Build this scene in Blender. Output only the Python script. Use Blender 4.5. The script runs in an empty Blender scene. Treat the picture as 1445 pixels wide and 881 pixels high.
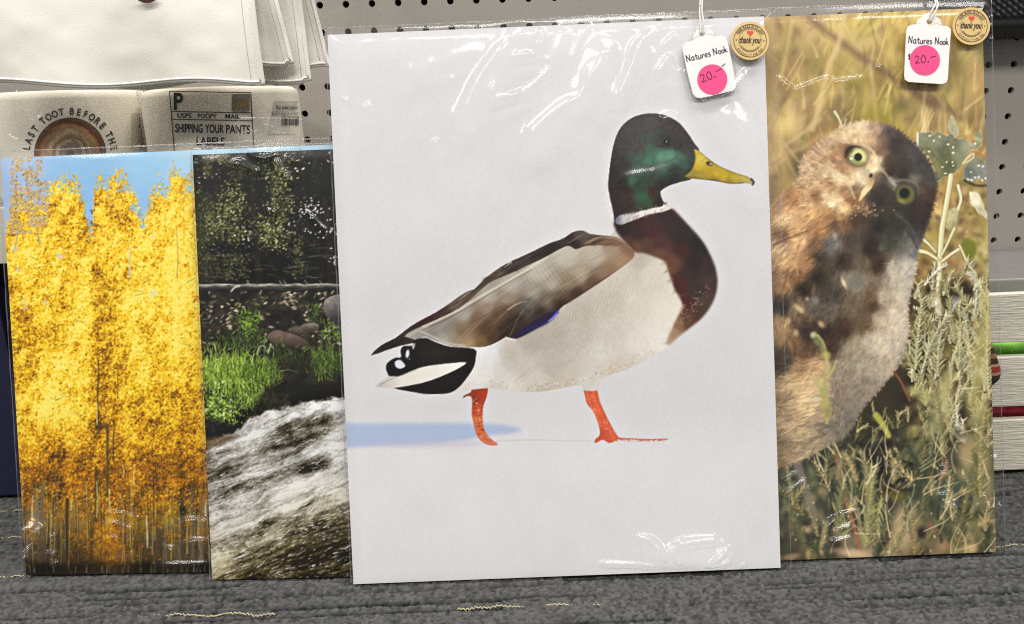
import bpy, math, random
import numpy as np
from mathutils import Vector, Matrix

random.seed(7)
rng = np.random.default_rng(11)
scn = bpy.context.scene
COL = scn.collection

# ------------------------------------------------------------------ camera
FPX, CW, CH = 1092.0, 1445.0, 881.0
CAMZ, PITCH, ROLL = 0.32, math.radians(14.36), math.radians(2.40)
FW = np.array([0, math.cos(PITCH), -math.sin(PITCH)])
UP0 = np.array([0, math.sin(PITCH), math.cos(PITCH)])
RT0 = np.array([1.0, 0, 0])
RT = RT0 * math.cos(ROLL) - UP0 * math.sin(ROLL)
UP = RT0 * math.sin(ROLL) + UP0 * math.cos(ROLL)
CAM = np.array([0, 0, CAMZ])
cd = bpy.data.cameras.new('camera')
cam = bpy.data.objects.new('camera', cd)
COL.objects.link(cam)
cd.sensor_width = 36.0
cd.lens = FPX / CW * 36.0
cd.clip_start, cd.clip_end = 0.01, 100
cam.matrix_world = Matrix(((RT[0], UP[0], -FW[0], 0), (RT[1], UP[1], -FW[1], 0), (RT[2], UP[2], -FW[2], CAMZ), (0, 0, 0, 1)))
scn.camera = cam

# ------------------------------------------------------------------ light: shop ceiling panels and the room's ambient light
w = bpy.data.worlds.new('World')
scn.world = w
w.use_nodes = True
bg = w.node_tree.nodes['Background']
bg.inputs[0].default_value = (0.93, 0.96, 1.0, 1)
bg.inputs[1].default_value = 0.20
LAMP_W = 51
for i, (lx, ly) in enumerate([(-1.9, -1.45), (0.15, -1.45), (2.1, -1.45), (-1.2, 0.3), (0.9, 0.3)]):
    ld = bpy.data.lights.new('ceiling_panel', 'AREA')
    ld.shape = 'RECTANGLE'
    ld.size, ld.size_y = 1.2, 0.6
    ld.energy = LAMP_W
    ld.color = (1.0, 0.97, 0.92)
    lo = bpy.data.objects.new('ceiling_panel', ld)
    lo.location = (lx, ly, 2.7)
    COL.objects.link(lo)
cl = bpy.data.lights.new('ceiling_fill', 'AREA')        # added broad soft lamp, standing in for light bounced off the ceiling
cl.shape = 'RECTANGLE'; cl.size = 9.0; cl.size_y = 9.0
cl.energy = 0.26 * 81 * math.pi
cl.color = (1.0, 0.98, 0.95)
co = bpy.data.objects.new('ceiling_fill', cl)
co.location = (0, -3.0, 2.74)
COL.objects.link(co)
scn.cycles.use_denoising = False
scn.cycles.filter_width = 1.1
scn.cycles.use_adaptive_sampling = False
scn.view_settings.view_transform = 'Standard'
scn.view_settings.look = 'None'
scn.view_settings.exposure = 0.0
scn.view_settings.gamma = 1.0
scn.cycles.max_bounces = 8
scn.cycles.transparent_max_bounces = 24
scn.cycles.sample_clamp_indirect = 6.0
scn.cycles.caustics_reflective = False
scn.cycles.caustics_refractive = False

# ------------------------------------------------------------------ helpers
def rays(px, py):
    px = np.asarray(px, float); py = np.asarray(py, float)
    return RT * ((px - CW / 2) / FPX)[..., None] - UP * ((py - CH / 2) / FPX)[..., None] + FW

def at_y(px, py, Y):                      # the point of the upright plane y = Y
    d = rays(px, py)
    return CAM + d * ((Y - CAM[1]) / d[..., 1])[..., None]

def at_floor(px, py, z=0.0):
    d = rays(px, py)
    return CAM + d * ((z - CAMZ) / d[..., 2])[..., None]

def project(P):
    v = np.asarray(P) - CAM
    k = v @ FW
    return CW / 2 + FPX * (v @ RT) / k, CH / 2 - FPX * (v @ UP) / k

def lin(c):
    c = np.clip(np.asarray(c, float) / 255.0, 0, 1)
    return np.where(c <= 0.04045, c / 12.92, ((c + 0.055) / 1.055) ** 2.4)

def mesh_np(name, V, F, mat=None, parent=None, smooth=False, nquad=None):
    V = np.asarray(V, np.float32).reshape(-1, 3)
    me = bpy.data.meshes.new(name)
    if isinstance(F, np.ndarray):
        n, k = F.shape
        me.vertices.add(len(V)); me.vertices.foreach_set('co', V.ravel())
        me.loops.add(n * k); me.loops.foreach_set('vertex_index', F.astype(np.int32).ravel())
        me.polygons.add(n)
        me.polygons.foreach_set('loop_start', np.arange(0, n * k, k, dtype=np.int32))
        me.update(calc_edges=True)
    else:
        me.from_pydata([tuple(map(float, v)) for v in V], [], [tuple(f) for f in F])
        me.update()
    if smooth:
        me.polygons.foreach_set('use_smooth', np.ones(len(me.polygons), bool))
    ob = bpy.data.objects.new(name, me)
    COL.objects.link(ob)
    if mat: me.materials.append(mat)
    if parent: ob.parent = parent
    return ob

def grid_faces(nu, nv, flip=False):       # vertices stored row by row: index = j*nu + i
    i, j = np.meshgrid(np.arange(nu - 1), np.arange(nv - 1))
    a = (j * nu + i).ravel()
    f = np.stack([a, a + 1, a + nu + 1, a + nu], 1)
    return f[:, ::-1].copy() if flip else f

def thing(name, label, cat, loc=(0, 0, 0), group=None):
    o = bpy.data.objects.new(name, None)
    o.empty_display_size = 0.02
    o.location = loc
    COL.objects.link(o)
    o['label'] = label; o['category'] = cat
    if group: o['group'] = group
    return o

def tag(o, label, cat, group=None):
    o['label'] = label; o['category'] = cat
    if group: o['group'] = group
    return o

def adopt(parent, *obs):                  # parent at its own place, children keep theirs
    for o in obs:
        o.parent = parent
        o.matrix_parent_inverse = Matrix.Translation(parent.location).inverted()

def box_vf(x0, x1, y0, y1, z0, z1, b=0.0):
    """a box with chamfered edges"""
    if b <= 0:
        V = [(x, y, z) for z in (z0, z1) for y in (y0, y1) for x in (x0, x1)]
        return V, [(0, 2, 3, 1), (4, 5, 7, 6), (0, 1, 5, 4), (2, 6, 7, 3), (0, 4, 6, 2), (1, 3, 7, 5)]
    import bmesh
    bm = bmesh.new()
    V, F = box_vf(x0, x1, y0, y1, z0, z1)
    vs = [bm.verts.new(v) for v in V]
    for f in F: bm.faces.new([vs[i] for i in f])
    bmesh.ops.bevel(bm, geom=list(bm.edges), offset=b, segments=2, affect='EDGES', profile=0.6)
    bm.verts.index_update()
    V = [tuple(v.co) for v in bm.verts]; F = [tuple(v.index for v in f.verts) for f in bm.faces]
    bm.free()
    return V, F

def box(name, x0, x1, y0, y1, z0, z1, mat, parent=None, b=0.0):
    V, F = box_vf(x0, x1, y0, y1, z0, z1, b)
    return mesh_np(name, V, F, mat, parent)

def tube_vf(pts, r, n=8, closed=False):
    pts = np.asarray(pts, float)
    r = np.broadcast_to(r, (len(pts),))
    T = np.gradient(pts, axis=0)
    T /= np.linalg.norm(T, axis=1)[:, None] + 1e-12
    ref = np.array([0.13, 0.31, 0.94])
    A = np.cross(T, ref); A /= np.linalg.norm(A, axis=1)[:, None] + 1e-9
    B = np.cross(T, A)
    an = np.linspace(0, 2 * math.pi, n, endpoint=False)
    V = (pts[:, None] + r[:, None, None] * (A[:, None] * np.cos(an)[None, :, None] + B[:, None] * np.sin(an)[None, :, None])).reshape(-1, 3)
    F = []
    for i in range(len(pts) - 1):
        for k in range(n):
            k2 = (k + 1) % n
            F.append((i * n + k, i * n + k2, (i + 1) * n + k2, (i + 1) * n + k))
    F.append(tuple(range(n - 1, -1, -1))); F.append(tuple((len(pts) - 1) * n + k for k in range(n)))
    return V, F

def spline(pts, n=6, closed=False):
    P = np.asarray(pts, float)
    if closed: Q = np.vstack([P[-1], P, P[0], P[1]])
    else: Q = np.vstack([2 * P[0] - P[1], P, 2 * P[-1] - P[-2]])
    out = []
    t = np.linspace(0, 1, n, endpoint=False)[:, None]
    for i in range(1, len(Q) - 2):
        a, b, c, d = Q[i - 1], Q[i], Q[i + 1], Q[i + 2]
        out.append(0.5 * ((2 * b) + (c - a) * t + (2 * a - 5 * b + 4 * c - d) * t ** 2 + (3 * b - a - 3 * c + d) * t ** 3))
    out = np.vstack(out)
    return out if closed else np.vstack([out, P[-1]])

# ------------------------------------------------------------------ noise
def _hash(ix, iy, seed):
    h = (ix.astype(np.int64) * 374761393 + iy.astype(np.int64) * 668265263 + seed * 1442695041) & 0xFFFFFFFF
    h = ((h ^ (h >> 13)) * 1274126177) & 0xFFFFFFFF
    h = ((h ^ (h >> 16)) * 2246822519) & 0xFFFFFFFF
    return ((h ^ (h >> 15)) & 0xFFFFFF) / float(0xFFFFFF)

def vnoise(x, y, seed=0):
    x = np.asarray(x, float); y = np.asarray(y, float)
    ix = np.floor(x); iy = np.floor(y)
    fx = x - ix; fy = y - iy
    fx = fx * fx * (3 - 2 * fx); fy = fy * fy * (3 - 2 * fy)
    ix = ix.astype(np.int64); iy = iy.astype(np.int64)
    a = _hash(ix, iy, seed); b = _hash(ix + 1, iy, seed); c = _hash(ix, iy + 1, seed); d = _hash(ix + 1, iy + 1, seed)
    return (a * (1 - fx) + b * fx) * (1 - fy) + (c * (1 - fx) + d * fx) * fy

def fbm(x, y, octv=4, seed=0, gain=0.55):
    s = 0; a = 1.0; t = 0
    for o in range(octv):
        s = s + a * vnoise(x * 2 ** o + 17.3 * o, y * 2 ** o - 9.1 * o, seed + o); t += a; a *= gain
    return s / t

def sstep(a, b, x):
    t = np.clip((x - a) / (b - a), 0, 1)
    return t * t * (3 - 2 * t)

# ------------------------------------------------------------------ materials
def mat_new(name):
    m = bpy.data.materials.new(name)
    m.use_nodes = True
    nt = m.node_tree
    return m, nt, nt.nodes['Principled BSDF']

def pmat(name, rgb, rough=0.6, metal=0.0, var=0.0, scale=40.0, bump=0.0, bscale=300.0, spec=0.5, sheen=0.0, stretch=(1, 1, 1)):
    """plain principled material with a procedural colour mottling and fine relief"""
    m, nt, p = mat_new(name)
    c = lin(rgb)
    p.inputs['Roughness'].default_value = rough
    p.inputs['Metallic'].default_value = metal
    p.inputs['Specular IOR Level'].default_value = spec
    p.inputs['Sheen Weight'].default_value = sheen
    tc = nt.nodes.new('ShaderNodeTexCoord')
    mp = nt.nodes.new('ShaderNodeMapping'); mp.inputs['Scale'].default_value = stretch
    nt.links.new(tc.outputs['Object'], mp.inputs[0])
    nz = nt.nodes.new('ShaderNodeTexNoise'); nz.inputs['Scale'].default_value = scale; nz.inputs['Detail'].default_value = 5
    nt.links.new(mp.outputs[0], nz.inputs['Vector'])
    cr = nt.nodes.new('ShaderNodeValToRGB')
    cr.color_ramp.elements[0].position = 0.3; cr.color_ramp.elements[1].position = 0.7
    cr.color_ramp.elements[0].color = (*np.clip(c * (1 - var), 0, 1), 1)
    cr.color_ramp.elements[1].color = (*np.clip(c * (1 + var), 0, 1), 1)
    nt.links.new(nz.outputs['Fac'], cr.inputs[0])
    nt.links.new(cr.outputs[0], p.inputs['Base Color'])
    if bump > 0:
        n2 = nt.nodes.new('ShaderNodeTexNoise'); n2.inputs['Scale'].default_value = bscale; n2.inputs['Detail'].default_value = 4
        nt.links.new(mp.outputs[0], n2.inputs['Vector'])
        b = nt.nodes.new('ShaderNodeBump'); b.inputs['Strength'].default_value = bump; b.inputs['Distance'].default_value = 0.001
        nt.links.new(n2.outputs['Fac'], b.inputs['Height'])
        nt.links.new(b.outputs[0], p.inputs['Normal'])
    return m

def ink_mat(name, rough=0.35):
    """printed ink: the colour attribute of the sheet, with a faint paper grain"""
    m, nt, p = mat_new(name)
    a = nt.nodes.new('ShaderNodeVertexColor'); a.layer_name = 'ink'
    tc = nt.nodes.new('ShaderNodeTexCoord')
    nz = nt.nodes.new('ShaderNodeTexNoise'); nz.inputs['Scale'].default_value = 900; nz.inputs['Detail'].default_value = 2
    nt.links.new(tc.outputs['Object'], nz.inputs['Vector'])
    mr = nt.nodes.new('ShaderNodeMapRange'); mr.inputs['To Min'].default_value = 0.94; mr.inputs['To Max'].default_value = 1.06
    nt.links.new(nz.outputs['Fac'], mr.inputs['Value'])
    mx = nt.nodes.new('ShaderNodeMix'); mx.data_type = 'RGBA'; mx.blend_type = 'MULTIPLY'; mx.inputs['Factor'].default_value = 1
    nt.links.new(a.outputs['Color'], mx.inputs['A']); nt.links.new(mr.outputs['Result'], mx.inputs['B'])
    nt.links.new(mx.outputs['Result'], p.inputs['Base Color'])
    p.inputs['Roughness'].default_value = rough
    p.inputs['Specular IOR Level'].default_value = 0.25
    return m

def film_mat(name, rough=0.04, ior=1.5, tint=0.985, haze=0.0):
    """thin clear plastic: lets the light through, mirrors by fresnel"""
    m, nt, p = mat_new(name)
    nt.nodes.remove(p)
    out = nt.nodes['Material Output']
    tr = nt.nodes.new('ShaderNodeBsdfTransparent'); tr.inputs[0].default_value = (tint, tint, tint, 1)
    g1 = nt.nodes.new('ShaderNodeBsdfGlossy'); g1.inputs['Roughness'].default_value = rough
    g2 = nt.nodes.new('ShaderNodeBsdfGlossy'); g2.inputs['Roughness'].default_value = 0.34
    gl = nt.nodes.new('ShaderNodeMixShader'); gl.inputs[0].default_value = 0.35
    nt.links.new(g1.outputs[0], gl.inputs[1]); nt.links.new(g2.outputs[0], gl.inputs[2])
    fr = nt.nodes.new('ShaderNodeFresnel'); fr.inputs[0].default_value = ior
    mx = nt.nodes.new('ShaderNodeMixShader')
    geo = nt.nodes.new('ShaderNodeNewGeometry')
    # the fresnel node treats a back face as leaving glass: use 1/ior there so a single sheet acts the same from both sides
    mi = nt.nodes.new('ShaderNodeMix'); mi.inputs['A'].default_value = ior; mi.inputs['B'].default_value = 1.0 / ior
    nt.links.new(geo.outputs['Backfacing'], mi.inputs['Factor'])
    nt.links.new(mi.outputs['Result'], fr.inputs[0])
    nt.links.new(fr.outputs[0], mx.inputs[0]); nt.links.new(tr.outputs[0], mx.inputs[1]); nt.links.new(gl.outputs[0], mx.inputs[2])
    last = mx
    if haze > 0:
        df = nt.nodes.new('ShaderNodeBsdfDiffuse'); df.inputs[0].default_value = (0.85, 0.85, 0.85, 1)
        m2 = nt.nodes.new('ShaderNodeMixShader'); m2.inputs[0].default_value = haze
        nt.links.new(mx.outputs[0], m2.inputs[1]); nt.links.new(df.outputs[0], m2.inputs[2]); last = m2
    nt.links.new(last.outputs[0], out.inputs[0])
    return m

M = {}
M['ink'] = ink_mat('printed_ink', 0.4)
M['film'] = film_mat('clear_film', 0.11)
M['seam'] = film_mat('film_seam', 0.12, 1.9, 0.93, 0.05)
M['board'] = pmat('white_board', (214, 211, 208), 0.7, var=0.03)
M['black_ink'] = pmat('black_ink', (38, 34, 33), 0.6, var=0.1, scale=300)
M['grey_ink'] = pmat('faded_ink', (74, 68, 62), 0.7, var=0.2, scale=400)

# ------------------------------------------------------------------ paint box for the printed pictures
class Cv:
    def __init__(s, x0, y0, x1, y1):
        s.x0, s.y0 = int(x0), int(y0)
        s.W, s.H = int(x1 - x0) + 1, int(y1 - y0) + 1
        s.X, s.Y = np.meshgrid(np.arange(s.W) + s.x0 + 0.0, np.arange(s.H) + s.y0 + 0.0)
        s.im = np.zeros((s.H, s.W, 3), np.float32)

    def win(s, x0, y0, x1, y1):
        a = max(0, int(math.floor(x0)) - s.x0); b = min(s.W, int(math.ceil(x1)) - s.x0 + 1)
        c = max(0, int(math.floor(y0)) - s.y0); d = min(s.H, int(math.ceil(y1)) - s.y0 + 1)
        return (slice(c, d), slice(a, b)) if b > a and d > c else None

    def rbf(s, pts, power=1.7, eps=40.0, step=3):
        """smooth colour field through (x, y, rgb) samples"""
        P = np.array([p[:2] for p in pts], float); C = np.array([p[2] for p in pts], float)
        xs = np.arange(0, s.W + step, step); ys = np.arange(0, s.H + step, step)
        gx, gy = np.meshgrid(xs + s.x0, ys + s.y0)
        num = np.zeros(gx.shape + (3,)); den = np.zeros(gx.shape)
        for (px, py), c in zip(P, C):
            k = 1.0 / ((gx - px) ** 2 + (gy - py) ** 2 + eps) ** power
            num += k[..., None] * c; den += k
        g = num / den[..., None]
        fx = np.arange(s.W) / step; fy = np.arange(s.H) / step
        ix = fx.astype(int); iy = fy.astype(int); tx = (fx - ix)[None, :, None]; ty = (fy - iy)[:, None, None]
        r0 = g[iy]; r1 = g[iy + 1]
        r = r0 * (1 - ty) + r1 * ty
        return r[:, ix] * (1 - tx) + r[:, ix + 1] * tx

    def mask(s, pts, smooth=4, soft=0):
        P = spline(pts, smooth, True) if smooth else np.asarray(pts, float)
        w = s.win(P[:, 0].min() - 4 - 3 * soft, P[:, 1].min() - 4 - 3 * soft, P[:, 0].max() + 4 + 3 * soft, P[:, 1].max() + 4 + 3 * soft)
        if w is None: return None, None
        K = 3
        h = w[0].stop - w[0].start; wd = w[1].stop - w[1].start
        ox = w[1].start + s.x0 - 0.5; oy = w[0].start + s.y0 - 0.5
        m = np.zeros((h * K, wd * K), bool)
        xs = ox + (np.arange(wd * K) + 0.5) / K
        ys = oy + (np.arange(h * K) + 0.5) / K
        for (ax, ay), (bx, by) in zip(P, np.roll(P, -1, 0)):
            if ay == by: continue
            lo, hi = min(ay, by), max(ay, by)
            r0, r1 = np.searchsorted(ys, lo), np.searchsorted(ys, hi)
            if r1 <= r0: continue
            xi = ax + (ys[r0:r1] - ay) * (bx - ax) / (by - ay)
            m[r0:r1] ^= xs[None, :] < xi[:, None]
        f = m.reshape(h, K, wd, K).mean((1, 3)).astype(np.float32)
        if soft > 0: f = blur(f, soft)
        return w, f

    def poly(s, pts, col, alpha=1.0, smooth=4, soft=0):
        w, f = s.mask(pts, smooth, soft)
        if w is None: return
        c = col[w] if isinstance(col, np.ndarray) and col.ndim == 3 else np.asarray(col, float)
        a = (f * alpha)[..., None]
        s.im[w] = s.im[w] * (1 - a) + c * a

    def seg(s, x0, y0, x1, y1, w0, w1, col, alpha=1.0, soft=0.6):
        mw = max(w0, w1) * 0.5 + soft + 0.7
        w = s.win(min(x0, x1) - mw, min(y0, y1) - mw, max(x0, x1) + mw, max(y0, y1) + mw)
        if w is None: return
        X = s.X[w]; Y = s.Y[w]
        dx, dy = x1 - x0, y1 - y0
        L = dx * dx + dy * dy + 1e-9
        t = ((X - x0) * dx + (Y - y0) * dy) / L
        np.clip(t, 0, 1, out=t)
        d = np.hypot(X - x0 - t * dx, Y - y0 - t * dy) - 0.5 * (w0 + (w1 - w0) * t)
        a = np.clip(0.5 - d / (2 * soft), 0, 1)
        a *= alpha
        s.im[w] += (np.asarray(col, np.float32) - s.im[w]) * a[..., None]

    def line(s, pts, w0, w1, col, alpha=1.0, soft=0.6, n=5):
        P = spline(pts, n) if len(pts) > 2 else np.asarray(pts, float)
        mw = max(w0, w1) * 0.5 + soft + 1
        w = s.win(P[:, 0].min() - mw, P[:, 1].min() - mw, P[:, 0].max() + mw, P[:, 1].max() + mw)
        if w is None: return
        X = s.X[w]; Y = s.Y[w]
        best = np.full(X.shape, 1e9)
        m = len(P) - 1
        for i in range(m):
            x0, y0 = P[i]; x1, y1 = P[i + 1]
            dx, dy = x1 - x0, y1 - y0
            t = np.clip(((X - x0) * dx + (Y - y0) * dy) / (dx * dx + dy * dy + 1e-9), 0, 1)
            d = np.hypot(X - x0 - t * dx, Y - y0 - t * dy) - 0.5 * (w0 + (w1 - w0) * (i + t) / m)
            np.minimum(best, d, out=best)
        a = np.clip(0.5 - best / (2 * soft), 0, 1) * alpha
        s.im[w] += (np.asarray(col, np.float32) - s.im[w]) * a[..., None]

    def blob(s, x, y, rx, ry, col, alpha=1.0, ang=0.0, hard=1.0):
        """elliptical dab; hard > 1 gives a crisper edge"""
        m = max(rx, ry) * 1.9
        w = s.win(x - m, y - m, x + m, y + m)
        if w is None: return
        X = s.X[w] - x; Y = s.Y[w] - y
        c, sn = math.cos(ang), math.sin(ang)
        q = ((X * c + Y * sn) / rx) ** 2 + ((Y * c - X * sn) / ry) ** 2
        a = np.exp(-q ** hard) * alpha
        s.im[w] += (np.asarray(col, np.float32) - s.im[w]) * a[..., None]

    def finish(s, a1=.9, r1=1, a2=.3, r2=9):
        """the crisp look of a phone picture: fine and local contrast"""
        s.im = np.clip(s.im + a1 * (s.im - blur(s.im, r1)) + a2 * (s.im - blur(s.im, r2)), 0, 255)
        return s

    def get(s, x, y):
        return s.im[min(max(int(y) - s.y0, 0), s.H - 1), min(max(int(x) - s.x0, 0), s.W - 1)].copy()

    def sample(s, x, y):
        fx = np.clip(x - s.x0, 0, s.W - 1.001); fy = np.clip(y - s.y0, 0, s.H - 1.001)
        ix = fx.astype(int); iy = fy.astype(int); tx = (fx - ix)[..., None]; ty = (fy - iy)[..., None]
        I = s.im
        return (I[iy, ix] * (1 - tx) + I[iy, ix + 1] * tx) * (1 - ty) + (I[iy + 1, ix] * (1 - tx) + I[iy + 1, ix + 1] * tx) * ty

def blur(f, r):
    r = max(1, int(round(r)))
    for _ in range(3):
        for ax in (0, 1):
            p = np.pad(f, [(r + 1, r) if a == ax else (0, 0) for a in range(f.ndim)], mode='edge')
            c = np.cumsum(p, axis=ax, dtype=np.float64)
            n = f.shape[ax]
            f = ((np.take(c, np.arange(2 * r + 1, 2 * r + 1 + n), ax) - np.take(c, np.arange(0, n), ax)) / (2 * r + 1)).astype(np.float32)
    return f

R = random.Random(5)
def jit(c, a):
    k = 1 + R.uniform(-a, a)
    return [max(0, min(255, v * k + R.uniform(-6, 6) * a * 2)) for v in c]

# ------------------------------------------------------------------ picture 1: a mallard walking on snow
def paint_duck():
    c = Cv(455, 10, 1112, 836)
    X, Y = c.X, c.Y
    n = fbm(X / 60, Y / 60, 4, 3) - 0.5
    snow = 9 * sstep(560, 660, Y)                          # the snow is a little brighter than the sky
    base = np.stack([214 + snow, 212.5 + snow, 215 + snow], -1)
    c.im[:] = base + (n * 7)[..., None] + ((fbm(X / 3, Y / 3, 2, 9) - 0.5) * 4)[..., None]
    # blue shadow on the snow
    c.poly([(450, 599), (520, 598), (600, 597), (690, 598), (728, 603), (736, 607), (725, 611), (690, 615), (650, 622), (600, 627), (540, 629), (450, 631)], (170, 184, 216), 0.92, 4, 2)
    c.poly([(520, 626), (600, 622), (668, 622), (690, 627), (640, 631), (560, 632)], (192, 188, 204), 0.5, 4, 2)
    c.line([(700, 623), (745, 621), (790, 622), (838, 623)], 1.5, 1.0, (180, 182, 190), 0.5, 0.8)
    # legs
    far = [(666.6, 546), (687, 545), (687, 558.8), (682, 574.3), (681, 592), (683.2, 605.3), (691, 617.5), (703, 627.5), (693.2, 629), (682, 625.2), (673.2, 615.3), (668.8, 600.9), (665.5, 583), (666, 563.2), (661, 559), (653.3, 562), (655.5, 557.8), (664.4, 553.4)]
    lf = c.rbf([(676, 548, (158, 56, 32)), (684, 556, (176, 66, 36)), (668, 560, (150, 56, 34)), (674, 580, (196, 84, 44)), (672, 595, (214, 118, 72)), (678, 605, (206, 106, 68)), (688, 620, (212, 120, 88)), (700, 627, (206, 128, 104)), (655, 560, (130, 90, 80))], 1.6, 6)
    c.poly(far, lf, 1, 3)
    for _ in range(60):
        t = R.random(); y = 560 + 64 * t; x = 669 + R.uniform(-2, 9) + (max(0, t - .6) * 40)
        if R.random() < .6: c.blob(x, y, R.uniform(.8, 1.8), R.uniform(.8, 1.5), (226, 200, 186) if R.random() < .6 else (120, 44, 30), .6, hard=2)
    near = [(825, 549), (841.6, 549), (846, 565.4), (854.9, 585.4), (863.7, 603), (872.6, 617), (885.9, 618.6), (914.7, 619.7), (943.5, 619.3), (928, 623), (888, 623), (872.6, 622.5), (859.3, 625.4), (850.4, 620.8), (840.5, 625.6), (839.4, 620.8), (846, 614.2), (844.9, 600.9), (837, 581), (828.3, 569.9), (825, 556.6)]
    nf = c.rbf([(830, 552, (196, 84, 62)), (838, 560, (230, 112, 76)), (832, 572, (206, 88, 56)), (845, 580, (232, 112, 74)), (842, 592, (212, 92, 58)), (856, 600, (226, 104, 68)), (848, 612, (196, 84, 54)), (866, 616, (222, 106, 74)), (858, 622, (206, 90, 62)), (890, 621, (214, 120, 92)), (930, 621, (196, 120, 104))], 1.6, 8)
    c.poly(near, nf, 1, 3)
    for x, y in [(852, 603), (857, 610), (861, 618)]: c.line([(x - 3, y - 8), (x, y)], 1, .6, (180, 74, 46), .6)
    c.line([(840, 552), (845, 568), (854, 588), (863, 604), (871, 617)], 2.6, 2.2, (186, 74, 44), .6, 1.4)
    c.line([(828, 552), (831, 566), (840, 584), (848, 602)], 2, 1.6, (246, 146, 110), .6, 1.2)
    c.line([(872, 619.5), (900, 621), (930, 621)], 4, 2, (206, 98, 70), .6, 1)
    for t_ in np.linspace(.08, .9, 12): c.line([(829 + 24 * t_, 556 + 58 * t_), (837 + 24 * t_, 554 + 58 * t_)], .9, .7, (190, 82, 52), .4, .6)
    for t_ in np.linspace(.1, .9, 9): c.line([(667 + 3 * t_, 556 + 52 * t_), (682 + 1 * t_, 554 + 52 * t_)], .9, .7, (130, 46, 26), .4, .6)
    for _ in range(70):
        x = R.uniform(866, 940); c.blob(x, R.uniform(621, 625), R.uniform(.8, 2.2), R.uniform(.7, 1.2), (218, 214, 214), .8, hard=2)
    for _ in range(26):
        t = R.random(); c.blob(833 + 28 * t + R.uniform(-6, 7), 556 + 55 * t, .9, .9, (240, 176, 150), .6, hard=2)
    # body
    right = [(947, 294.3), (956.7, 302.3), (969.4, 315.8), (982, 329.3), (993.3, 343.6), (1002.8, 361), (1009.2, 377), (1012.4, 394.5), (1011.6, 408), (1008.4, 420.7), (1001.2, 435), (990, 449.3), (975.8, 461.2), (961.5, 472.3), (947.2, 485)]
    belly = [(937.6, 493), (923.3, 501.8), (909, 509.7), (883.6, 521.6), (854.2, 532), (847, 540), (842, 551), (825, 551), (819, 544), (799.9, 546.5), (784, 549.7), (761.7, 553.2), (739.5, 553.2), (707.7, 550.5), (688.6, 548), (669.5, 549.7), (650, 553), (633, 556)]
    body = [(868, 325), (900, 300)] + right + belly + [(640, 540), (655, 520), (664, 500), (668, 480), (720, 455), (800, 395), (850, 350)]
    fl = c.rbf([(880, 380, (204, 194, 176)), (920, 385, (214, 204, 186)), (900, 365, (186, 174, 158)), (900, 430, (213, 204, 187)), (940, 440, (226, 217, 200)), (860, 430, (197, 187, 170)), (820, 440, (188, 178, 162)), (780, 470, (180, 170, 155)), (750, 480, (176, 166, 152)), (720, 500, (192, 183, 168)), (690, 500, (224, 220, 214)), (680, 490, (226, 224, 222)), (680, 530, (224, 219, 210)), (720, 540, (216, 208, 196)), (760, 540, (206, 195, 180)), (795, 540, (200, 187, 168)), (780, 520, (186, 177, 163)), (850, 500, (211, 204, 191)), (900, 490, (221, 213, 199)), (930, 480, (229, 221, 207)), (836, 540, (208, 202, 190)), (735, 520, (200, 191, 178)), (864, 527, (204, 188, 168)), (890, 516, (206, 194, 178)), (650, 550, (214, 206, 196)), (820, 470, (190, 181, 166)), (860, 470, (204, 196, 181)), (770, 552, (190, 180, 165)), (700, 549, (206, 198, 187))], 1.8, 40) * np.array((1.0, 1.01, 1.035))
    c.poly(body, fl, 1, 3)
    w, f = c.mask(body, 3)
    # fine wavy barring of the flank, soft mottling lower down
    ver = np.sin((X * 0.95 + Y * 0.28) * 1.55 + 5.5 * fbm(X / 9, Y / 9, 2, 31)) * (fbm(X / 2.5, Y / 4, 2, 8) - 0.15)
    wt = np.exp(-(((X - 815) / 85) ** 2 + ((Y - 455) / 62) ** 2)) + .5 * np.exp(-(((X - 880) / 50) ** 2 + ((Y - 410) / 40) ** 2))
    c.im[w] += (f * (ver * np.clip(wt, 0, 1) * 17 + (fbm(X / 5, Y / 5, 3, 5) - .5) * 12)[w])[..., None]
    for _ in range(420):                                   # soft breast plumage
        x, y = R.uniform(690, 955), R.uniform(380, 546)
        g = c.get(x, y)
        if g.sum() > 500 and g.sum() < 690:
            a = math.radians(R.gauss(150, 18)); l = R.uniform(4, 10)
            c.seg(x, y, x + l * math.cos(a), y + l * math.sin(a), 1.3, .5, np.clip(g * R.uniform(.95, 1.045), 0, 255), .5, .8)
    for _ in range(80):
        x = R.uniform(690, 925); y0 = np.interp(x, [690, 760, 800, 820, 855, 884, 925], [546, 551, 545, 542, 530, 519, 498]) - R.uniform(0, 9)
        c.blob(x, y0, 1.1, .9, (238, 232, 222) if R.random() < .6 else (150, 132, 110), .6, hard=2)
    c.line([(728, 537), (740, 528), (747, 521)], 1.2, .5, (150, 140, 125), .5)
    c.line([(838, 548), (850, 535), (856, 520), (852, 505)], 8, 4, (216, 209, 197), .5, 3)
    # chestnut breast
    br = [(872, 330), (881, 341), (889, 350), (896.3, 356), (909, 357.5), (921.7, 362), (937.6, 369), (942.4, 381.7), (947.2, 394.5), (952.5, 410), (958.3, 419), (963.5, 431.8), (960, 441.3), (953.5, 452.5), (947.2, 466.8), (940.8, 481), (943, 487.5)] + right[::-1] + [(930, 292), (900, 300), (868, 312), (868, 322)]
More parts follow.
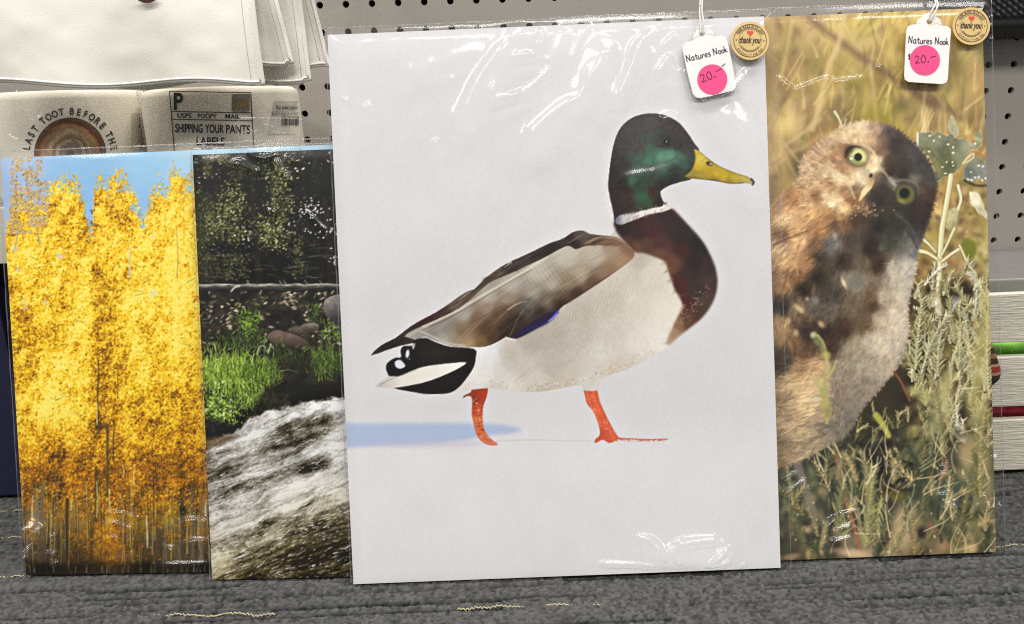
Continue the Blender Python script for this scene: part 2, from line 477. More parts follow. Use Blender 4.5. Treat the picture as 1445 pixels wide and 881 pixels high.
    bc = c.rbf([(876, 325, (46, 27, 23)), (900, 330, (60, 32, 27)), (920, 325, (70, 30, 28)), (940, 315, (56, 34, 32)), (960, 330, (48, 33, 31)), (985, 345, (40, 32, 30)), (960, 355, (70, 34, 30)), (930, 345, (84, 46, 36)), (912, 345, (98, 64, 47)), (900, 350, (112, 76, 52)), (886, 345, (92, 60, 42)), (930, 358, (120, 80, 56)), (950, 368, (112, 68, 48)), (945, 378, (124, 78, 54)), (980, 370, (46, 34, 31)), (1000, 375, (66, 48, 44)), (970, 385, (60, 44, 40)), (958, 396, (86, 40, 32)), (985, 410, (64, 50, 47)), (1005, 400, (84, 60, 54)), (968, 428, (84, 43, 34)), (995, 425, (94, 68, 60)), (962, 438, (108, 66, 48)), (985, 447, (92, 60, 50)), (972, 455, (112, 76, 58)), (957, 458, (168, 122, 88)), (950, 473, (198, 158, 122)), (945, 482, (206, 176, 144))], 2.1, 18) * np.array((.84, .86, .9))
    c.poly(br, bc, 1, 3, .8)
    for _ in range(700):
        x, y = R.uniform(870, 1010), R.uniform(300, 485)
        g = c.get(x, y)
        if g.sum() < 400:
            a = math.radians(60 + (x - 870) * .3 + R.gauss(0, 15)); l = R.uniform(3, 8)
            if c.get(x + (l + 2) * math.cos(a), y + (l + 2) * math.sin(a)).sum() < 400: c.seg(x, y, x + l * math.cos(a), y + l * math.sin(a), 1.3, .5, np.clip(g * R.uniform(.75, 1.28) + 2, 0, 255), .5, .7)
    for _ in range(60):
        t = R.random(); c.blob(950 + 45 * t + R.uniform(-8, 8), 470 - 62 * t + R.uniform(-8, 8), 1, .8, (196, 160, 138), .55, hard=2)
    for _ in range(46):                                    # frayed border of chestnut and white
        i = R.randrange(6, 16); x, y = br[i]; a = math.radians(R.uniform(190, 260) if i < 11 else R.uniform(110, 150))
        c.seg(x + R.uniform(-3, 5), y + R.uniform(-4, 4), x + 7 * math.cos(a), y - 7 * math.sin(a) * (-1 if i >= 11 else 1), 1.6, .4, (190, 152, 118) if i > 9 else (140, 102, 76), .28)
    # wing
    wing = [(881, 342.6), (893, 352), (893, 365), (862.9, 388), (839, 403.8), (816.7, 418), (794.5, 432.4), (787, 440), (777.6, 451), (761.7, 460.7), (745.9, 470.2), (728.4, 478), (713.3, 476.6), (703, 482), (685.4, 489.3), (660, 490), (635.8, 488.4), (613.6, 481), (601, 475.7), (588, 478), (570.6, 476.5), (580, 466), (596, 457), (619.8, 446), (648.4, 432), (669, 416), (689.5, 399), (727.7, 381), (765.9, 362), (797.7, 346), (832.6, 344), (860, 344)]
    wc = c.rbf([(885, 352, (140, 104, 76)), (865, 352, (176, 150, 122)), (840, 360, (203, 190, 165)), (800, 362, (208, 199, 176)), (760, 385, (203, 193, 174)), (720, 402, (196, 184, 167)), (690, 420, (192, 181, 166)), (655, 443, (178, 169, 154)), (620, 463, (160, 152, 141)), (598, 472, (166, 159, 150)), (575, 475, (172, 165, 155)), (880, 366, (176, 142, 108)), (858, 384, (150, 122, 92)), (835, 400, (112, 84, 60)), (812, 414, (76, 53, 37)), (790, 430, (58, 40, 30)), (748, 430, (112, 104, 90)), (742, 440, (84, 74, 62)), (733, 452, (52, 38, 29)), (762, 442, (60, 44, 34)), (765, 455, (42, 30, 34)), (722, 458, (50, 36, 26)), (712, 470, (56, 40, 27)), (695, 476, (84, 60, 40)), (680, 484, (132, 103, 68)), (660, 487, (178, 148, 108)), (700, 442, (106, 76, 53)), (715, 436, (100, 76, 56)), (672, 452, (132, 102, 74)), (650, 466, (142, 116, 86)), (640, 476, (168, 148, 120)), (625, 480, (182, 172, 158)), (685, 464, (92, 64, 42)), (820, 388, (190, 173, 147)), (780, 404, (190, 178, 157)), (752, 412, (178, 166, 148)), (715, 424, (164, 146, 124)), (690, 434, (160, 138, 114)), (805, 400, (160, 138, 110)), (785, 416, (112, 90, 68)), (770, 424, (124, 108, 88)), (610, 474, (150, 142, 132)), (632, 462, (150, 140, 128))], 2.05, 34) * np.array((.90, .91, .94))
    c.poly(wing, wc, 1, 3)
    w, f = c.mask(wing, 3)
    u = X * .82 - Y * .57; v = X * .57 + Y * .82          # along and across the feathers
    st = (fbm(u / 26, v / 2.2, 3, 21) - .5)
    c.im[w] += (f * (st * 20)[w])[..., None]
    rp = np.sin(u * 1.1 + 3 * fbm(X / 14, Y / 14, 2, 3)) * np.exp(-(((X - 775) / 60) ** 2 + ((Y - 392) / 26) ** 2))
    c.im[w] += (f * (rp * 6)[w])[..., None]
    c.line([(597, 461), (640, 441), (676, 420), (712, 400), (748, 378), (772, 362)], 3.5, 4.5, (214, 206, 190), .75, 1.2)
    c.line([(595, 466), (625, 453), (660, 434), (700, 409), (735, 389), (750, 381)], 1.5, .7, (104, 86, 70), .8, .7)
    c.line([(572, 476), (590, 466), (604, 461)], 4, 3, (182, 172, 158), .7, 1)
    c.line([(594, 468), (606, 473), (630, 484), (655, 488)], 2.4, 3.2, (186, 178, 166), .8, .9)
    c.line([(718, 478), (728, 456), (738, 438)], 1.2, .8, (150, 128, 104), .55)
    c.line([(717, 437), (728, 430), (744, 425)], 1.6, .8, (206, 192, 168), .7, .8)
    c.line([(718, 440), (722, 448), (716, 460)], 2.4, .8, (60, 46, 36), .6, 1.2)
    c.line([(690, 486), (712, 466), (735, 446)], 1, .6, (112, 86, 60), .5)
    c.line([(676, 486), (700, 462), (716, 446)], 1, .6, (120, 92, 64), .4)
    c.line([(735, 470), (752, 452), (775, 436)], 1, .6, (84, 64, 48), .5)
    for k in range(9):                                      # overlapping feather edges
        t_ = k / 8
        x0, y0 = 640 + 150 * t_, 482 - 62 * t_
        c.line([(x0, y0), (x0 + 26, y0 - 26), (x0 + 60, y0 - 44)], 1.1, .5, (196, 180, 156) if k % 2 else (58, 44, 34), .3, .8)
    for k in range(7):
        x0, y0 = 690 + 26 * k, 432 - 13 * k
        c.line([(x0 - 16, y0 + 14), (x0 + 10, y0 + 4), (x0 + 34, y0 - 14)], 1.2, .5, (146, 132, 114), .35, .9)
    # blue speculum
    c.poly([(788, 439), (777.6, 452.5), (761.7, 461.5), (728.4, 478), (728, 470), (745.9, 458), (771, 443)], (36, 27, 62), .95, 3, 1)
    c.line([(770, 455), (745, 466)], 5, 5, (44, 34, 96), .6, 2)
    c.line([(787, 440), (781, 447), (775, 453)], 3.4, 2.5, (86, 80, 190), .95, .8)
    c.line([(786, 444), (779, 450), (774, 453.5)], 1.2, .8, (176, 180, 230), .9, .6)
    c.line([(714, 476.5), (721, 478.5), (728, 480)], 2.6, 1.6, (232, 226, 216), 1, .7)
    c.line([(714, 475), (728, 478.4)], 1, .7, (30, 22, 20), .9, .5)
    c.line([(795, 432.6), (800, 429.5)], 2, 1, (236, 230, 220), .9, .6)
    c.line([(794, 432), (812, 421), (836, 405), (860, 389)], 2, 1.2, (52, 36, 26), .5, 1)
    # dark back
    back = [(523, 502), (538.8, 486.8), (558, 477.2), (578.6, 461.3), (597.7, 450), (615, 441), (635.6, 427.4), (648.4, 418), (662.7, 410), (669, 408.4), (681.7, 395.6), (697.6, 383), (716.7, 371), (732.6, 363.8), (751.7, 355), (775.4, 343.4), (794.5, 337), (807.2, 328.3), (818.3, 325.4), (826.2, 326.7), (832.6, 330.3), (854.9, 332.7), (870.8, 335.4), (881, 341.8), (878, 347.5), (855, 346.5), (832.6, 346.5), (821.5, 349), (812, 352), (805, 348), (797.7, 348), (781.8, 356), (765.9, 365), (743.6, 375.2), (727.7, 383), (703.9, 393), (689.5, 400), (669, 418), (648.4, 435), (619.8, 449.5), (596, 460), (580, 467.5), (571, 475), (585, 479), (585, 483.6), (566, 488), (546.8, 494)]
    kc = c.rbf([(530, 498, (46, 40, 38)), (550, 488, (38, 31, 29)), (575, 472, (52, 38, 34)), (600, 456, (60, 34, 28)), (625, 440, (66, 48, 40)), (640, 428, (104, 88, 78)), (655, 418, (112, 94, 80)), (660, 425, (76, 60, 48)), (675, 408, (86, 74, 58)), (700, 388, (80, 68, 58)), (720, 376, (60, 50, 42)), (740, 368, (66, 56, 48)), (760, 358, (52, 42, 36)), (780, 350, (44, 36, 32)), (800, 338, (52, 43, 40)), (818, 332, (86, 74, 68)), (826, 333, (92, 80, 72)), (812, 346, (42, 32, 28)), (835, 342, (82, 62, 50)), (850, 340, (100, 78, 62)), (870, 341, (122, 96, 78)), (860, 346, (120, 90, 66))], 1.8, 12)
    c.poly(back, kc, 1, 2)
    w, f = c.mask(back, 2)
    c.im[w] += (f * ((fbm(u / 18, v / 1.8, 3, 41) - .5) * 44)[w])[..., None]
    c.line([(716, 371.5), (722, 370), (712, 377)], 1.6, .8, (210, 204, 196), .8, .6)
    c.line([(648, 425), (656, 418), (664, 411)], 2.2, 1, (168, 152, 136), .7, .8)
    c.line([(832, 341), (848, 335), (868, 337), (880, 342)], 2, 1.2, (172, 146, 122), .8, .8)
    c.line([(826, 342), (840, 336), (856, 335)], 1.4, .7, (146, 122, 104), .7, .7)
    c.line([(590, 459), (630, 436), (668, 411), (700, 385)], 1, .8, (30, 22, 20), .6, .6)
    for _ in range(120):
        t = R.random(); x = 690 + 185 * t; y = np.interp(x, [690, 760, 800, 830, 875], [392, 359, 338, 336, 340]) + R.uniform(-4, 8)
        g = c.get(x, y)
        if g.sum() < 330: c.seg(x, y, x - R.uniform(6, 14), y + R.uniform(2, 6), 1.4, .4, np.clip(g * R.uniform(.6, 1.5), 0, 255), .55)
    # black rump and curls
    rump = [(549.2, 531.3), (544.4, 518.6), (548.4, 510.6), (558, 505), (566, 504), (565, 494.7), (569.8, 488.4), (581.8, 487.6), (585, 479.5), (601, 477), (613.6, 482.5), (635.8, 489.5), (669.2, 492.3), (671.6, 504.3), (668.4, 518.6), (658, 534.5), (647, 547.2), (632.7, 555.2), (604, 556.4), (586.5, 554.3), (554, 547.2), (570, 540), (560, 532)]
    rc = c.rbf([(600, 490, (30, 22, 18)), (640, 510, (26, 20, 17)), (620, 500, (36, 28, 23)), (560, 515, (20, 17, 19)), (600, 548, (24, 18, 17)), (655, 520, (20, 16, 15)), (580, 500, (18, 15, 16))], 1.5, 60)
    c.poly(rump, rc, 1, 3)
    c.im[w] = c.im[w]
    c.poly([(530, 545), (538.8, 537.6), (549.2, 531.3), (562.7, 531), (578.6, 524.5), (597.7, 517.8), (626.3, 513.8), (656.5, 511.4), (653.3, 516.2), (639, 524), (616.7, 533.7), (597.7, 540), (578.6, 544), (556, 547.6), (535.7, 546.8)], c.rbf([(535, 543, (196, 192, 186)), (550, 538, (206, 200, 192)), (600, 530, (226, 222, 214)), (640, 517, (230, 226, 220)), (570, 540, (222, 218, 210))], 1.5, 20), 1, 3)
    c.line([(537, 543), (552, 535), (570, 529), (590, 521)], 1.2, .6, (120, 108, 100), .6, .6)
    c.blob(575, 499.5, 2.7, 6.2, (216, 215, 218), 1, .12, 3)
    c.poly([(557, 511), (564, 508), (568, 511), (572, 517), (565, 520.5), (559, 518)], (212, 214, 224), 1, 2)
    c.blob(578, 507, 1, 1, (190, 186, 186), .8, hard=2)
    c.poly([(586, 484), (581, 487), (583, 494), (585, 490)], (208, 206, 206), .8, 0)
    # head and neck
    head = [(867, 313), (866, 305), (863.7, 292.7), (861, 281), (859, 270), (858, 260), (860, 239), (863, 218), (867.5, 198), (876, 180), (890, 167.5), (904, 162), (920, 160), (934, 161.5), (948.5, 167), (961, 176), (972, 190), (980, 202.5), (987, 213), (983, 232), (975, 250), (975, 253.5), (961, 257), (945, 262), (934, 268.4), (932, 272), (933.5, 279), (937, 285.5), (941, 289.5), (934, 297), (910, 302), (888, 308), (874, 314)]
    hc = c.rbf([(890, 180, (68, 62, 60)), (920, 170, (72, 66, 64)), (950, 178, (66, 57, 58)), (962, 192, (58, 50, 49)), (880, 205, (62, 55, 53)), (900, 210, (62, 60, 56)), (868, 225, (48, 41, 41)), (868, 245, (30, 25, 25)), (880, 250, (32, 25, 24)), (884, 236, (38, 40, 36)), (940, 201, (40, 36, 34)), (930, 200, (54, 60, 54)), (958, 205, (46, 40, 38)), (968, 208, (58, 52, 47)), (922, 213, (60, 92, 76)), (932, 220, (84, 136, 110)), (946, 219, (84, 132, 108)), (914, 225, (64, 110, 86)), (904, 222, (58, 82, 66)), (900, 232, (56, 82, 68)), (958, 222, (66, 98, 82)), (966, 232, (56, 80, 68)), (976, 230, (54, 62, 56)), (972, 243, (44, 52, 44)), (950, 240, (42, 54, 47)), (935, 236, (62, 92, 77)), (920, 240, (50, 62, 55)), (900, 246, (48, 70, 56)), (893, 254, (60, 96, 74)), (900, 262, (44, 58, 46)), (906, 278, (46, 84, 58)), (912, 284, (48, 78, 54)), (905, 292, (52, 62, 40)), (882, 270, (46, 27, 23)), (922, 272, (60, 36, 32)), (932, 263, (44, 39, 37)), (952, 254, (38, 40, 36)), (868, 285, (42, 25, 22)), (888, 288, (48, 34, 27)), (932, 284, (40, 31, 27)), (922, 254, (50, 60, 52)), (870, 262, (34, 26, 26)), (880, 302, (40, 26, 22))], 1.9, 16)  # greys of the crown have part of the sleeve's reflected veil painted in
    c.poly(head, hc, 1, 3)
    w, f = c.mask(head, 3)
    c.im[w] += (f * ((fbm(X / 3.2, Y / 3.2, 3, 61) - .5) * 20)[w])[..., None]
    for _ in range(420):
        x, y = R.uniform(862, 980), R.uniform(165, 300)
        g = c.get(x, y)
        if g.sum() < 380:
            a = math.radians(150 - (y - 160) * .5 + R.gauss(0, 14)); l = R.uniform(3, 7)
            if c.get(x + (l + 2) * math.cos(a), y + (l + 2) * math.sin(a)).sum() < 400: c.seg(x, y, x + l * math.cos(a), y + l * math.sin(a), 1.2, .4, np.clip(g * R.uniform(.78, 1.25), 0, 255), .5)
    c.line([(926, 206), (940, 207), (952, 204)], 2, 1.2, (34, 30, 29), .6, 1.2)
    c.blob(940, 201, 4.4, 3.8, (20, 18, 18), .95, 0, 3)
    c.blob(940.6, 200, 1.1, 1.1, (230, 232, 230), 1, 0, 3)
    c.line([(940, 230), (950, 225), (956, 222)], 2.6, 1, (40, 66, 54), .7, 1.2)
    # white collar
    col = [(868.5, 309), (875.6, 303.8), (890, 301.2), (909, 296.8), (925, 293), (934.5, 291.5), (936, 288.4), (940.8, 289), (947.5, 294.3), (934.5, 299.2), (915.4, 302.6), (899.5, 308.8), (886.8, 313.6), (877.2, 317.4), (870, 315.5)]
    c.poly(col, c.rbf([(872, 311, (112, 108, 124)), (882, 308, (196, 190, 190)), (910, 301, (222, 216, 210)), (935, 294, (228, 222, 212)), (944, 293, (214, 206, 196))], 1.6, 8), 1, 2)
    for _ in range(60):
        t = R.random(); x = 872 + 70 * t; y = 316 - 19 * t
        c.seg(x, y - 4, x - 2 + R.uniform(-1, 1), y + R.uniform(0, 3), 1.2, .4, (206, 199, 194) if R.random() < .7 else (110, 88, 84), .4)
        c.seg(x + 2, y - 13 + R.uniform(-1, 1), x + 1, y - 8, 1.1, .5, (190, 182, 174) if R.random() < .4 else (60, 42, 34), .3)
    # bill
    bill = [(978.4, 210.5), (986.4, 213.5), (993, 218.4), (1002.6, 226.3), (1015.3, 234.3), (1032.8, 242.2), (1045.5, 246.2), (1056.6, 250.1), (1063.8, 255.7), (1064, 260), (1058, 259.8), (1050, 258.6), (1029.6, 259.6), (1010.5, 256), (993, 253.6), (977, 252.6), (967, 250), (969, 245.4), (975.6, 239), (979.5, 229.5), (980, 220)]
    bc = c.rbf([(982, 217, (196, 172, 52)), (990, 226, (212, 190, 84)), (984, 234, (194, 168, 36)), (998, 240, (184, 152, 34)), (978, 246, (146, 128, 50)), (990, 249, (160, 138, 44)), (1012, 246, (192, 166, 42)), (1022, 248, (190, 160, 36)), (1036, 252, (194, 170, 52)), (1050, 253, (190, 174, 84)), (1060, 256, (176, 162, 120)), (1010, 254, (138, 118, 40)), (1030, 258, (142, 124, 46)), (1046, 258, (160, 144, 80)), (1006, 233, (178, 152, 34)), (1030, 244, (176, 152, 40))], 1.8, 10)
    c.poly(bill, bc, 1, 2)
    w, f = c.mask(bill, 2)
    c.im[w] += (f * ((fbm((X * .9 + Y * .4) / 9, (Y * .9 - X * .4) / 2.4, 3, 71) - .5) * 22)[w])[..., None]
    c.line([(987, 214.5), (1003, 227.5), (1016, 235.5), (1034, 243.5), (1056, 251)], 1.1, 1, (96, 78, 30), .6, .7)
    c.line([(969, 249.5), (992, 252.8), (1012, 255.4), (1032, 258.8), (1050, 258.2)], 1.3, 1, (70, 56, 34), .75, .7)
    c.line([(1060, 253), (1063.5, 257), (1062, 261)], 3.2, 2.4, (52, 36, 38), .9, .8)
    c.line([(978.6, 211), (980.4, 221), (979.5, 230), (975.6, 239.5), (968, 247)], 2.2, 1.4, (34, 34, 28), .7, 1)
    c.blob(1001, 231, 5, 3, (58, 46, 18), .95, .25, 2.5)
    c.blob(1003, 231.2, 2, 1.2, (212, 204, 190), .95, .3, 2)
    c.line([(990, 228), (995, 224), (1002, 227)], 1.4, .8, (150, 126, 32), .6, .8)
    return c

# ------------------------------------------------------------------ picture 2: a burrowing owl tilting its head among weeds
def paint_owl():
    c = Cv(770, 0, 1412, 806)
    X, Y = c.X, c.Y
    # soft background, upper part
    bgc = c.rbf([(1105, 40, (168, 140, 84)), (1140, 30, (176, 150, 100)), (1180, 50, (196, 170, 106)), (1230, 30, (190, 166, 92)), (1260, 60, (172, 146, 74)), (1300, 50, (198, 168, 96)), (1340, 30, (190, 158, 92)), (1385, 40, (206, 176, 116)), (1110, 110, (158, 128, 80)), (1150, 90, (150, 126, 74)), (1200, 100, (160, 138, 72)), (1250, 120, (134, 114, 54)), (1300, 130, (150, 124, 70)), (1340, 130, (134, 116, 60)), (1385, 130, (170, 142, 88)), (1105, 170, (216, 186, 122)), (1140, 170, (138, 112, 78)), (1180, 165, (128, 104, 66)), (1240, 160, (146, 130, 54)), (1290, 165, (150, 128, 74)), (1330, 165, (160, 132, 88)), (1380, 170, (140, 112, 70)), (1100, 220, (206, 172, 120)), (1120, 230, (110, 92, 66)), (1110, 260, (150, 122, 84)), (1320, 200, (156, 132, 80)), (1390, 210, (150, 116, 70)), (1390, 260, (150, 130, 80)), (1330, 280, (178, 140, 90)), (1350, 330, (160, 134, 84)), (1310, 330, (160, 140, 74)), (1300, 390, (150, 118, 74)), (1350, 390, (140, 106, 70)), (1390, 360, (176, 164, 96)), (1390, 420, (150, 138, 82)), (1310, 440, (96, 84, 54)), (1350, 460, (88, 76, 50)), (1300, 500, (66, 58, 38)), (1340, 540, (96, 88, 58)), (1390, 520, (140, 126, 80)), (1280, 560, (44, 38, 28)), (1250, 600, (52, 46, 30)), (1300, 620, (62, 58, 38)), (1360, 600, (70, 68, 48)), (1390, 620, (96, 92, 62)), (1240, 660, (40, 38, 32)), (1290, 660, (42, 40, 34)), (1180, 660, (52, 52, 42)), (1130, 680, (72, 76, 62)), (1110, 720, (70, 74, 60)), (1170, 720, (64, 62, 52)), (1230, 720, (56, 58, 46)), (1280, 700, (58, 56, 42)), (1330, 700, (64, 72, 58)), (1380, 700, (92, 92, 68)), (1340, 750, (92, 90, 64)), (1390, 760, (112, 102, 66)), (1110, 775, (70, 60, 46)), (1160, 770, (72, 62, 50)), (1210, 780, (150, 126, 94)), (1260, 770, (150, 128, 92)), (1300, 780, (110, 92, 66)), (1360, 780, (140, 118, 80)), (900, 100, (170, 146, 86)), (1000, 150, (160, 136, 80)), (900, 700, (80, 76, 54)), (1000, 770, (90, 80, 58))], 1.5, 120)
    c.im[:] = bgc
    pal = [(190, 166, 84), (118, 108, 48), (206, 178, 124), (104, 84, 54), (160, 146, 66), (214, 188, 112), (140, 104, 66)]
    for _ in range(1500):
        x, y = R.uniform(800, 1410), R.uniform(0, 330)
        s = R.uniform(4, 13)
        c.blob(x, y, s * R.uniform(.35, .8), s * 1.3, jit(R.choice(pal), .12), R.uniform(.12, .42), R.gauss(0.15, .5))
    for _ in range(150):
        x, y = R.uniform(1095, 1400), R.uniform(-10, 250); a = math.radians(R.gauss(-82, 26)); l = R.uniform(14, 60)
        c.line([(x, y), (x + l * .5 * math.cos(a) + R.uniform(-3, 3), y + l * .5 * math.sin(a)), (x + l * math.cos(a), y + l * math.sin(a))], R.uniform(1.5, 4.5), 1.2, jit(R.choice([(222, 194, 130), (204, 180, 96), (122, 110, 52), (98, 80, 50), (232, 206, 140)]), .1), R.uniform(.2, .5), 1.8, 3)
    c.im[:] = np.clip(c.im * 1.07 + 3, 0, 255)
    c.line([(1105, -10), (1150, 32), (1190, 62), (1222, 86), (1262, 112), (1320, 150)], 9, 8, (112, 84, 58), .6, 5)
    c.line([(1300, 128), (1330, 148), (1360, 170)], 7, 5, (128, 96, 72), .5, 5)
    for p, w0, w1, col, a in [([(1193, 20), (1183, 62), (1172, 88), (1163, 118), (1156, 150), (1146, 182)], 6, 8, (212, 184, 130), .75), ([(1228, 92), (1233, 130), (1238, 180)], 6, 5, (198, 170, 108), .6), ([(1118, 30), (1110, 70), (1102, 110)], 6, 5, (200, 174, 116), .55), ([(1268, 90), (1266, 140), (1274, 180)], 7, 7, (190, 164, 84), .5), ([(1306, 120), (1302, 160), (1298, 178)], 4, 3, (214, 188, 134), .6), ([(1090, 216), (1130, 190), (1158, 168)], 5, 4, (206, 176, 126), .7), ([(1100, 195), (1122, 222), (1134, 238)], 4, 3, (204, 176, 122), .7), ([(1106, 215), (1118, 240), (1126, 252)], 5, 3, (196, 168, 112), .65), ([(1090, 232), (1104, 222), (1112, 208)], 4, 3, (184, 154, 106), .6), ([(1396, 130), (1388, 165), (1382, 190)], 4, 3, (200, 176, 120), .6), ([(1330, 60), (1345, 110), (1350, 150)], 5, 6, (186, 150, 90), .5), ([(1250, 20), (1256, 60), (1262, 90)], 7, 6, (204, 176, 96), .5), ([(1160, 190), (1140, 205), (1120, 214)], 6, 5, (196, 164, 112), .5)]:
        c.line(p, w0, w1, col, a, 2.4)
    for cx, cy, r, col, a in [(1115, 175, 16, (236, 208, 140), .6), (1250, 160, 16, (150, 136, 48), .5), (1218, 158, 12, (166, 150, 60), .5), (1130, 20, 14, (190, 150, 104), .5), (1345, 92, 14, (112, 100, 46), .6), (1385, 70, 12, (120, 112, 52), .5), (1270, 150, 12, (92, 86, 44), .5), (1135, 240, 14, (74, 66, 50), .6), (1292, 196, 10, (150, 120, 66), .5), (1385, 115, 14, (196, 160, 104), .5), (1200, 120, 10, (110, 102, 44), .5), (1150, 200, 10, (190, 140, 96), .5)]:
        c.blob(cx, cy, r, r, col, a)
    # ---- weeds right of the owl, sharp
    for _ in range(900):
        x, y = R.uniform(1276, 1408), R.uniform(250, 620)
        s = R.uniform(2, 7)
        c.blob(x, y, s, s * R.uniform(.7, 1.6), jit(R.choice([(70, 54, 36), (150, 120, 74), (196, 170, 120), (104, 90, 50), (58, 48, 32), (172, 160, 90), (206, 186, 130)]), .15), R.uniform(.2, .5), R.uniform(0, 3), 1.2)
    def leaf(pts, field, vein=None, edge=None):
        rg = []
        for (ax, ay), (bx, by) in zip(pts, pts[1:] + pts[:1]):
            rg.append((ax, ay))
            if math.hypot(bx - ax, by - ay) > 6:
                for t_ in (.35, .7): rg.append((ax + (bx - ax) * t_ + R.uniform(-1.5, 1.5), ay + (by - ay) * t_ + R.uniform(-1.5, 1.5)))
        pts = rg
        c.poly(pts, field, 1, 2)
        if edge: c.line(pts + [pts[0]], 1.2, 1.2, edge, .35, .7, 3)
        q = np.array(pts)
        for _ in range(int(np.ptp(q[:, 0]) * 1.5)):
            x, y = R.uniform(q[:, 0].min(), q[:, 0].max()), R.uniform(q[:, 1].min(), q[:, 1].max())
            g = c.get(x, y)
            c.blob(x, y, R.uniform(1.5, 5), R.uniform(1.5, 4), np.clip(g * R.uniform(.82, 1.2), 0, 255), .45, R.uniform(0, 3), 1.2)
        if vein: c.line(vein, 1.5, .7, (84, 88, 56), .6, .7)
    leaf([(1294.5, 186.8), (1311, 186.8), (1317, 190), (1323, 186), (1337.4, 191.5), (1343.6, 187.8), (1351.8, 196), (1360, 195), (1372, 205), (1368, 219.5), (1358, 231.8), (1343.6, 246), (1334, 250), (1323, 256.3), (1319, 240), (1306.8, 217.4), (1295.5, 207)], c.rbf([(1300, 195, (132, 132, 102)), (1320, 200, (136, 136, 106)), (1345, 205, (118, 118, 90)), (1365, 208, (160, 156, 124)), (1320, 238, (122, 120, 74)), (1340, 232, (96, 98, 64)), (1310, 215, (112, 112, 78)), (1355, 225, (140, 138, 108)), (1332, 212, (104, 106, 76))], 1.6, 20), [(1308, 208), (1326, 228), (1342, 245)], (206, 204, 168))
    leaf([(1360, 238), (1370, 226), (1378, 221.5), (1388, 228), (1397, 236), (1398, 258), (1380, 253), (1360, 256)], c.rbf([(1370, 245, (116, 118, 106)), (1390, 240, (146, 146, 132)), (1380, 228, (138, 136, 108))], 1.5, 20), None, (190, 190, 168))
    leaf([(1339.5, 170.4), (1343.6, 163), (1349, 172), (1352, 181), (1353, 190), (1347.7, 195), (1342, 186), (1338, 180)], (172, 168, 132), None, (232, 226, 198))
    leaf([(1382.4, 180.7), (1385, 192), (1385.5, 203), (1378, 213), (1374, 208), (1376, 196)], (150, 150, 112), None, (238, 230, 200))
    c.line([(1359, 231), (1366, 222), (1374, 217), (1372, 224), (1362, 230)], 3, 2, (214, 206, 172), .8, .7)
    c.poly([(1294, 186), (1296, 188), (1296.5, 208), (1293, 206)], (236, 228, 196), .9, 0)
    for x, y in [(1338, 204), (1345, 208), (1345, 216), (1344, 229), (1345, 234), (1330, 236), (1334, 245), (1311, 214), (1309, 221), (1318, 199), (1373, 212), (1376, 203), (1381, 234), (1387, 235), (1370, 243), (1336, 229), (1312, 192), (1326, 193)]:
        c.blob(x, y, R.uniform(1.2, 2.2), R.uniform(1, 1.8), (240, 234, 206), .9, 0, 2)
    c.line([(1361, 255), (1378, 262), (1396, 262)], 4, 3, (72, 62, 40), .8, 1.2)
    for x in range(1366, 1398, 5): c.blob(x, 252 + R.uniform(-3, 3), 2.4, 1.4, (238, 232, 204), .8, .6, 2)
    leaf([(1368, 270.6), (1378, 272), (1388.5, 289), (1392.6, 309.4), (1382, 302), (1372, 290)], c.rbf([(1372, 280, (224, 214, 178)), (1386, 296, (196, 188, 150))], 1.5, 10), None, (240, 232, 206))
    leaf([(1337, 299), (1354, 289), (1351, 308), (1345.6, 327), (1334, 321)], c.rbf([(1340, 305, (196, 186, 138)), (1348, 318, (172, 162, 112))], 1.5, 10), None, (226, 216, 176))
    c.poly([(1358, 336), (1374, 340), (1378, 352), (1370, 372), (1360, 360)], (118, 122, 44), .85, 2, 1)
    # main stalk and branches
    def stalk(p, w0, w1, base=(206, 196, 148)):
        c.line(p, w0 + 1.2, w1 + 1.2, (96, 82, 52), .7, .8)
        c.line(p, w0, w1, base, 1, .7)
        q = [(x - w0 * .18, y) for x, y in p]
        c.line(q, w0 * .45, w1 * .45, (230, 222, 182), .8, .8)
    stalk([(1352, 262), (1356, 280), (1352, 296)], 4.5, 4, (212, 202, 160))
    stalk([(1342, 248), (1337, 280), (1331, 313), (1329, 326), (1326, 371), (1324, 426), (1324, 490)], 7, 8)
    stalk([(1296, 354), (1309, 357), (1323, 366)], 6, 4)
    stalk([(1303, 338), (1312, 346), (1321, 356)], 4, 3)
    stalk([(1355.8, 350), (1342, 359), (1329, 369)], 4.5, 4)
    stalk([(1347, 322), (1338, 342), (1329, 360)], 4, 3)
    stalk([(1354, 346), (1366, 372), (1377, 390), (1372, 424), (1365, 452)], 3, 6, (196, 186, 132))
    leaf([(1305, 418), (1314, 411), (1322, 416), (1321, 432), (1312, 436)], (196, 188, 146), None, (228, 220, 184))
    leaf([(1335, 421), (1343, 416), (1352, 418), (1368, 418), (1352, 428), (1346, 436), (1339, 450), (1331, 462), (1330, 452), (1338, 436)], (212, 212, 202), None, (236, 232, 214))
    leaf([(1350, 420), (1360, 416), (1371, 415), (1366, 424), (1354, 428)], (222, 206, 160))
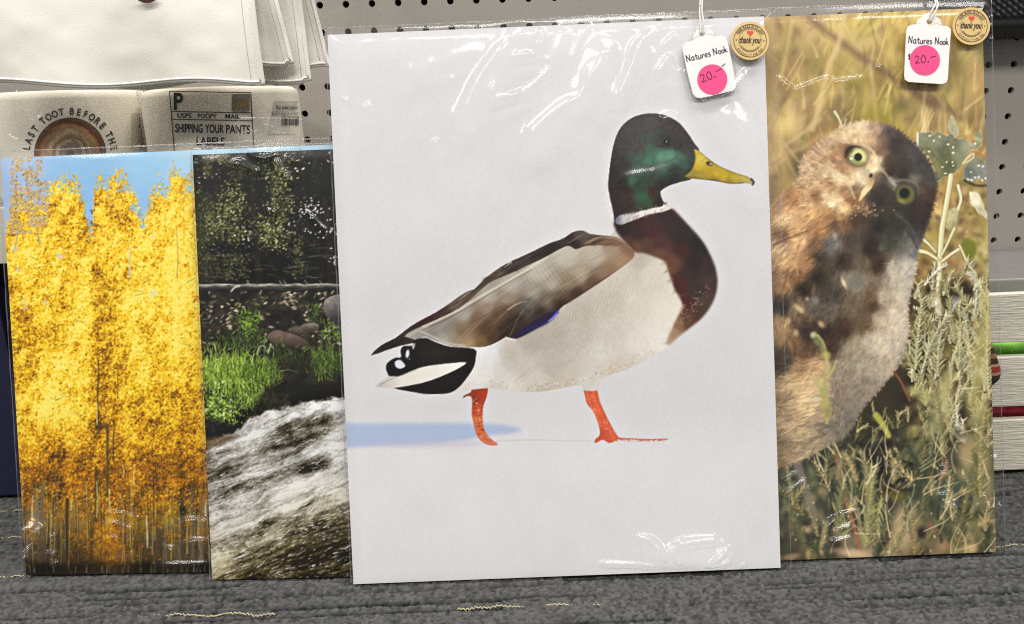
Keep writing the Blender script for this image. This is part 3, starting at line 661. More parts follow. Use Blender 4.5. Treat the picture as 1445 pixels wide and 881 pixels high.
    def sprig(x, y, ang, L, leaf_l, col, soft=.6, wd=2.0, al=.9, gap=3.4):
        """a stem with leaves along it"""
        curve = R.uniform(-.5, .5); px_, py_ = x, y; n = max(3, int(L / gap))
        path = [(x, y)]
        for i in range(n):
            an = ang + curve * i / n
            px_ += gap * math.cos(an); py_ += gap * math.sin(an); path.append((px_, py_))
        dk = [q * .45 for q in col]
        c.line(path, wd * .9, wd * .5, jit(col, .1), al, soft, 2)
        for i, (sx, sy) in enumerate(path):
            an = ang + curve * i / n
            for sd in (-1, 1):
                if R.random() < .18: continue
                la = an + sd * R.uniform(.35, .95); ll = leaf_l * R.uniform(.6, 1.15) * (1 - .35 * i / n)
                ex, ey = sx + ll * math.cos(la), sy + ll * math.sin(la)
                c.seg(sx + 1.2, sy + 1.4, ex + 1.2, ey + 1.4, wd, wd * .5, dk, al * .45, soft)
                k_ = 1.12 if sd * math.cos(la) < 0 else .88
                c.line([(sx, sy), ((sx + ex) / 2 + R.uniform(-1, 1), (sy + ey) / 2 + R.uniform(-1, 1)), (ex, ey)], wd, wd * .35, jit([min(255, q * k_) for q in col], .12), al, soft, 2)
    for _ in range(90):
        x, y = R.uniform(1278, 1404), R.uniform(400, 640)
        if y > 540 and x < 1296: continue
        c.blob(x, y, R.uniform(5, 12), R.uniform(6, 14), jit((54, 46, 32), .25), .6, 0, 1.3)
    for k in range(120):
        y = 400 + 240 * (k / 120) ** .9 + R.uniform(-12, 12); x = R.uniform(1284, 1404)
        if y > 560 and x < 1300: continue
        t_ = R.random()
        col = (226, 216, 168) if t_ < .45 else (198, 188, 134) if t_ < .75 else (160, 152, 100) if t_ < .88 else (238, 230, 196)
        sprig(x, y, math.radians(R.gauss(-90, 24)), R.uniform(16, 44), R.uniform(6, 13), col, .6, R.uniform(1.5, 2.5))
    for x, y, L, an in [(1292, 520, 100, -86), (1324, 530, 70, -94), (1352, 520, 90, -82), (1372, 540, 110, -92), (1396, 560, 150, -95), (1308, 500, 60, -70)]:
        sprig(x, y, math.radians(an), L, 15, (214, 206, 156), .7, 2.8, .95, 4.6)
    # ---- lower weeds, out of focus in front
    for _ in range(900):
        x, y = R.uniform(800, 1408), R.uniform(585, 800)
        s = R.uniform(3, 10)
        pal2 = [(96, 100, 70), (128, 126, 86), (60, 58, 42), (40, 36, 30), (168, 148, 104), (84, 92, 70)]
        c.blob(x, y, s * .7, s * 1.3, jit(R.choice(pal2), .15), R.uniform(.2, .55), R.gauss(0, .7), 1.3)
    for _ in range(70):
        x = R.uniform(1196, 1330); y = R.uniform(575, 700)
        if x < 1330 - (690 - y) * 1.4 and y < 600: continue
        sprig(x, y, math.radians(R.gauss(-80, 40)), R.uniform(10, 26), R.uniform(4, 8), R.choice([(150, 142, 92), (112, 108, 64), (190, 178, 128), (84, 82, 50)]), .7, 1.8, .75)
    for _ in range(60):
        x, y = R.uniform(1200, 1320), R.uniform(620, 700)
        c.blob(x, y, R.uniform(4, 9), R.uniform(3, 7), (34, 31, 26), .5, 0, 1.3)
    c.line([(1236, 586), (1246, 600), (1254, 615)], 9, 7, (176, 172, 84), .85, 1.6)
    c.line([(1205, 645), (1215, 650), (1222, 660), (1227, 676)], 2.6, 2, (196, 186, 130), .9, .8)
    c.line([(1190, 672), (1204, 684), (1218, 692)], 2, 2, (130, 130, 92), .8, .8)
    for x0, y0, x1, y1, col in [(1222, 680, 1236, 760, (178, 172, 112)), (1228, 700, 1250, 745, (190, 182, 120)), (1240, 705, 1226, 742, (170, 164, 104)), (1178, 700, 1190, 745, (152, 150, 98)), (1215, 720, 1232, 790, (140, 134, 100))]:
        for _ in range(9):
            dx, dy = R.uniform(-9, 9), R.uniform(-6, 6)
            c.line([(x0 + dx, y0 + dy), ((x0 + x1) / 2 + dx + R.uniform(-7, 7), (y0 + y1) / 2), (x1 + dx, y1 + dy)], 2.6, 1.4, jit(col, .14), .7, .9)
    for p, wd, col in [([(1165, 585), (1172, 610), (1183, 655), (1194, 705), (1206, 745), (1216, 788)], 6, (160, 112, 84)), ([(1322, 610), (1326, 640), (1330, 660)], 5, (150, 112, 88)), ([(1336, 650), (1330, 672), (1324, 690)], 4, (176, 126, 98)), ([(1312, 740), (1326, 760), (1340, 775)], 7, (140, 98, 74)), ([(1124, 650), (1136, 690), (1150, 728)], 12, (128, 118, 104))]:
        c.line(p, wd, wd * .8, col, .85, 2.2)
    for cx, cy, rx, ry, col, a in [(1335, 545, 12, 26, (176, 166, 110), .85), (1330, 580, 14, 24, (186, 176, 124), .8), (1306, 560, 12, 12, (178, 170, 112), .8), (1290, 552, 10, 8, (164, 158, 100), .8), (1316, 606, 14, 18, (146, 142, 98), .8), (1384, 500, 13, 46, (190, 178, 116), .75), (1378, 570, 16, 36, (176, 168, 106), .7), (1392, 440, 9, 40, (190, 180, 112), .6), (1366, 640, 14, 26, (182, 160, 112), .8), (1384, 650, 13, 26, (176, 158, 104), .7), (1386, 690, 16, 22, (150, 138, 92), .6), (1310, 640, 12, 22, (90, 100, 76), .7), (1296, 680, 14, 14, (62, 76, 66), .7), (1340, 690, 16, 16, (78, 92, 76), .7), (1276, 745, 17, 30, (188, 164, 126), .85), (1282, 730, 14, 26, (170, 156, 112), .6), (1206, 782, 24, 7, (206, 180, 146), .9), (1250, 782, 16, 6, (214, 190, 156), .9), (1136, 748, 10, 6, (186, 160, 118), .8), (1143, 782, 7, 8, (178, 150, 104), .85), (1160, 778, 5, 5, (172, 150, 120), .8), (1372, 774, 7, 8, (196, 168, 116), .85), (1350, 782, 8, 7, (190, 160, 116), .7), (1330, 770, 9, 10, (170, 140, 100), .6), (1116, 786, 14, 5, (164, 138, 102), .8), (1300, 752, 7, 9, (50, 42, 34), .8), (1180, 768, 8, 5, (60, 50, 42), .7), (1120, 700, 10, 18, (96, 104, 78), .6), (1344, 730, 10, 14, (104, 108, 76), .6), (1370, 742, 11, 14, (128, 124, 80), .6), (1256, 690, 14, 9, (52, 42, 22), .8), (1268, 700, 10, 7, (112, 104, 48), .7)]:
        c.blob(cx, cy, rx, ry, col, a, R.uniform(-.2, .2), 1.6)
    for _ in range(64):
        x, y = R.uniform(1106, 1404), R.uniform(640, 800)
        col = R.choice([(176, 164, 116), (134, 132, 88), (104, 108, 76), (192, 172, 122), (86, 92, 68), (150, 140, 92)])
        sf = R.choice([.9, 1.6, 2.6])
        sprig(x, y, math.radians(R.gauss(-88, 24)), R.uniform(24, 64), R.uniform(8, 17), col, sf, R.uniform(2.6, 5), .62, 5.5)
    for x, y, L, an, col in [(1222, 770, 110, -84, (182, 174, 116)), (1330, 640, 110, -92, (182, 172, 118)), (1384, 700, 130, -94, (186, 170, 114)), (1190, 760, 90, -100, (146, 142, 96)), (1350, 770, 90, -80, (140, 132, 86)), (1290, 790, 70, -86, (168, 150, 104))]:
        sprig(x, y, math.radians(an), L, 16, col, 1.5, 4, .8, 5.5)
    for _ in range(30):
        x, y = R.uniform(1120, 1400), R.uniform(640, 790)
        c.blob(x, y, 1.3, 1.6, (226, 212, 170), .6, 0, 1.5)
    for _ in range(150):                                    # tangle of dry pale stalks
        x, y = R.uniform(1150, 1404), R.uniform(470, 795)
        if x < 1420 - (y - 400) * .62 and y < 640: continue
        a = math.radians(R.gauss(-80, 34)); l = R.uniform(18, 54); k_ = R.uniform(-8, 8)
        c.line([(x, y), (x + l * .5 * math.cos(a) + k_, y + l * .5 * math.sin(a)), (x + l * math.cos(a), y + l * math.sin(a))], R.uniform(1, 2.4), .7, jit(R.choice([(226, 212, 164), (206, 190, 138), (188, 170, 120), (236, 224, 184)]), .1), R.uniform(.4, .85), R.choice([.6, .8, 1.5]), 4)
    # ---- the owl
    outline = [(1060, 300), (1090, 288), (1106, 271), (1126, 254), (1128, 237), (1135.4, 220.8), (1153.5, 202.6), (1171.7, 189), (1191.7, 177), (1213.4, 171.4), (1229.8, 172.7), (1249.8, 176.3), (1268, 184.5), (1280.6, 195.4), (1295, 208), (1309.7, 226.2), (1318.7, 244.4), (1322.4, 259), (1320.6, 277), (1315, 297), (1306, 326.3), (1297, 350), (1293.3, 371.7), (1289.7, 395.3), (1282.4, 428), (1281, 450), (1283, 466), (1278.8, 490), (1271.5, 511.7), (1253.4, 535.3), (1235, 557), (1215, 578.9), (1206, 598), (1189, 617), (1168, 630), (1140, 645), (1116, 656), (1098, 660), (1000, 660), (930, 560), (900, 430), (960, 340)]
    oc = c.rbf([(1215, 182, (204, 180, 140)), (1190, 192, (188, 160, 120)), (1168, 206, (172, 140, 104)), (1150, 224, (166, 132, 98)), (1138, 242, (176, 146, 112)), (1180, 222, (150, 110, 76)), (1192, 212, (146, 106, 72)), (1190, 240, (158, 116, 78)), (1215, 200, (202, 172, 128)), (1230, 196, (176, 142, 108)), (1236, 186, (150, 122, 96)), (1165, 240, (188, 158, 118)), (1185, 250, (210, 186, 146)), (1170, 262, (162, 122, 84)), (1150, 262, (174, 140, 100)), (1192, 268, (160, 120, 82)), (1200, 256, (206, 182, 140)), (1176, 284, (220, 190, 146)), (1165, 275, (196, 164, 120)), (1192, 292, (204, 168, 118)), (1216, 252, (194, 178, 142)), (1236, 226, (208, 182, 142)), (1232, 240, (214, 190, 150)), (1228, 250, (150, 130, 96)), (1206, 268, (118, 94, 66)), (1203, 285, (124, 84, 50)), (1250, 188, (84, 68, 60)), (1244, 200, (104, 80, 66)), (1262, 206, (72, 56, 49)), (1240, 215, (120, 90, 66)), (1254, 230, (84, 62, 48)), (1272, 228, (66, 58, 52)), (1290, 216, (80, 78, 74)), (1300, 236, (72, 72, 68)), (1312, 252, (84, 80, 72)), (1275, 246, (58, 49, 43)), (1256, 245, (70, 50, 40)), (1258, 258, (136, 126, 112)), (1290, 256, (118, 110, 98)), (1300, 262, (96, 76, 60)), (1312, 276, (88, 66, 50)), (1303, 294, (72, 52, 42)), (1292, 300, (66, 48, 40)), (1275, 298, (56, 55, 47)), (1254, 288, (74, 62, 50)), (1240, 280, (52, 42, 34)), (1247, 268, (56, 46, 38)), (1262, 302, (62, 56, 46)), (1290, 312, (60, 50, 45)), (1098, 292, (172, 134, 98)), (1120, 280, (158, 114, 72)), (1140, 282, (184, 144, 98)), (1152, 276, (148, 104, 66)), (1108, 310, (206, 168, 122)), (1140, 306, (186, 142, 94)), (1170, 302, (162, 116, 70)), (1120, 328, (176, 132, 88)), (1150, 322, (140, 98, 62)), (1165, 318, (150, 106, 64)), (1100, 348, (190, 154, 118)), (1130, 342, (196, 152, 104)), (1112, 368, (184, 142, 96)), (1135, 370, (150, 108, 70)), (1150, 350, (104, 74, 50)), (1105, 400, (150, 112, 76)), (1126, 392, (118, 84, 54)), (1105, 330, (112, 82, 58)), (1180, 318, (92, 70, 54)), (1210, 310, (62, 46, 36)), (1190, 312, (112, 78, 50)), (1240, 318, (48, 42, 36)), (1200, 338, (62, 52, 46)), (1230, 350, (44, 35, 29)), (1252, 336, (60, 61, 54)), (1176, 345, (94, 90, 83)), (1160, 362, (58, 46, 38)), (1190, 370, (52, 42, 34)), (1216, 372, (78, 68, 56)), (1240, 372, (50, 37, 29)), (1135, 406, (46, 36, 28)), (1155, 392, (44, 35, 27)), (1165, 412, (60, 52, 44)), (1196, 396, (108, 98, 84)), (1184, 412, (62, 54, 44)), (1212, 400, (108, 103, 94)), (1226, 412, (80, 66, 52)), (1200, 430, (82, 72, 56)), (1230, 432, (62, 48, 36)), (1150, 430, (82, 74, 62)), (1125, 436, (112, 92, 66)), (1105, 430, (58, 48, 43)), (1170, 440, (80, 72, 62)), (1282, 330, (82, 82, 78)), (1265, 322, (60, 59, 54)), (1286, 348, (100, 100, 96)), (1262, 378, (128, 124, 117)), (1282, 380, (142, 139, 132)), (1272, 410, (134, 130, 122)), (1250, 420, (118, 112, 102)), (1266, 450, (140, 136, 128)), (1242, 450, (122, 116, 106)), (1222, 456, (76, 62, 48)), (1256, 480, (132, 128, 120)), (1232, 480, (136, 131, 121)), (1204, 490, (124, 114, 99)), (1216, 510, (123, 117, 107)), (1242, 520, (119, 113, 103)), (1192, 520, (126, 116, 101)), (1222, 545, (111, 103, 93)), (1190, 550, (122, 110, 94)), (1202, 576, (106, 98, 88)), (1104, 462, (154, 124, 88)), (1125, 452, (88, 68, 51)), (1120, 480, (108, 80, 54)), (1140, 470, (54, 43, 35)), (1165, 470, (48, 36, 27)), (1190, 462, (56, 40, 29)), (1170, 490, (60, 45, 32)), (1142, 500, (88, 62, 41)), (1105, 510, (58, 48, 40)), (1130, 522, (150, 116, 80)), (1152, 512, (176, 142, 102)), (1120, 540, (176, 146, 106)), (1150, 540, (192, 162, 118)), (1108, 570, (148, 120, 88)), (1140, 570, (196, 167, 122)), (1162, 590, (150, 130, 101)), (1120, 602, (166, 140, 106)), (1104, 622, (128, 106, 79)), (1140, 622, (148, 128, 99)), (1176, 602, (108, 98, 84)), (1195, 602, (104, 97, 85)), (1050, 400, (140, 104, 70)), (1000, 380, (170, 130, 90)), (1000, 500, (90, 70, 52)), (1050, 580, (150, 122, 88)), (960, 450, (110, 84, 60))], 2.0, 26)
    lm_ = oc.mean(-1, keepdims=True)
    oc = (.80 * oc + .20 * lm_ * np.array((1.08, 1.0, .86))) * 1.08
    chest = np.exp(-((X - 1250) / 60) ** 2 - ((Y - 460) / 130) ** 2)[..., None]
    oc = oc * (1 + chest * np.array((.07, .03, -.03)))
    oc = oc * (1 - .26 * sstep(1232, 1262, X + .25 * (Y - 230)) * (1 - sstep(320, 370, Y)))[..., None]      # the half of the face turned from the sun in the picture
    lift = 1 + .28 * np.exp(-((X - 1250) / 46) ** 2 - ((Y - 450) / 100) ** 2) + .08
    oc = oc * lift[..., None]
    w, f = c.mask(outline, 3, 1)
    a = f[..., None]
    det = ((fbm(X / 6, Y / 6, 4, 91) - .5) * .42 + 1)[w][..., None]
    c.im[w] = c.im[w] * (1 - a) + np.clip(oc[w] * det, 0, 255) * a
    P = spline(outline, 3, True)
    from_beak = (1225, 262)
    def inside(x, y):
        iy, ix = int(y) - c.y0 - w[0].start, int(x) - c.x0 - w[1].start
        return 0 <= iy < f.shape[0] and 0 <= ix < f.shape[1] and f[iy, ix] > .6
    for k in range(9000):                                   # plumage
        x, y = R.uniform(1040, 1322), R.uniform(172, 650)
        if not inside(x, y): continue
        if y < 300 and x > 1126:
            an = math.atan2(y - from_beak[1], x - from_beak[0]) + R.gauss(0, .25); l = R.uniform(4, 9)
        elif y < 390 and x < 1180:
            an = math.radians(R.gauss(142, 14)); l = R.uniform(7, 18)
        elif x < 1175 and y > 500:
            an = math.radians(R.gauss(165, 22)); l = R.uniform(10, 26)
        elif x > 1195 and y > 370:
            an = math.radians(R.gauss(125, 22)); l = R.uniform(6, 16)
        else:
            an = math.radians(R.gauss(105, 22)); l = R.uniform(5, 12)
        g = c.get(x, y)
        m = .27 if x < 1195 else .08
        c.seg(x, y, x + l * math.cos(an), y + l * math.sin(an), R.uniform(1, 2.6), .4, np.clip(g * R.uniform(1 - m, 1 + m) + R.uniform(-4, 5), 0, 255), .5, .8)
    for _ in range(330):                                    # loose hairs on the outline
        i = R.randrange(len(P)); x, y = P[i]
        if x < 1095: continue
        nx, ny = x - 1200, y - 400
        d = math.hypot(nx, ny); an = math.atan2(ny, nx) + R.gauss(0, .7); l = R.uniform(2, 5)
        g = c.get(x - 5 * nx / d, y - 5 * ny / d)
        c.seg(x, y, x + l * math.cos(an), y + l * math.sin(an), 1.4, .4, np.clip(g * 1.12, 0, 255), .6)
    # shadow edge down the forehead is in the print; pale brow lines, spots
    for p, wd, col, al in [([(1194, 200), (1204, 204), (1218, 206), (1230, 212), (1236, 222), (1240, 236)], 4, (218, 194, 152), .8), ([(1240, 236), (1250, 246), (1256, 256), (1264, 262)], 4, (190, 176, 150), .7), ([(1256, 252), (1262, 260), (1262, 268)], 5, (164, 156, 142), .7), ([(1264, 256), (1276, 254), (1290, 258), (1296, 266), (1296, 276)], 3, (130, 122, 110), .7), ([(1168, 236), (1180, 246), (1194, 256), (1202, 270), (1206, 280)], 5, (216, 192, 152), .7), ([(1164, 276), (1176, 282), (1186, 292)], 8, (224, 196, 152), .6), ([(1214, 246), (1222, 244), (1232, 246)], 4, (200, 186, 156), .6), ([(1092, 346), (1118, 334), (1140, 326)], 2, (100, 70, 46), .7), ([(1256, 306), (1272, 318), (1286, 334), (1294, 350)], 2, (44, 40, 36), .7), ([(1262, 300), (1280, 314), (1292, 330)], 2.5, (96, 94, 88), .5), ([(1096, 318), (1122, 306), (1150, 290)], 2.4, (216, 178, 130), .5), ([(1128, 352), (1124, 366), (1120, 378)], 3, (214, 172, 122), .6), ([(1110, 364), (1122, 372), (1126, 388)], 4, (206, 164, 112), .6), ([(1100, 424), (1106, 404), (1112, 380)], 4, (120, 84, 54), .6)]:
        c.line(p, wd, wd * .6, col, al, 1.6)
    for x, y, rx, ry, an, col in [(1128, 436, 9, 4, .7, (208, 184, 138)), (1112, 453, 4, 6, .3, (196, 170, 126)), (1159, 458, 6, 4, .8, (198, 168, 122)), (1123, 470, 4, 5, .2, (190, 164, 120)), (1191, 400, 2.6, 8, -.4, (228, 208, 166)), (1178, 333, 4, 5, 0, (166, 156, 140)), (1139, 422, 3, 3, 0, (180, 150, 112)), (1150, 424, 6, 6, 0, (130, 122, 112)), (1172, 350, 6, 14, .1, (104, 100, 94)), (1210, 398, 12, 12, 0, (112, 107, 98)), (1104, 478, 5, 12, .4, (168, 134, 92)), (1115, 486, 3, 9, -.4, (150, 118, 80)), (1098, 452, 4, 10, 0, (176, 142, 100)), (1244, 350, 5, 5, 0, (92, 88, 74)), (1210, 352, 6, 9, .4, (86, 78, 66)), (1224, 372, 4, 6, 0, (104, 94, 66)), (1148, 410, 3, 9, .1, (110, 92, 68)), (1186, 308, 5, 4, .5, (190, 150, 104)), (1226, 300, 4, 2, 0, (150, 118, 84)), (1236, 304, 4, 2, 0, (130, 104, 76))]:
        c.blob(x, y, rx, ry, col, .75, an, 1.5)
    for _ in range(50):
        c.blob(1215 + R.gauss(0, 14), 295 + R.gauss(0, 5), 1.2, 1, (196, 164, 120), .6, 0, 2)
    # eyes
    c.blob(1208, 220.5, 18, 16, (92, 66, 44), .75, .5, 2.5)
    c.blob(1209.8, 220.8, 15.2, 13, (66, 56, 36), 1, .5, 4)
    c.blob(1211, 221, 14, 12.2, (216, 208, 146), 1, .5, 4)
    c.blob(1204, 226, 8, 6, (150, 150, 92), .7, .6, 1.4)
    c.blob(1214, 231, 9, 4, (132, 132, 74), .6, .2, 1.4)
    c.blob(1198, 212, 6, 9, (84, 62, 46), .75, .7, 1.6)
    c.blob(1211, 221.8, 5.6, 5.8, (16, 14, 12), 1, 0, 4)
    c.blob(1201.3, 224, 2, 1.8, (250, 250, 240), 1, 0, 2.5)
    c.line([(1193, 222), (1196, 212), (1204, 207), (1214, 208)], 2.4, 1.2, (58, 38, 28), .8, 1)
    c.blob(1278, 275, 20, 17, (48, 46, 38), .7, 0, 2)
    c.blob(1277.5, 275, 13.5, 13.5, (106, 102, 54), 1, 0, 4)
    c.blob(1277.5, 275.5, 10.5, 11, (88, 86, 48), .7, 0, 3)
    c.blob(1276.4, 272.8, 7.6, 7.8, (27, 30, 28), 1, 0, 3.5)
    c.blob(1272, 284, 6, 3, (132, 134, 66), .6, .4, 1.6)
    # beak
    c.poly([(1235, 243), (1245, 244), (1252, 250), (1258, 262), (1252, 274), (1244, 282), (1228, 286), (1220, 284), (1228, 268)], c.rbf([(1240, 250, (88, 74, 58)), (1250, 262, (70, 60, 50)), (1235, 278, (58, 48, 38))], 1.5, 10), .6, 3, 2)
    c.poly([(1234, 252), (1230, 256), (1217, 268), (1214, 276), (1212, 284.5), (1217, 280), (1224, 272), (1231, 264)], c.rbf([(1232, 256, (186, 160, 118)), (1220, 270, (230, 202, 150)), (1214, 280, (222, 190, 136))], 1.5, 8), 1, 3)
    c.blob(1229, 248, 2.6, 3.4, (60, 46, 36), .9, .4, 2)
    # weed standing in front of the owl
    for p, wd, col in [([(1167, 596), (1166, 560), (1164, 530), (1166, 508), (1162, 486), (1154, 474)], 5, (176, 166, 108)), ([(1169, 532), (1176, 520), (1180, 510)], 4, (186, 172, 118))]:
        c.line(p, wd, wd * .8, col, .9, 1.4)
    for x, y, rx, ry, an, col in [(1148, 473, 5, 5, 0, (188, 184, 140)), (1154, 482, 6, 8, -.6, (116, 122, 84)), (1162, 494, 5, 9, -.4, (130, 128, 78)), (1166, 502, 7, 6, 0, (176, 166, 98)), (1168, 520, 4, 12, 0, (190, 174, 126)), (1154, 540, 4, 10, -.3, (186, 178, 118)), (1162, 552, 6, 9, .2, (172, 166, 104)), (1164, 570, 7, 9, 0, (180, 170, 104)), (1152, 564, 7, 3, .1, (206, 202, 164)), (1168, 582, 5, 9, 0, (156, 142, 92))]:
        c.blob(x, y, rx, ry, col, .9, an, 1.7)
    c.line([(1178, 158), (1183, 166), (1188, 178)], 4, 2, (216, 212, 176), .9, .9)
    c.line([(1194, 168), (1190, 180)], 2, 1.4, (206, 200, 160), .8, .8)
    for _ in range(16):
        c.line([(1304 + R.uniform(-4, 6), 186), (1306 + R.uniform(-8, 14), 152 + R.uniform(-4, 12))], 1.6, .7, jit((214, 188, 138), .12), .6, .9)
    c.line([(1262, 526), (1272, 540), (1284, 566)], 4, 3, (128, 84, 60), .9, .8)
    return c

# ------------------------------------------------------------------ picture 3: golden aspens
def paint_aspen():
    c = Cv(-6, 196, 512, 826)
    X, Y = c.X, c.Y
    sky = c.rbf([(20, 226, (166, 190, 228)), (100, 226, (140, 186, 224)), (200, 220, (150, 196, 228)), (270, 222, (172, 208, 230)), (130, 270, (142, 186, 226)), (200, 270, (150, 192, 228)), (40, 300, (164, 186, 220)), (400, 210, (178, 212, 230))], 1.3, 300)
    c.im[:] = sky + ((fbm(X / 50, Y / 25, 3, 4) - .5) * 14)[..., None]
    def dab(x, y, s, col, al=.9):
        c.blob(x, y, s * R.uniform(.6, 1.1), s * R.uniform(.6, 1.1), col, al, R.uniform(0, 3), 1.8)
    LIT = [(250, 214, 30), (246, 200, 22), (254, 228, 70), (238, 188, 26), (250, 222, 48)]
    MID = [(224, 166, 20), (208, 150, 18), (232, 178, 22), (196, 138, 18)]
    DRK = [(150, 102, 14), (118, 82, 18), (176, 118, 14), (88, 64, 18), (190, 128, 16)]
    # distant mass, all forest below the skyline
    def crown(pts, n, pal, s0=1.5, s1=3.2, holes=.35):
        P = np.array(pts, float)
        w, f = c.mask(pts, 3, 2)
        for _ in range(n):
            x = R.uniform(P[:, 0].min(), P[:, 0].max()); y = R.uniform(P[:, 1].min(), P[:, 1].max())
            iy, ix = int(y) - c.y0 - w[0].start, int(x) - c.x0 - w[1].start
            if not (0 <= iy < f.shape[0] and 0 <= ix < f.shape[1]) or f[iy, ix] < R.random() * .8 + .05: continue
            if vnoise(x / 7, y / 7, 5) < holes: continue
            dab(x, y, R.uniform(s0, s1), jit(R.choice(pal), .1))
    tops = MID + [(206, 168, 70), (176, 134, 44), (232, 200, 84)] + LIT[:2]
    pale = [(214, 178, 96), (190, 150, 70), (206, 184, 150), (176, 158, 150), (222, 190, 70), (150, 116, 60), (178, 164, 178)]
    for p in ([(42, 236), (38, 262), (46, 290), (52, 322)], [(30, 300), (42, 306), (52, 318)], [(20, 318), (24, 290), (22, 262)]):
        c.line(p, 1.2, 2.2, (134, 116, 100), .8, .7)
    crown([(128, 306), (136, 292), (146, 300), (152, 318), (148, 330), (130, 330)], 420, [(110, 98, 100), (140, 120, 80), (90, 80, 70)], 1.2, 2.2, .3)
    # the wall of leaves
    tree = fbm(X / 30, Y / 44, 3, 15)
    fine = fbm(X / 8, Y / 8, 3, 16)
    leafy = fbm(X / 3.2, Y / 3.2, 3, 18)
    ytop = np.interp(X, [-10, 8, 14, 20, 32, 45, 58, 66, 71, 78, 95, 108, 116, 121, 127, 130, 133, 140, 150, 165, 178, 184, 193, 198, 203, 206, 214, 226, 234, 238, 244, 252, 262, 275, 300, 330, 370, 400, 440, 480, 520],
                     [330, 322, 300, 280, 272, 280, 290, 276, 262, 254, 252, 257, 270, 296, 320, 316, 262, 252, 260, 251, 255, 274, 284, 306, 316, 296, 274, 262, 276, 252, 236, 242, 256, 252, 246, 240, 252, 238, 254, 242, 250])
    under = np.zeros_like(c.im)
    yy = np.clip((Y - 300) / 500, 0, 1)
    for k, (a0, b0) in enumerate([(216, 168), (166, 108), (24, 18)]):
        under[..., k] = a0 + (b0 - a0) * sstep(.38, .8, yy)
    dep = Y - ytop
    lobes = fbm(X / 15, Y / 15, 2, 19)
    cover = sstep(0, 20, dep + 46 * (leafy - .5) + 40 * (fine - .5) + 34 * (lobes - .5) + 4)
    cl = [(40, 370, 34, 50, 1.0), (35, 430, 24, 30, -.5), (118, 440, 20, 90, .9), (86, 520, 30, 60, .9), (60, 470, 26, 20, -.6), (160, 350, 30, 30, .5), (190, 420, 26, 60, .7), (250, 440, 26, 90, .9), (255, 300, 26, 40, .7), (140, 400, 16, 60, -.4), (150, 560, 22, 60, -.7), (255, 570, 30, 60, -.8), (200, 520, 24, 40, .5), (60, 580, 34, 40, .8), (110, 610, 20, 30, .4), (210, 470, 20, 30, -.4), (45, 640, 20, 22, .5), (35, 520, 14, 40, .1), (190, 620, 22, 20, .5), (122, 320, 12, 40, -.6), (90, 360, 14, 40, -.1), (95, 290, 24, 30, .5), (270, 360, 20, 40, .5), (215, 380, 16, 40, -.2), (30, 560, 10, 60, .4), (170, 480, 14, 30, -.3), (20, 330, 12, 30, -.4), (240, 650, 30, 24, -.3), (110, 660, 30, 20, -.2)]
    emb = fbm(X / 13, Y / 22, 3, 81) - fbm((X + 3) / 13, (Y + 10) / 22, 3, 81)
    emb2 = fbm(X / 6, Y / 6, 2, 83) - fbm((X + 2) / 6, (Y + 3) / 6, 2, 83)
    col_ = fbm(X / 20, Y / 75, 3, 84)
    lum = .5 * (tree - .5) + .9 * (col_ - .5) + .95 * emb + .6 * emb2 + .5 * (fine - .5)
    for x, y, rx, ry, v in cl: lum = lum + v * .56 * np.exp(-((X - x) / rx) ** 2 - ((Y - y) / ry) ** 2)
    lum = lum - .5 * sstep(570, 700, Y) + .16
    leaf2 = fbm(X / 1.9, Y / 1.9, 2, 86)
    lf = lum + .75 * (leafy - .5) + 1.1 * (leaf2 - .5) + .06
    st = [-.9, -.45, -.1, .2, .5, .9]
    up = [(84, 58, 14), (146, 98, 14), (200, 142, 16), (240, 188, 24), (250, 212, 46), (255, 234, 108)]
    lo = [(74, 52, 18), (126, 80, 16), (174, 108, 16), (204, 134, 18), (232, 172, 24), (248, 210, 50)]
    lowt = sstep(560, 690, Y)
    body = np.stack([np.interp(lf, st, [q[k] for q in up]) * (1 - lowt) + np.interp(lf, st, [q[k] for q in lo]) * lowt for k in range(3)], -1)
    c.im[:] = c.im * (1 - cover[..., None]) + body * cover[..., None]
    for k in range(27000):
        x, y = R.uniform(-4, 510) if k % 3 == 0 else R.uniform(2, 300), R.uniform(246, 730)
        iy, ix = int(y) - c.y0, int(x) - c.x0
        if cover[iy, ix] < R.uniform(.25, .9): continue
        if y > 700 and R.random() < (y - 700) / 60: continue
        v = lf[iy, ix] + R.gauss(.02, .42)
        t_ = min(1, max(0, (y - 560) / 130))
        col = [np.interp(v, st, [q[m_] for q in up]) * (1 - t_) + np.interp(v, st, [q[m_] for q in lo]) * t_ for m_ in range(3)]
        c.blob(x, y, R.uniform(.7, 1.6), R.uniform(.7, 1.4), jit(col, .06), .78, R.uniform(0, 3), 1.9)
    for _ in range(900):                                    # leaf sprays standing off the crowns
        x = R.uniform(8, 508); iy = int(np.interp(x, np.arange(c.W) + c.x0, ytop[0])); y = iy + R.gauss(2, 7)
        c.blob(x, y, R.uniform(.7, 1.5), R.uniform(.7, 1.5), jit(R.choice([(214, 164, 40), (236, 190, 40), (176, 134, 50), (206, 176, 100)]), .1), .8, 0, 1.6)
    crown([(14, 236), (28, 222), (50, 220), (60, 240), (66, 262), (70, 312), (14, 330)], 2600, pale, .8, 1.6, .36)
    for x, y, w_, h_ in [(36, 429, 4, 7), (216, 415, 5, 6), (22, 350, 4, 6), (26, 380, 3, 5), (84, 362, 5, 3), (216, 332, 2, 7), (64, 428, 3, 2)]:
        for _ in range(int(w_ * 4)): dab(x + R.gauss(0, w_ * .5), y + R.gauss(0, h_ * .5), 1.1, (202, 206, 226), .8)
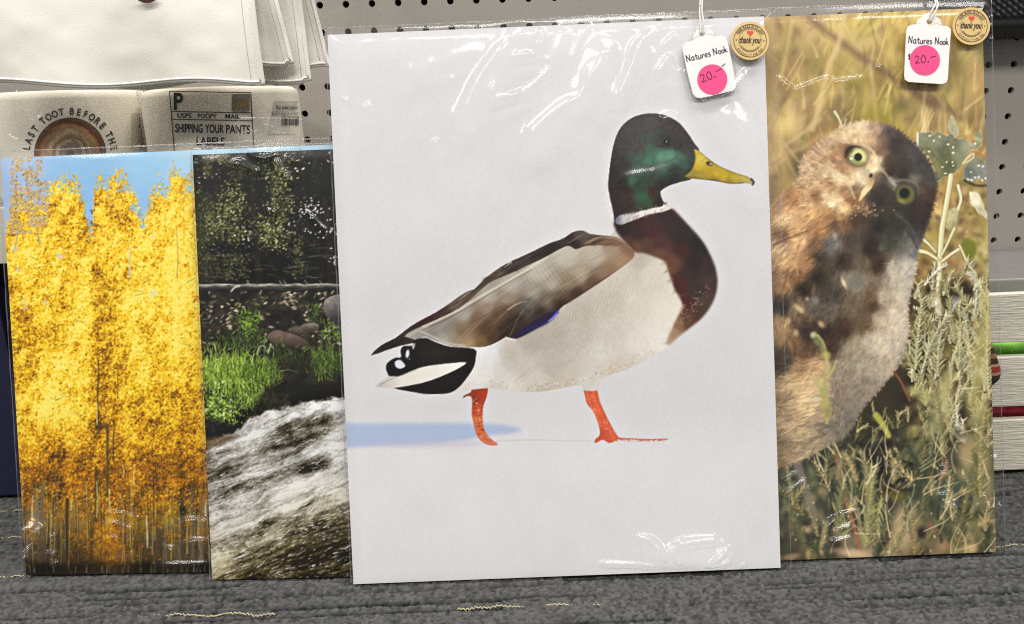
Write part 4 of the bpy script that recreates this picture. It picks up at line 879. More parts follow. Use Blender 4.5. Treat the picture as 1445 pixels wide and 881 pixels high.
    for p, w0, w1, col in [([(182, 392), (183, 370), (181, 350)], 2, 1.4, (214, 206, 196)), ([(250, 392), (251, 360), (249, 320)], 1.6, 1, (190, 160, 90)), ([(139, 604), (138, 560), (139, 520), (138, 505)], 2.4, 1.6, (88, 66, 26)), ([(137, 600), (137, 570)], 1, 1, (226, 206, 150)), ([(129, 516), (138, 522), (147, 518)], 1, .8, (84, 62, 30)), ([(166, 560), (166, 530), (164, 510)], 1.2, .8, (120, 86, 28)), ([(52, 322), (56, 345), (53, 330)], 2, 1.5, (170, 150, 120)), ([(25, 330), (21, 350), (18, 358)], 1.6, 1.2, (180, 160, 130))]:
        c.line(p, w0, w1, col, .85, .7)
    for _ in range(70):
        x, y = R.uniform(10, 500), R.uniform(330, 640); a = R.uniform(-.6, .6)
        c.seg(x, y, x + 12 * math.cos(a) * R.choice([-1, 1]), y - 8 * abs(math.sin(a)) - 2, .9, .5, (92, 66, 24), .55, .6)
    # trunks and undergrowth
    clump = np.exp(-((X - 158) / 34) ** 2 - ((Y - 755) / 44) ** 2) + .8 * sstep(.56, .68, fbm(X / 22, Y / 18, 3, 88)) * (1 - sstep(740, 790, Y))
    low = .95 * sstep(694, 752, Y + 60 * (fine - .5) + 40 * (tree - .5)) * (1 - .85 * np.clip(clump, 0, 1))
    lc = c.rbf([(40, 740, (112, 98, 78)), (80, 700, (130, 106, 50)), (60, 780, (70, 58, 44)), (120, 720, (118, 96, 34)), (150, 740, (110, 84, 36)), (170, 700, (124, 112, 40)), (200, 720, (150, 130, 30)), (240, 710, (196, 176, 36)), (265, 720, (104, 88, 56)), (285, 730, (140, 116, 60)), (230, 770, (74, 64, 46)), (180, 780, (78, 60, 34)), (280, 780, (72, 62, 50)), (120, 790, (56, 42, 26)), (60, 808, (34, 28, 24)), (200, 806, (36, 30, 26)), (290, 808, (34, 30, 28)), (100, 680, (180, 120, 24)), (400, 740, (110, 90, 44)), (420, 800, (40, 34, 28))], 1.5, 60)
    c.im[:] = c.im * (1 - low[..., None]) + lc * (.75 + .55 * fbm(X / 2.2, Y / 22, 3, 33))[..., None] * low[..., None]
    for _ in range(330):
        x = R.uniform(8, 508); y1 = R.uniform(740, 806); l = R.uniform(15, 90)
        col = R.choice([(58, 46, 30), (42, 34, 24), (150, 138, 108), (176, 164, 132), (94, 76, 44), (120, 104, 72), (196, 178, 60)])
        wd = R.uniform(.6, 1.5)
        c.line([(x, y1), (x + R.uniform(-2, 2), y1 - l * .5), (x + R.uniform(-3, 3), y1 - l)], wd, wd * .6, jit(col, .12), R.uniform(.4, .85), .7, 3)
    for x, y0, y1, wd, col in [(135, 735, 660, 4.5, (74, 60, 30)), (136.5, 730, 680, 1.4, (222, 212, 150)), (152, 700, 600, 4.2, (88, 70, 34)), (160, 650, 600, 2.4, (96, 74, 34)), (95, 790, 705, 5, (54, 44, 30)), (100, 720, 704, 1.4, (220, 206, 150)), (60, 740, 680, 7, (112, 98, 74)), (52, 750, 690, 5, (126, 112, 90)), (258, 790, 705, 7, (72, 62, 48)), (272, 795, 690, 6, (96, 84, 62)), (284, 790, 700, 4, (116, 102, 74)), (189, 682, 656, 1.6, (232, 216, 160)), (174, 674, 656, 1.4, (222, 206, 150)), (208, 772, 730, 2.2, (206, 196, 172)), (155, 720, 690, 1.6, (222, 212, 160)), (243, 730, 690, 3, (120, 104, 40)), (290, 728, 706, 2, (226, 222, 200)), (46, 735, 700, 2, (206, 196, 170)), (360, 790, 690, 6, (96, 84, 62)), (430, 795, 690, 6, (80, 70, 52))]:
        c.line([(x, y0), (x + R.uniform(-1, 1), (y0 + y1) / 2), (x + R.uniform(-1.5, 1.5), y1)], wd, wd * .8, col, .85, .9)
    c.line([(153, 655), (158, 640), (170, 625), (186, 615)], 1.6, .8, (84, 64, 30), .8, .7)
    c.line([(152, 690), (166, 684), (182, 678)], 1.4, .7, (84, 64, 30), .7, .7)
    c.blob(258, 720, 5, 8, (36, 32, 30), .85, 0, 2)
    for _ in range(3600):
        x, y = R.uniform(5, 508), R.uniform(650, 796)
        if 690 < y < 735 and R.random() < .6: col = R.choice([(214, 204, 40), (196, 180, 40), (226, 210, 60), (170, 150, 36)])
        else: col = R.choice([(196, 126, 22), (172, 108, 20), (150, 92, 22), (216, 150, 30)])
        den = .3 + .75 * math.exp(-((x - 155) / 30) ** 2 - ((y - 750) / 40) ** 2) * 2 if y > 715 else 1
        if R.random() > den: continue
        dab(x, y, R.uniform(.8, 1.7), jit(col, .12), .5)
    for _ in range(60):
        x = R.uniform(25, 505); c.seg(x, 808, x + R.uniform(-1, 1), 808 - R.uniform(3, 11), R.uniform(.8, 2), .8, R.choice([(170, 156, 120), (120, 96, 52), (200, 188, 150)]), .8)
    m2 = sstep(788, 800, Y + 12 * (fine - .5))
    c.im *= (1 - .45 * m2)[..., None]
    return c

# ------------------------------------------------------------------ picture 4: a mountain stream
def paint_stream():
    c = Cv(268, 200, 760, 832)
    X, Y = c.X, c.Y
    c.im[:] = np.array((15, 14, 11)) + ((fbm(X / 18, Y / 18, 4, 2) - .4) * 26)[..., None] * np.array((1, .98, .78))
    # ---- forest
    c.im[:] += (np.exp(-((X - 290) / 16) ** 2 - ((Y - 330) / 70) ** 2) * 44)[..., None] * np.array((1, 1.02, .72))
    c.line([(285, 212), (300, 250), (308, 290)], 16, 8, (46, 26, 30), .6, 7)
    clumps = [(305, 312, 22, 34, 1), (330, 290, 18, 34, 1), (392, 248, 18, 26, 1), (398, 290, 18, 24, .9), (378, 320, 20, 20, 1), (388, 335, 24, 18, 1), (330, 330, 22, 14, .9), (345, 240, 30, 14, .5), (310, 225, 24, 9, .8), (292, 240, 10, 14, .7), (330, 365, 22, 14, .7), (320, 385, 24, 12, .6), (420, 360, 10, 20, .7), (425, 380, 14, 10, .6), (290, 360, 14, 30, .5), (440, 240, 16, 18, .35), (400, 225, 16, 12, .6), (284, 300, 8, 40, .5), (560, 270, 40, 50, .8), (650, 320, 50, 50, .8), (700, 250, 40, 40, .7)]
    for cx, cy, rx, ry, v in clumps:
        for _ in range(int(rx * ry * .55)):
            x, y = cx + R.gauss(0, rx * .55), cy + R.gauss(0, ry * .55)
            if y > 398: continue
            col = R.choice([(118, 118, 62), (96, 100, 46), (72, 78, 36), (144, 142, 88), (50, 56, 24), (168, 164, 122), (40, 42, 22), (58, 66, 32)])
            c.blob(x, y, R.uniform(1.0, 2.4), R.uniform(.7, 1.5), jit([v * q for q in col], .12), .85, R.gauss(.3, .6), 2)
    for _ in range(500):
        x, y = R.uniform(278, 760), R.uniform(214, 398)
        c.blob(x, y, R.uniform(1, 2), .9, jit((84, 82, 50), .3), .6, R.uniform(0, 3), 1.8)
    for p, w0, w1, col, a in [([(356, 235), (358, 300), (362, 350), (366, 398)], 6, 9, (44, 38, 22), .45), ([(458, 285), (464, 330), (468, 398)], 9, 11, (52, 42, 28), .5), ([(436, 225), (434, 260), (438, 290)], 10, 8, (10, 10, 9), .8), ([(310, 330), (312, 370), (316, 398)], 6, 6, (30, 26, 20), .7), ([(420, 330), (445, 350), (462, 368)], 2, 1.4, (60, 54, 42), .6), ([(350, 345), (362, 370), (370, 385)], 2, 1.6, (52, 44, 30), .6), ([(540, 214), (545, 400), (546, 400)], 12, 14, (44, 36, 24), .8), ([(640, 214), (636, 300), (640, 400)], 12, 14, (40, 34, 24), .8)]:
        c.line(p, w0, w1, col, a, 1.5)
    for cx, cy, n in [(440, 296, 46), (470, 318, 20), (476, 370, 20), (284, 254, 8), (404, 316, 6), (310, 355, 8), (345, 340, 8), (430, 232, 6), (470, 225, 10), (444, 330, 10)]:
        for _ in range(n): c.blob(cx + R.gauss(0, 8), cy + R.gauss(0, 7), R.uniform(.8, 2), R.uniform(.7, 1.5), (222, 214, 210), .85, 0, 2)
    for cx, cy, rx, ry in [(312, 352, 18, 10), (398, 370, 16, 12), (300, 262, 14, 12), (352, 352, 14, 6), (440, 380, 10, 12)]:
        c.blob(cx, cy, rx, ry, (12, 11, 10), .7, 0, 1.6)
    for _ in range(40):
        x, y = R.uniform(282, 480), R.uniform(345, 398)
        c.line([(x, y), (x + R.uniform(6, 22), y + R.uniform(-3, 4))], 1, .6, (120, 112, 96), .55, .7)
    # ---- log
    w = c.win(262, 396, 768, 416)
    t = (Y - 406 - (X - 300) * -.002) + 2.2 * (fbm(X / 16, Y / 40, 3, 93) - .5)
    lg = np.clip(1 - np.abs(t) / 5.6, 0, 1)
    sh = np.interp(t, [-6, -4, -2, 0, 3, 6], [150, 172, 110, 66, 44, 30])
    lm = sstep(0, .25, lg)
    c.im[:] = c.im * (1 - lm[..., None]) + (sh * (.4 + 1.0 * fbm(X / 9, Y / 1.6, 3, 8)))[..., None] * np.array((1.0, .96, .89)) * lm[..., None]
    for x in (352, 398, 404, 434, 455): c.line([(x, 402), (x - 4, 396)], 1.6, .8, (150, 146, 140), .8, .6)
    c.line([(326, 412), (331, 406), (338, 404)], 3, 2, (196, 194, 190), .8, .7)
    # ---- bank: rubble, rocks, bushes
    b = sstep(410, 414, Y) * (1 - sstep(560, 600, Y - (X - 300) * -.2))
    bank = np.array((40, 36, 28)) + ((fbm(X / 10, Y / 7, 4, 12) - .45) * 60)[..., None]
    c.im[:] = c.im * (1 - b[..., None]) + bank * b[..., None]
    for _ in range(1500):
        x, y = R.uniform(270, 760), R.uniform(412, 500)
        v = math.exp(-((x - 305) / 24) ** 2 - ((y - 440) / 28) ** 2) + .9 * math.exp(-((x - 410) / 24) ** 2 - ((y - 422) / 12) ** 2) + .25 + (.4 if x > 500 else 0)
        if R.random() > v: continue
        col = R.choice([(172, 156, 132), (136, 122, 100), (96, 84, 68), (204, 190, 168), (58, 50, 40)])
        c.blob(x, y, R.uniform(1.6, 4.6), R.uniform(.9, 2), jit(col, .12), .85, R.gauss(-.1, .5), 2.2)
    for pts, light, dark in [([(456, 430), (464, 420), (476, 416), (492, 418), (492, 452), (478, 456), (470, 462), (460, 446)], (150, 142, 136), (66, 60, 58)), ([(378, 474), (388, 466), (400, 468), (420, 474), (440, 488), (446, 492), (430, 494), (400, 486), (384, 484)], (112, 92, 80), (62, 52, 46)), ([(406, 466), (418, 460), (430, 466), (438, 476), (420, 472)], (100, 88, 76), (60, 52, 44)), ([(424, 460), (440, 455), (450, 460), (446, 468), (430, 468)], (130, 120, 104), (66, 60, 50)), ([(470, 506), (480, 498), (492, 498), (492, 516), (476, 514)], (150, 136, 120), (80, 70, 60)), ([(374, 572), (386, 562), (404, 562), (410, 572), (392, 578), (376, 580)], (140, 128, 108), (40, 34, 28)), ([(386, 558), (400, 554), (412, 562), (400, 566)], (92, 78, 62), (44, 38, 30)), ([(300, 600), (330, 596), (346, 604), (330, 614), (300, 616)], (30, 26, 24), (20, 18, 18)), ([(560, 470), (600, 450), (640, 470), (620, 500), (570, 500)], (130, 118, 104), (64, 56, 48)), ([(352, 600), (362, 592), (376, 596), (380, 604), (366, 610)], (104, 86, 80), (48, 40, 38))]:
        P = np.array(pts); cy = P[:, 1].mean(); hh = np.ptp(P[:, 1]) / 2
        fld = np.array(dark, float) + (np.array(light, float) - np.array(dark)) * (np.clip((cy + hh * .5 - Y) / hh, 0, 1) * (.6 + .7 * fbm(X / 6, Y / 5, 3, 77)))[..., None]
        c.poly(pts, fld, .95, 3)
    for cx, cy, rx, ry in [(290, 420, 10, 10), (288, 450, 8, 30), (345, 420, 14, 8), (440, 425, 12, 12), (350, 460, 14, 24), (400, 450, 24, 14), (478, 468, 12, 6), (366, 500, 14, 10), (308, 480, 18, 12)]:
        c.blob(cx, cy, rx, ry, (20, 19, 15), .65, 0, 1.5)
    def bush(cx, cy, rx, ry, n, pal, lmin=4, lmax=12, up=-90, spread=28):
        for _ in range(n):
            x, y = cx + R.gauss(0, rx * .55), cy + R.gauss(0, ry * .5)
            an = math.radians(R.gauss(up, spread)); l = R.uniform(lmin, lmax)
            c.line([(x, y), (x + l * .5 * math.cos(an), y + l * .55 * math.sin(an)), (x + l * math.cos(an) + R.uniform(-2, 2), y + l * math.sin(an))], R.uniform(1, 1.9), .5, jit(R.choice(pal), .14), .8, .6, 3)
    G = [(134, 164, 50), (110, 142, 38), (158, 186, 70), (76, 104, 28), (184, 206, 104), (52, 76, 20), (144, 166, 58)]
    GD = [(60, 82, 30), (44, 62, 22), (84, 108, 44), (104, 128, 60), (30, 42, 16)]
    bush(350, 456, 16, 26, 240, GD + G[:3], 3, 8, -90, 60)
    bush(345, 484, 40, 14, 200, GD, 4, 9)
    bush(470, 472, 14, 14, 90, GD + G[:3] + [(190, 200, 150)], 4, 9, -90, 60)
    bush(445, 440, 8, 20, 70, GD, 3, 8, -90, 60)
    bush(400, 505, 34, 16, 160, GD, 4, 10)
    bush(462, 512, 26, 24, 420, GD + GD + G[:2] + [(60, 84, 24)], 5, 12)
    bush(600, 520, 80, 30, 700, GD + G, 5, 13)
    bush(318, 545, 44, 40, 300, [(70, 100, 30), (48, 72, 22), (34, 52, 18)], 5, 12)
    bush(320, 528, 46, 26, 1300, G, 5, 14)
    bush(366, 530, 26, 22, 420, G[:4] + GD, 5, 13)
    bush(350, 560, 40, 22, 500, G + GD, 5, 12)
    bush(305, 580, 22, 22, 260, GD + G[:4], 3, 8, -90, 70)
    for _ in range(420):
        x, y = 305 + R.gauss(0, 18), 578 + R.gauss(0, 14)
        c.blob(x, y, R.uniform(1.2, 2.4), R.uniform(.9, 1.6), jit(R.choice(G + [(206, 220, 170), (30, 40, 16)]), .12), .8, R.uniform(0, 3), 2)
    for p in ([(362, 500), (366, 490), (372, 488), (376, 494)], [(378, 498), (382, 488), (386, 492)], [(396, 524), (408, 522), (420, 526)]):
        c.line(p, 1.4, .8, (196, 210, 156), .8, .6)
    c.poly([(282, 596), (296, 590), (330, 600), (352, 606), (352, 614), (320, 618), (282, 628)], (24, 22, 24), .85, 3, 2)
    c.blob(420, 515, 26, 22, (24, 24, 14), .6, 0, 1.6)
    c.poly([(380, 545), (420, 535), (460, 545), (495, 540), (495, 562), (450, 574), (412, 572), (380, 580), (350, 590), (356, 575)], (22, 20, 15), .75, 3, 3)
    # ---- white water
    top = np.interp(X, [268, 300, 340, 352, 372, 400, 430, 470, 500, 560, 640, 760], [628, 620, 606, 590, 582, 576, 568, 562, 558, 550, 540, 530])
    wm = sstep(-3, 3, Y - top + 10 * (fbm(X / 8, Y / 5, 3, 50) - .5))
    u = X * .93 - Y * .37; v = X * .37 + Y * .93
    s1 = fbm(u / 30, v / 6, 4, 51); s2 = fbm(u / 7, v / 2.4, 3, 52); s3 = fbm(X / 2.1, Y / 1.7, 2, 53)
    base = c.rbf([(304, 634, (172, 168, 164)), (352, 604, (196, 194, 192)), (382, 588, (206, 205, 206)), (410, 580, (212, 212, 214)), (440, 572, (214, 214, 216)), (330, 622, (180, 177, 172)), (310, 645, (160, 156, 150)), (360, 624, (180, 176, 172)), (420, 596, (150, 148, 142)), (470, 575, (214, 214, 218)), (430, 606, (80, 74, 50)), (410, 612, (70, 64, 40)), (460, 596, (96, 86, 66)), (470, 620, (222, 222, 222)), (480, 640, (216, 214, 212)), (440, 640, (200, 198, 194)), (395, 630, (120, 116, 108)), (430, 656, (50, 46, 44)), (445, 652, (66, 60, 58)), (410, 665, (150, 146, 136)), (360, 660, (172, 168, 160)), (310, 680, (132, 128, 122)), (320, 670, (112, 108, 102)), (300, 700, (150, 148, 150)), (340, 700, (178, 174, 162)), (370, 690, (168, 162, 146)), (420, 685, (214, 208, 192)), (450, 680, (222, 218, 206)), (480, 690, (206, 202, 192)), (400, 710, (212, 208, 194)), (350, 730, (206, 202, 190)), (440, 715, (170, 162, 136)), (470, 720, (150, 142, 116)), (310, 740, (190, 187, 178)), (330, 760, (178, 174, 164)), (380, 750, (160, 152, 130)), (420, 750, (110, 98, 62)), (460, 750, (84, 72, 36)), (480, 780, (66, 56, 26)), (430, 780, (72, 62, 30)), (380, 780, (100, 90, 60)), (340, 790, (134, 126, 104)), (310, 800, (180, 178, 172)), (360, 810, (84, 74, 44)), (440, 812, (74, 62, 34)), (485, 805, (90, 68, 36)), (600, 620, (206, 204, 200)), (620, 720, (190, 186, 172)), (620, 800, (80, 68, 36)), (290, 640, (110, 104, 96))], 1.7, 90)
    lum = base.mean(-1)
    wx = u + 10 * (fbm(X / 30, Y / 30, 2, 61) - .5); wy = v + 15 * (fbm(X / 38, Y / 30, 2, 62) - .5)
    ridge = lambda n: 1 - np.abs(2 * n - 1)
    streak = .6 * fbm(wx / 60, wy / 9.0, 2, 63) + .4 * fbm(wx / 34, wy / 3.2, 2, 68)
    lace = .6 * ridge(fbm(wx / 13, wy / 5, 2, 64)) + .4 * ridge(fbm(wx / 5, wy / 2.6, 2, 67))
    grain = fbm(u / 3.2, v / 1.6, 2, 65)
    emb = fbm(wx / 26, wy / 9, 3, 66) - fbm((wx + 3) / 26, (wy + 6) / 9, 3, 66)
    Fm = .98 * (lum - 50) / 165 + 1.15 * (streak - .5) + .5 * (lace - .62) + .4 * (grain - .5) - .10
    Fm = np.clip(Fm, 0, 1.0)
    ws = [0, .16, .34, .55, .78, 1.0]
    wc = [(34, 29, 17), (66, 58, 36), (108, 102, 86), (154, 150, 140), (194, 191, 184), (228, 227, 226)]
    wat = .78 * np.stack([np.interp(Fm, ws, [q[k] for q in wc]) for k in range(3)], -1) + .22 * base * (.5 + .7 * Fm)[..., None]
    wat = wat * (1 - (.30 * sstep(690, 800, Y + .35 * (X - 400)))[..., None] * np.array((.25, .42, 1.0)))
    c.im[:] = c.im * (1 - wm[..., None]) + np.clip(wat, 8, 246) * wm[..., None]
    for _ in range(1100):
        x = R.uniform(296, 500) if R.random() < .75 else R.uniform(500, 758)
        y = R.uniform(560, 816)
        if wm[int(y) - c.y0, int(x) - c.x0] < .6: continue
        a = math.radians(R.gauss(-22, 9)); l = R.uniform(0, 4) if R.random() < .7 else R.uniform(5, 16)
        c.seg(x, y, x + l * math.cos(a), y + l * math.sin(a), R.uniform(.8, 1.6), .5, (240, 240, 242), R.uniform(.3, .8), .6)
    for p, wd, col, a in [([(400, 700), (430, 688), (460, 676), (496, 664)], 12, (226, 222, 210), .45), ([(300, 760), (340, 735), (390, 712), (430, 700)], 14, (214, 210, 200), .35), ([(420, 650), (450, 630), (495, 606)], 10, (226, 226, 228), .5), ([(330, 655), (370, 644), (410, 636)], 8, (200, 198, 196), .4), ([(380, 800), (430, 780), (495, 752)], 3, (50, 42, 20), .6), ([(420, 812), (460, 796), (495, 782)], 3, (46, 38, 18), .6), ([(400, 772), (450, 752), (495, 736)], 3, (70, 58, 30), .5)]:
        c.line(p, wd, wd, col, a, wd * .5)
    for _ in range(240):
        x, y = R.uniform(300, 498), R.uniform(690, 816); l = R.uniform(1, 6); c.seg(x, y, x + l, y - .38 * l, R.uniform(.9, 1.5), .5, (222, 220, 216), R.uniform(.3, .8), .6)
    c.poly([(282, 622), (300, 617), (330, 614), (322, 624), (300, 630), (282, 634)], (92, 72, 44), .6, 3, 1)
    return c

# ------------------------------------------------------------------ the setting: carpet
def build_carpet():
    xs = np.concatenate([np.arange(-0.95, -0.50, 0.004), np.arange(-0.50, 0.50, 0.0009), np.arange(0.50, 0.95, 0.004)])
    ys = np.concatenate([np.arange(0.2, 0.400, .004), np.arange(0.400, 0.500, 0.0008), np.arange(0.500, 0.67, 0.0015), np.arange(.67, .80, .005)])
    X, Y = np.meshgrid(xs, ys)
    # loop-pile tufts: jittered cells, each a small dome
    cs = 0.0024
    wx = X + 0.0012 * (vnoise(X / .006, Y / .006, 3) - .5); wy = Y + 0.0012 * (vnoise(X / .006, Y / .006, 4) - .5)
    gx, gy = np.floor(wx / cs), np.floor(wy / (cs * .8))
    best = np.full(X.shape, 9.0); hid = np.zeros(X.shape)
    for dx in (-1, 0, 1):
        for dy in (-1, 0, 1):
            ix, iy = (gx + dx).astype(np.int64), (gy + dy).astype(np.int64)
            px = (ix + .15 + .7 * _hash(ix, iy, 5)) * cs; py = (iy + .15 + .7 * _hash(ix, iy, 6)) * cs * .8
            d = ((wx - px) / cs) ** 2 + ((wy - py) / (cs * .8)) ** 2
            m = d < best
            best = np.where(m, d, best); hid = np.where(m, _hash(ix, iy, 9), hid)
    dome = np.sqrt(np.clip(1 - best * 1.1, 0, 1))
    h = -0.0052 + 0.0022 * dome + 0.0009 * hid + 0.0010 * (fbm(X / .03, Y / .012, 3, 14) - .5)
    # tufted blocks: staggered bands, some raised, with a ragged dark channel between neighbours
    yr = Y + 0.0016 * (fbm(X / .02, Y / .02, 2, 23) - .5) + 0.0006 * (vnoise(X / .003, Y / .01, 8) - .5)
    bw = 0.0145
    row = np.floor(yr / bw)
    fy = yr / bw - row
    lx = 0.115
    off = _hash(row.astype(np.int64), np.zeros_like(row, dtype=np.int64), 3) * lx
    xr = X + off + 0.004 * (fbm(Y / .006, X / .02, 2, 29) - .5)
    colm = np.floor(xr / lx); fx = xr / lx - colm
    hi = (_hash(colm.astype(np.int64), row.astype(np.int64), 12) > .42).astype(float)
    hi_dn = (_hash(np.floor((X + _hash((row - 1).astype(np.int64), np.zeros_like(row, dtype=np.int64), 3) * lx) / lx).astype(np.int64), (row - 1).astype(np.int64), 12) > .42).astype(float)
    h += 0.0014 * hi + 0.0005 * np.sin((yr + .001 * vnoise(X / .01, Y / .01, 6)) * 2 * math.pi / .0042)
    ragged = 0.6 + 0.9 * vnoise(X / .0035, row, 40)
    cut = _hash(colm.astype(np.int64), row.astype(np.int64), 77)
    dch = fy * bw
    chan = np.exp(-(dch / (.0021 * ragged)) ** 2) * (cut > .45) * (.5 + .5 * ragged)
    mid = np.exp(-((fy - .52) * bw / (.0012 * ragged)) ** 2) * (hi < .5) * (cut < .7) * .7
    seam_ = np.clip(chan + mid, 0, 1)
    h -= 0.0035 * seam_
    h = np.where(Y > .66, np.minimum(h, -.003), h)
    V = np.stack([X, Y, h], -1).reshape(-1, 3)
    m, nt, p = mat_new('grey_carpet')
    at = nt.nodes.new('ShaderNodeVertexColor'); at.layer_name = 'yarn'
    nt.links.new(at.outputs['Color'], p.inputs['Base Color'])
    p.inputs['Roughness'].default_value = 0.95; p.inputs['Specular IOR Level'].default_value = 0.1
    p.inputs['Sheen Weight'].default_value = 0.0
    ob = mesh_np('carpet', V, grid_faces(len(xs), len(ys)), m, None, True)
    me = ob.data
    ca = me.color_attributes.new('yarn', 'FLOAT_COLOR', 'POINT')
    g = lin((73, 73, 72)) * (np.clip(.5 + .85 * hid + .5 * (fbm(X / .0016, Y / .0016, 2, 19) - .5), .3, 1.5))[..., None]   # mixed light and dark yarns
    g = g * (1 - .93 * (seam_ * (.6 + .8 * vnoise(X / .003, Y / .002, 71))).clip(0, 1))[..., None]     # yarn darkened along the sunken lines between the blocks
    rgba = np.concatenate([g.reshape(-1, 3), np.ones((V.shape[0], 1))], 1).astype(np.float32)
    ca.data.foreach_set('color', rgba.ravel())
    ob['kind'] = 'structure'
    # the rest of the floor, coarse
    fl = mesh_np('floor', [(-3, -1.2, -.011), (3, -1.2, -.011), (3, 1.2, -.011), (-3, 1.2, -.011)], [(0, 1, 2, 3)], pmat('carpet_far', (96, 96, 94), .95, var=.25, scale=300, bump=.6, bscale=500, spec=.1))
    fl['kind'] = 'structure'
    # cream accent yarns
    ym = pmat('cream_yarn', (156, 150, 122), .9, var=.2, scale=600, spec=.1)
    for (x0, y0), (x1, y1) in [((192, 866), (388, 864)), ((645, 855), (850, 851)), ((-30, 758), (40, 756)), ((-30, 813), (44, 811)), ((1376, 772), (1470, 764)), ((-20, 720), (30, 719))]:
        A, B = at_floor(x0, y0), at_floor(x1, y1)
        n = int(np.linalg.norm(B - A) / .0011)
        t = np.linspace(0, 1, n)
        pts = A + (B - A) * t[:, None]
        pts[:, 1] += .0012 * (vnoise(np.arange(n) * .8, np.zeros(n), 3) - .5) + .0005 * np.sin(np.arange(n) * 2.4)
        pts[:, 2] = -.0027 + .0012 * np.abs(np.sin(np.arange(n) * 1.25)) + .0028 * (vnoise(np.arange(n) * .16, np.zeros(n) + 5, 3) - .5)
        Vt, Ft = tube_vf(pts, .0006, 6)
        mesh_np('accent_yarn', Vt, Ft, ym, ob, True)
    return ob
build_carpet()

# ------------------------------------------------------------------ pegboard behind everything
PEGY = 0.78
M['peg'] = pmat('grey_pegboard', (150, 145, 137), .55, var=.06, scale=6, bump=.15, bscale=120)
def build_pegboard():
    A = at_y(451, 7, PEGY); B = at_y(709, .4, PEGY); Cc = at_y(490, 45, PEGY)
    s = (B[0] - A[0]) / 7
    x0, z0 = A[0] - 20 * s, Cc[2] - 17 * s
    slope = -0.0085
    nx, nz, K = 52, 25, 12
    an = np.linspace(0, 2 * math.pi, K, endpoint=False) + math.pi / K
    ring = np.stack([np.cos(an), np.sin(an)], 1)
    sq = ring / np.abs(ring).max(1)[:, None] * .5 * s
    # keep the square's corners
    for k in range(K):
        if abs(abs(sq[k][0]) - abs(sq[k][1])) < s * .15: sq[k] = np.sign(sq[k]) * .5 * s
    V, F = [], []
    for j in range(nz):
        for i in range(nx):
            cx, cz = x0 + i * s, z0 + j * s
            b = len(V)
            for k in range(K): V.append((cx + sq[k][0], 0, cz + sq[k][1]))
            for k in range(K): V.append((cx + ring[k][0] * .0033, 0, cz + ring[k][1] * .0033))
            for k in range(K): V.append((cx + ring[k][0] * .0029, .0035, cz + ring[k][1] * .0029))
            for k in range(K):
                q = (k + 1) % K
                F.append((b + k, b + K + k, b + K + q, b + q)); F.append((b + K + k, b + 2 * K + k, b + 2 * K + q, b + K + q))
    V = np.array(V, float)
    V[:, 2] += slope * (V[:, 0] - A[0]); V[:, 1] += PEGY
    F = [f[::-1] for f in F]
    ob = mesh_np('pegboard', V, F, M['peg'])
    ob['kind'] = 'structure'
    zt, zb = V[:, 2].max(), V[:, 2].min()
    bk = box('backing_panel', V[:, 0].min(), V[:, 0].max(), PEGY + .012, PEGY + .02, 0.0, zt, pmat('dark_backing', (26, 25, 24), .9), ob)
    kp = box('kick_panel', V[:, 0].min(), V[:, 0].max(), PEGY + .0005, PEGY + .011, -.003, zb - .004, pmat('kick_panel', (150, 146, 140), .6, var=.05), ob)
build_pegboard()

# ------------------------------------------------------------------ text
FONT_CACHE = {}
def text2d(s, bold=0.0, shear=0.0, spacing=1.0):
    """flat letters as (vertices, faces), scaled to cap height 1, left edge at 0, baseline at 0"""
    cu = bpy.data.curves.new('t', 'FONT')
    cu.body = s; cu.size = 1.0; cu.offset = bold; cu.shear = shear; cu.space_character = spacing
    cu.resolution_u = 3
    o = bpy.data.objects.new('t', cu)
    COL.objects.link(o)
    dg = bpy.context.evaluated_depsgraph_get()
    me = bpy.data.meshes.new_from_object(o.evaluated_get(dg))
    V = np.array([v.co[:2] for v in me.vertices]); F = [tuple(p.vertices) for p in me.polygons]
    bpy.data.objects.remove(o); bpy.data.curves.remove(cu); bpy.data.meshes.remove(me)
    if len(V):
        V[:, 0] -= V[:, 0].min(); V /= 0.69
    return V, F

def put_text(name, s, fn, x0, y0, x1, y1, mat, parent, bold=0.0, shear=0.0, spacing=1.0):
    """fit a line of text into the box x0..x1 (left to right), y0 baseline .. y1 cap line of fn's own 2D frame"""
    V, F = text2d(s, bold, shear, spacing)
    wd = V[:, 0].max()
    x = x0 + V[:, 0] / wd * (x1 - x0); y = y0 + V[:, 1] * (y1 - y0)
    return mesh_np(name, fn(x, y), F, mat, parent)

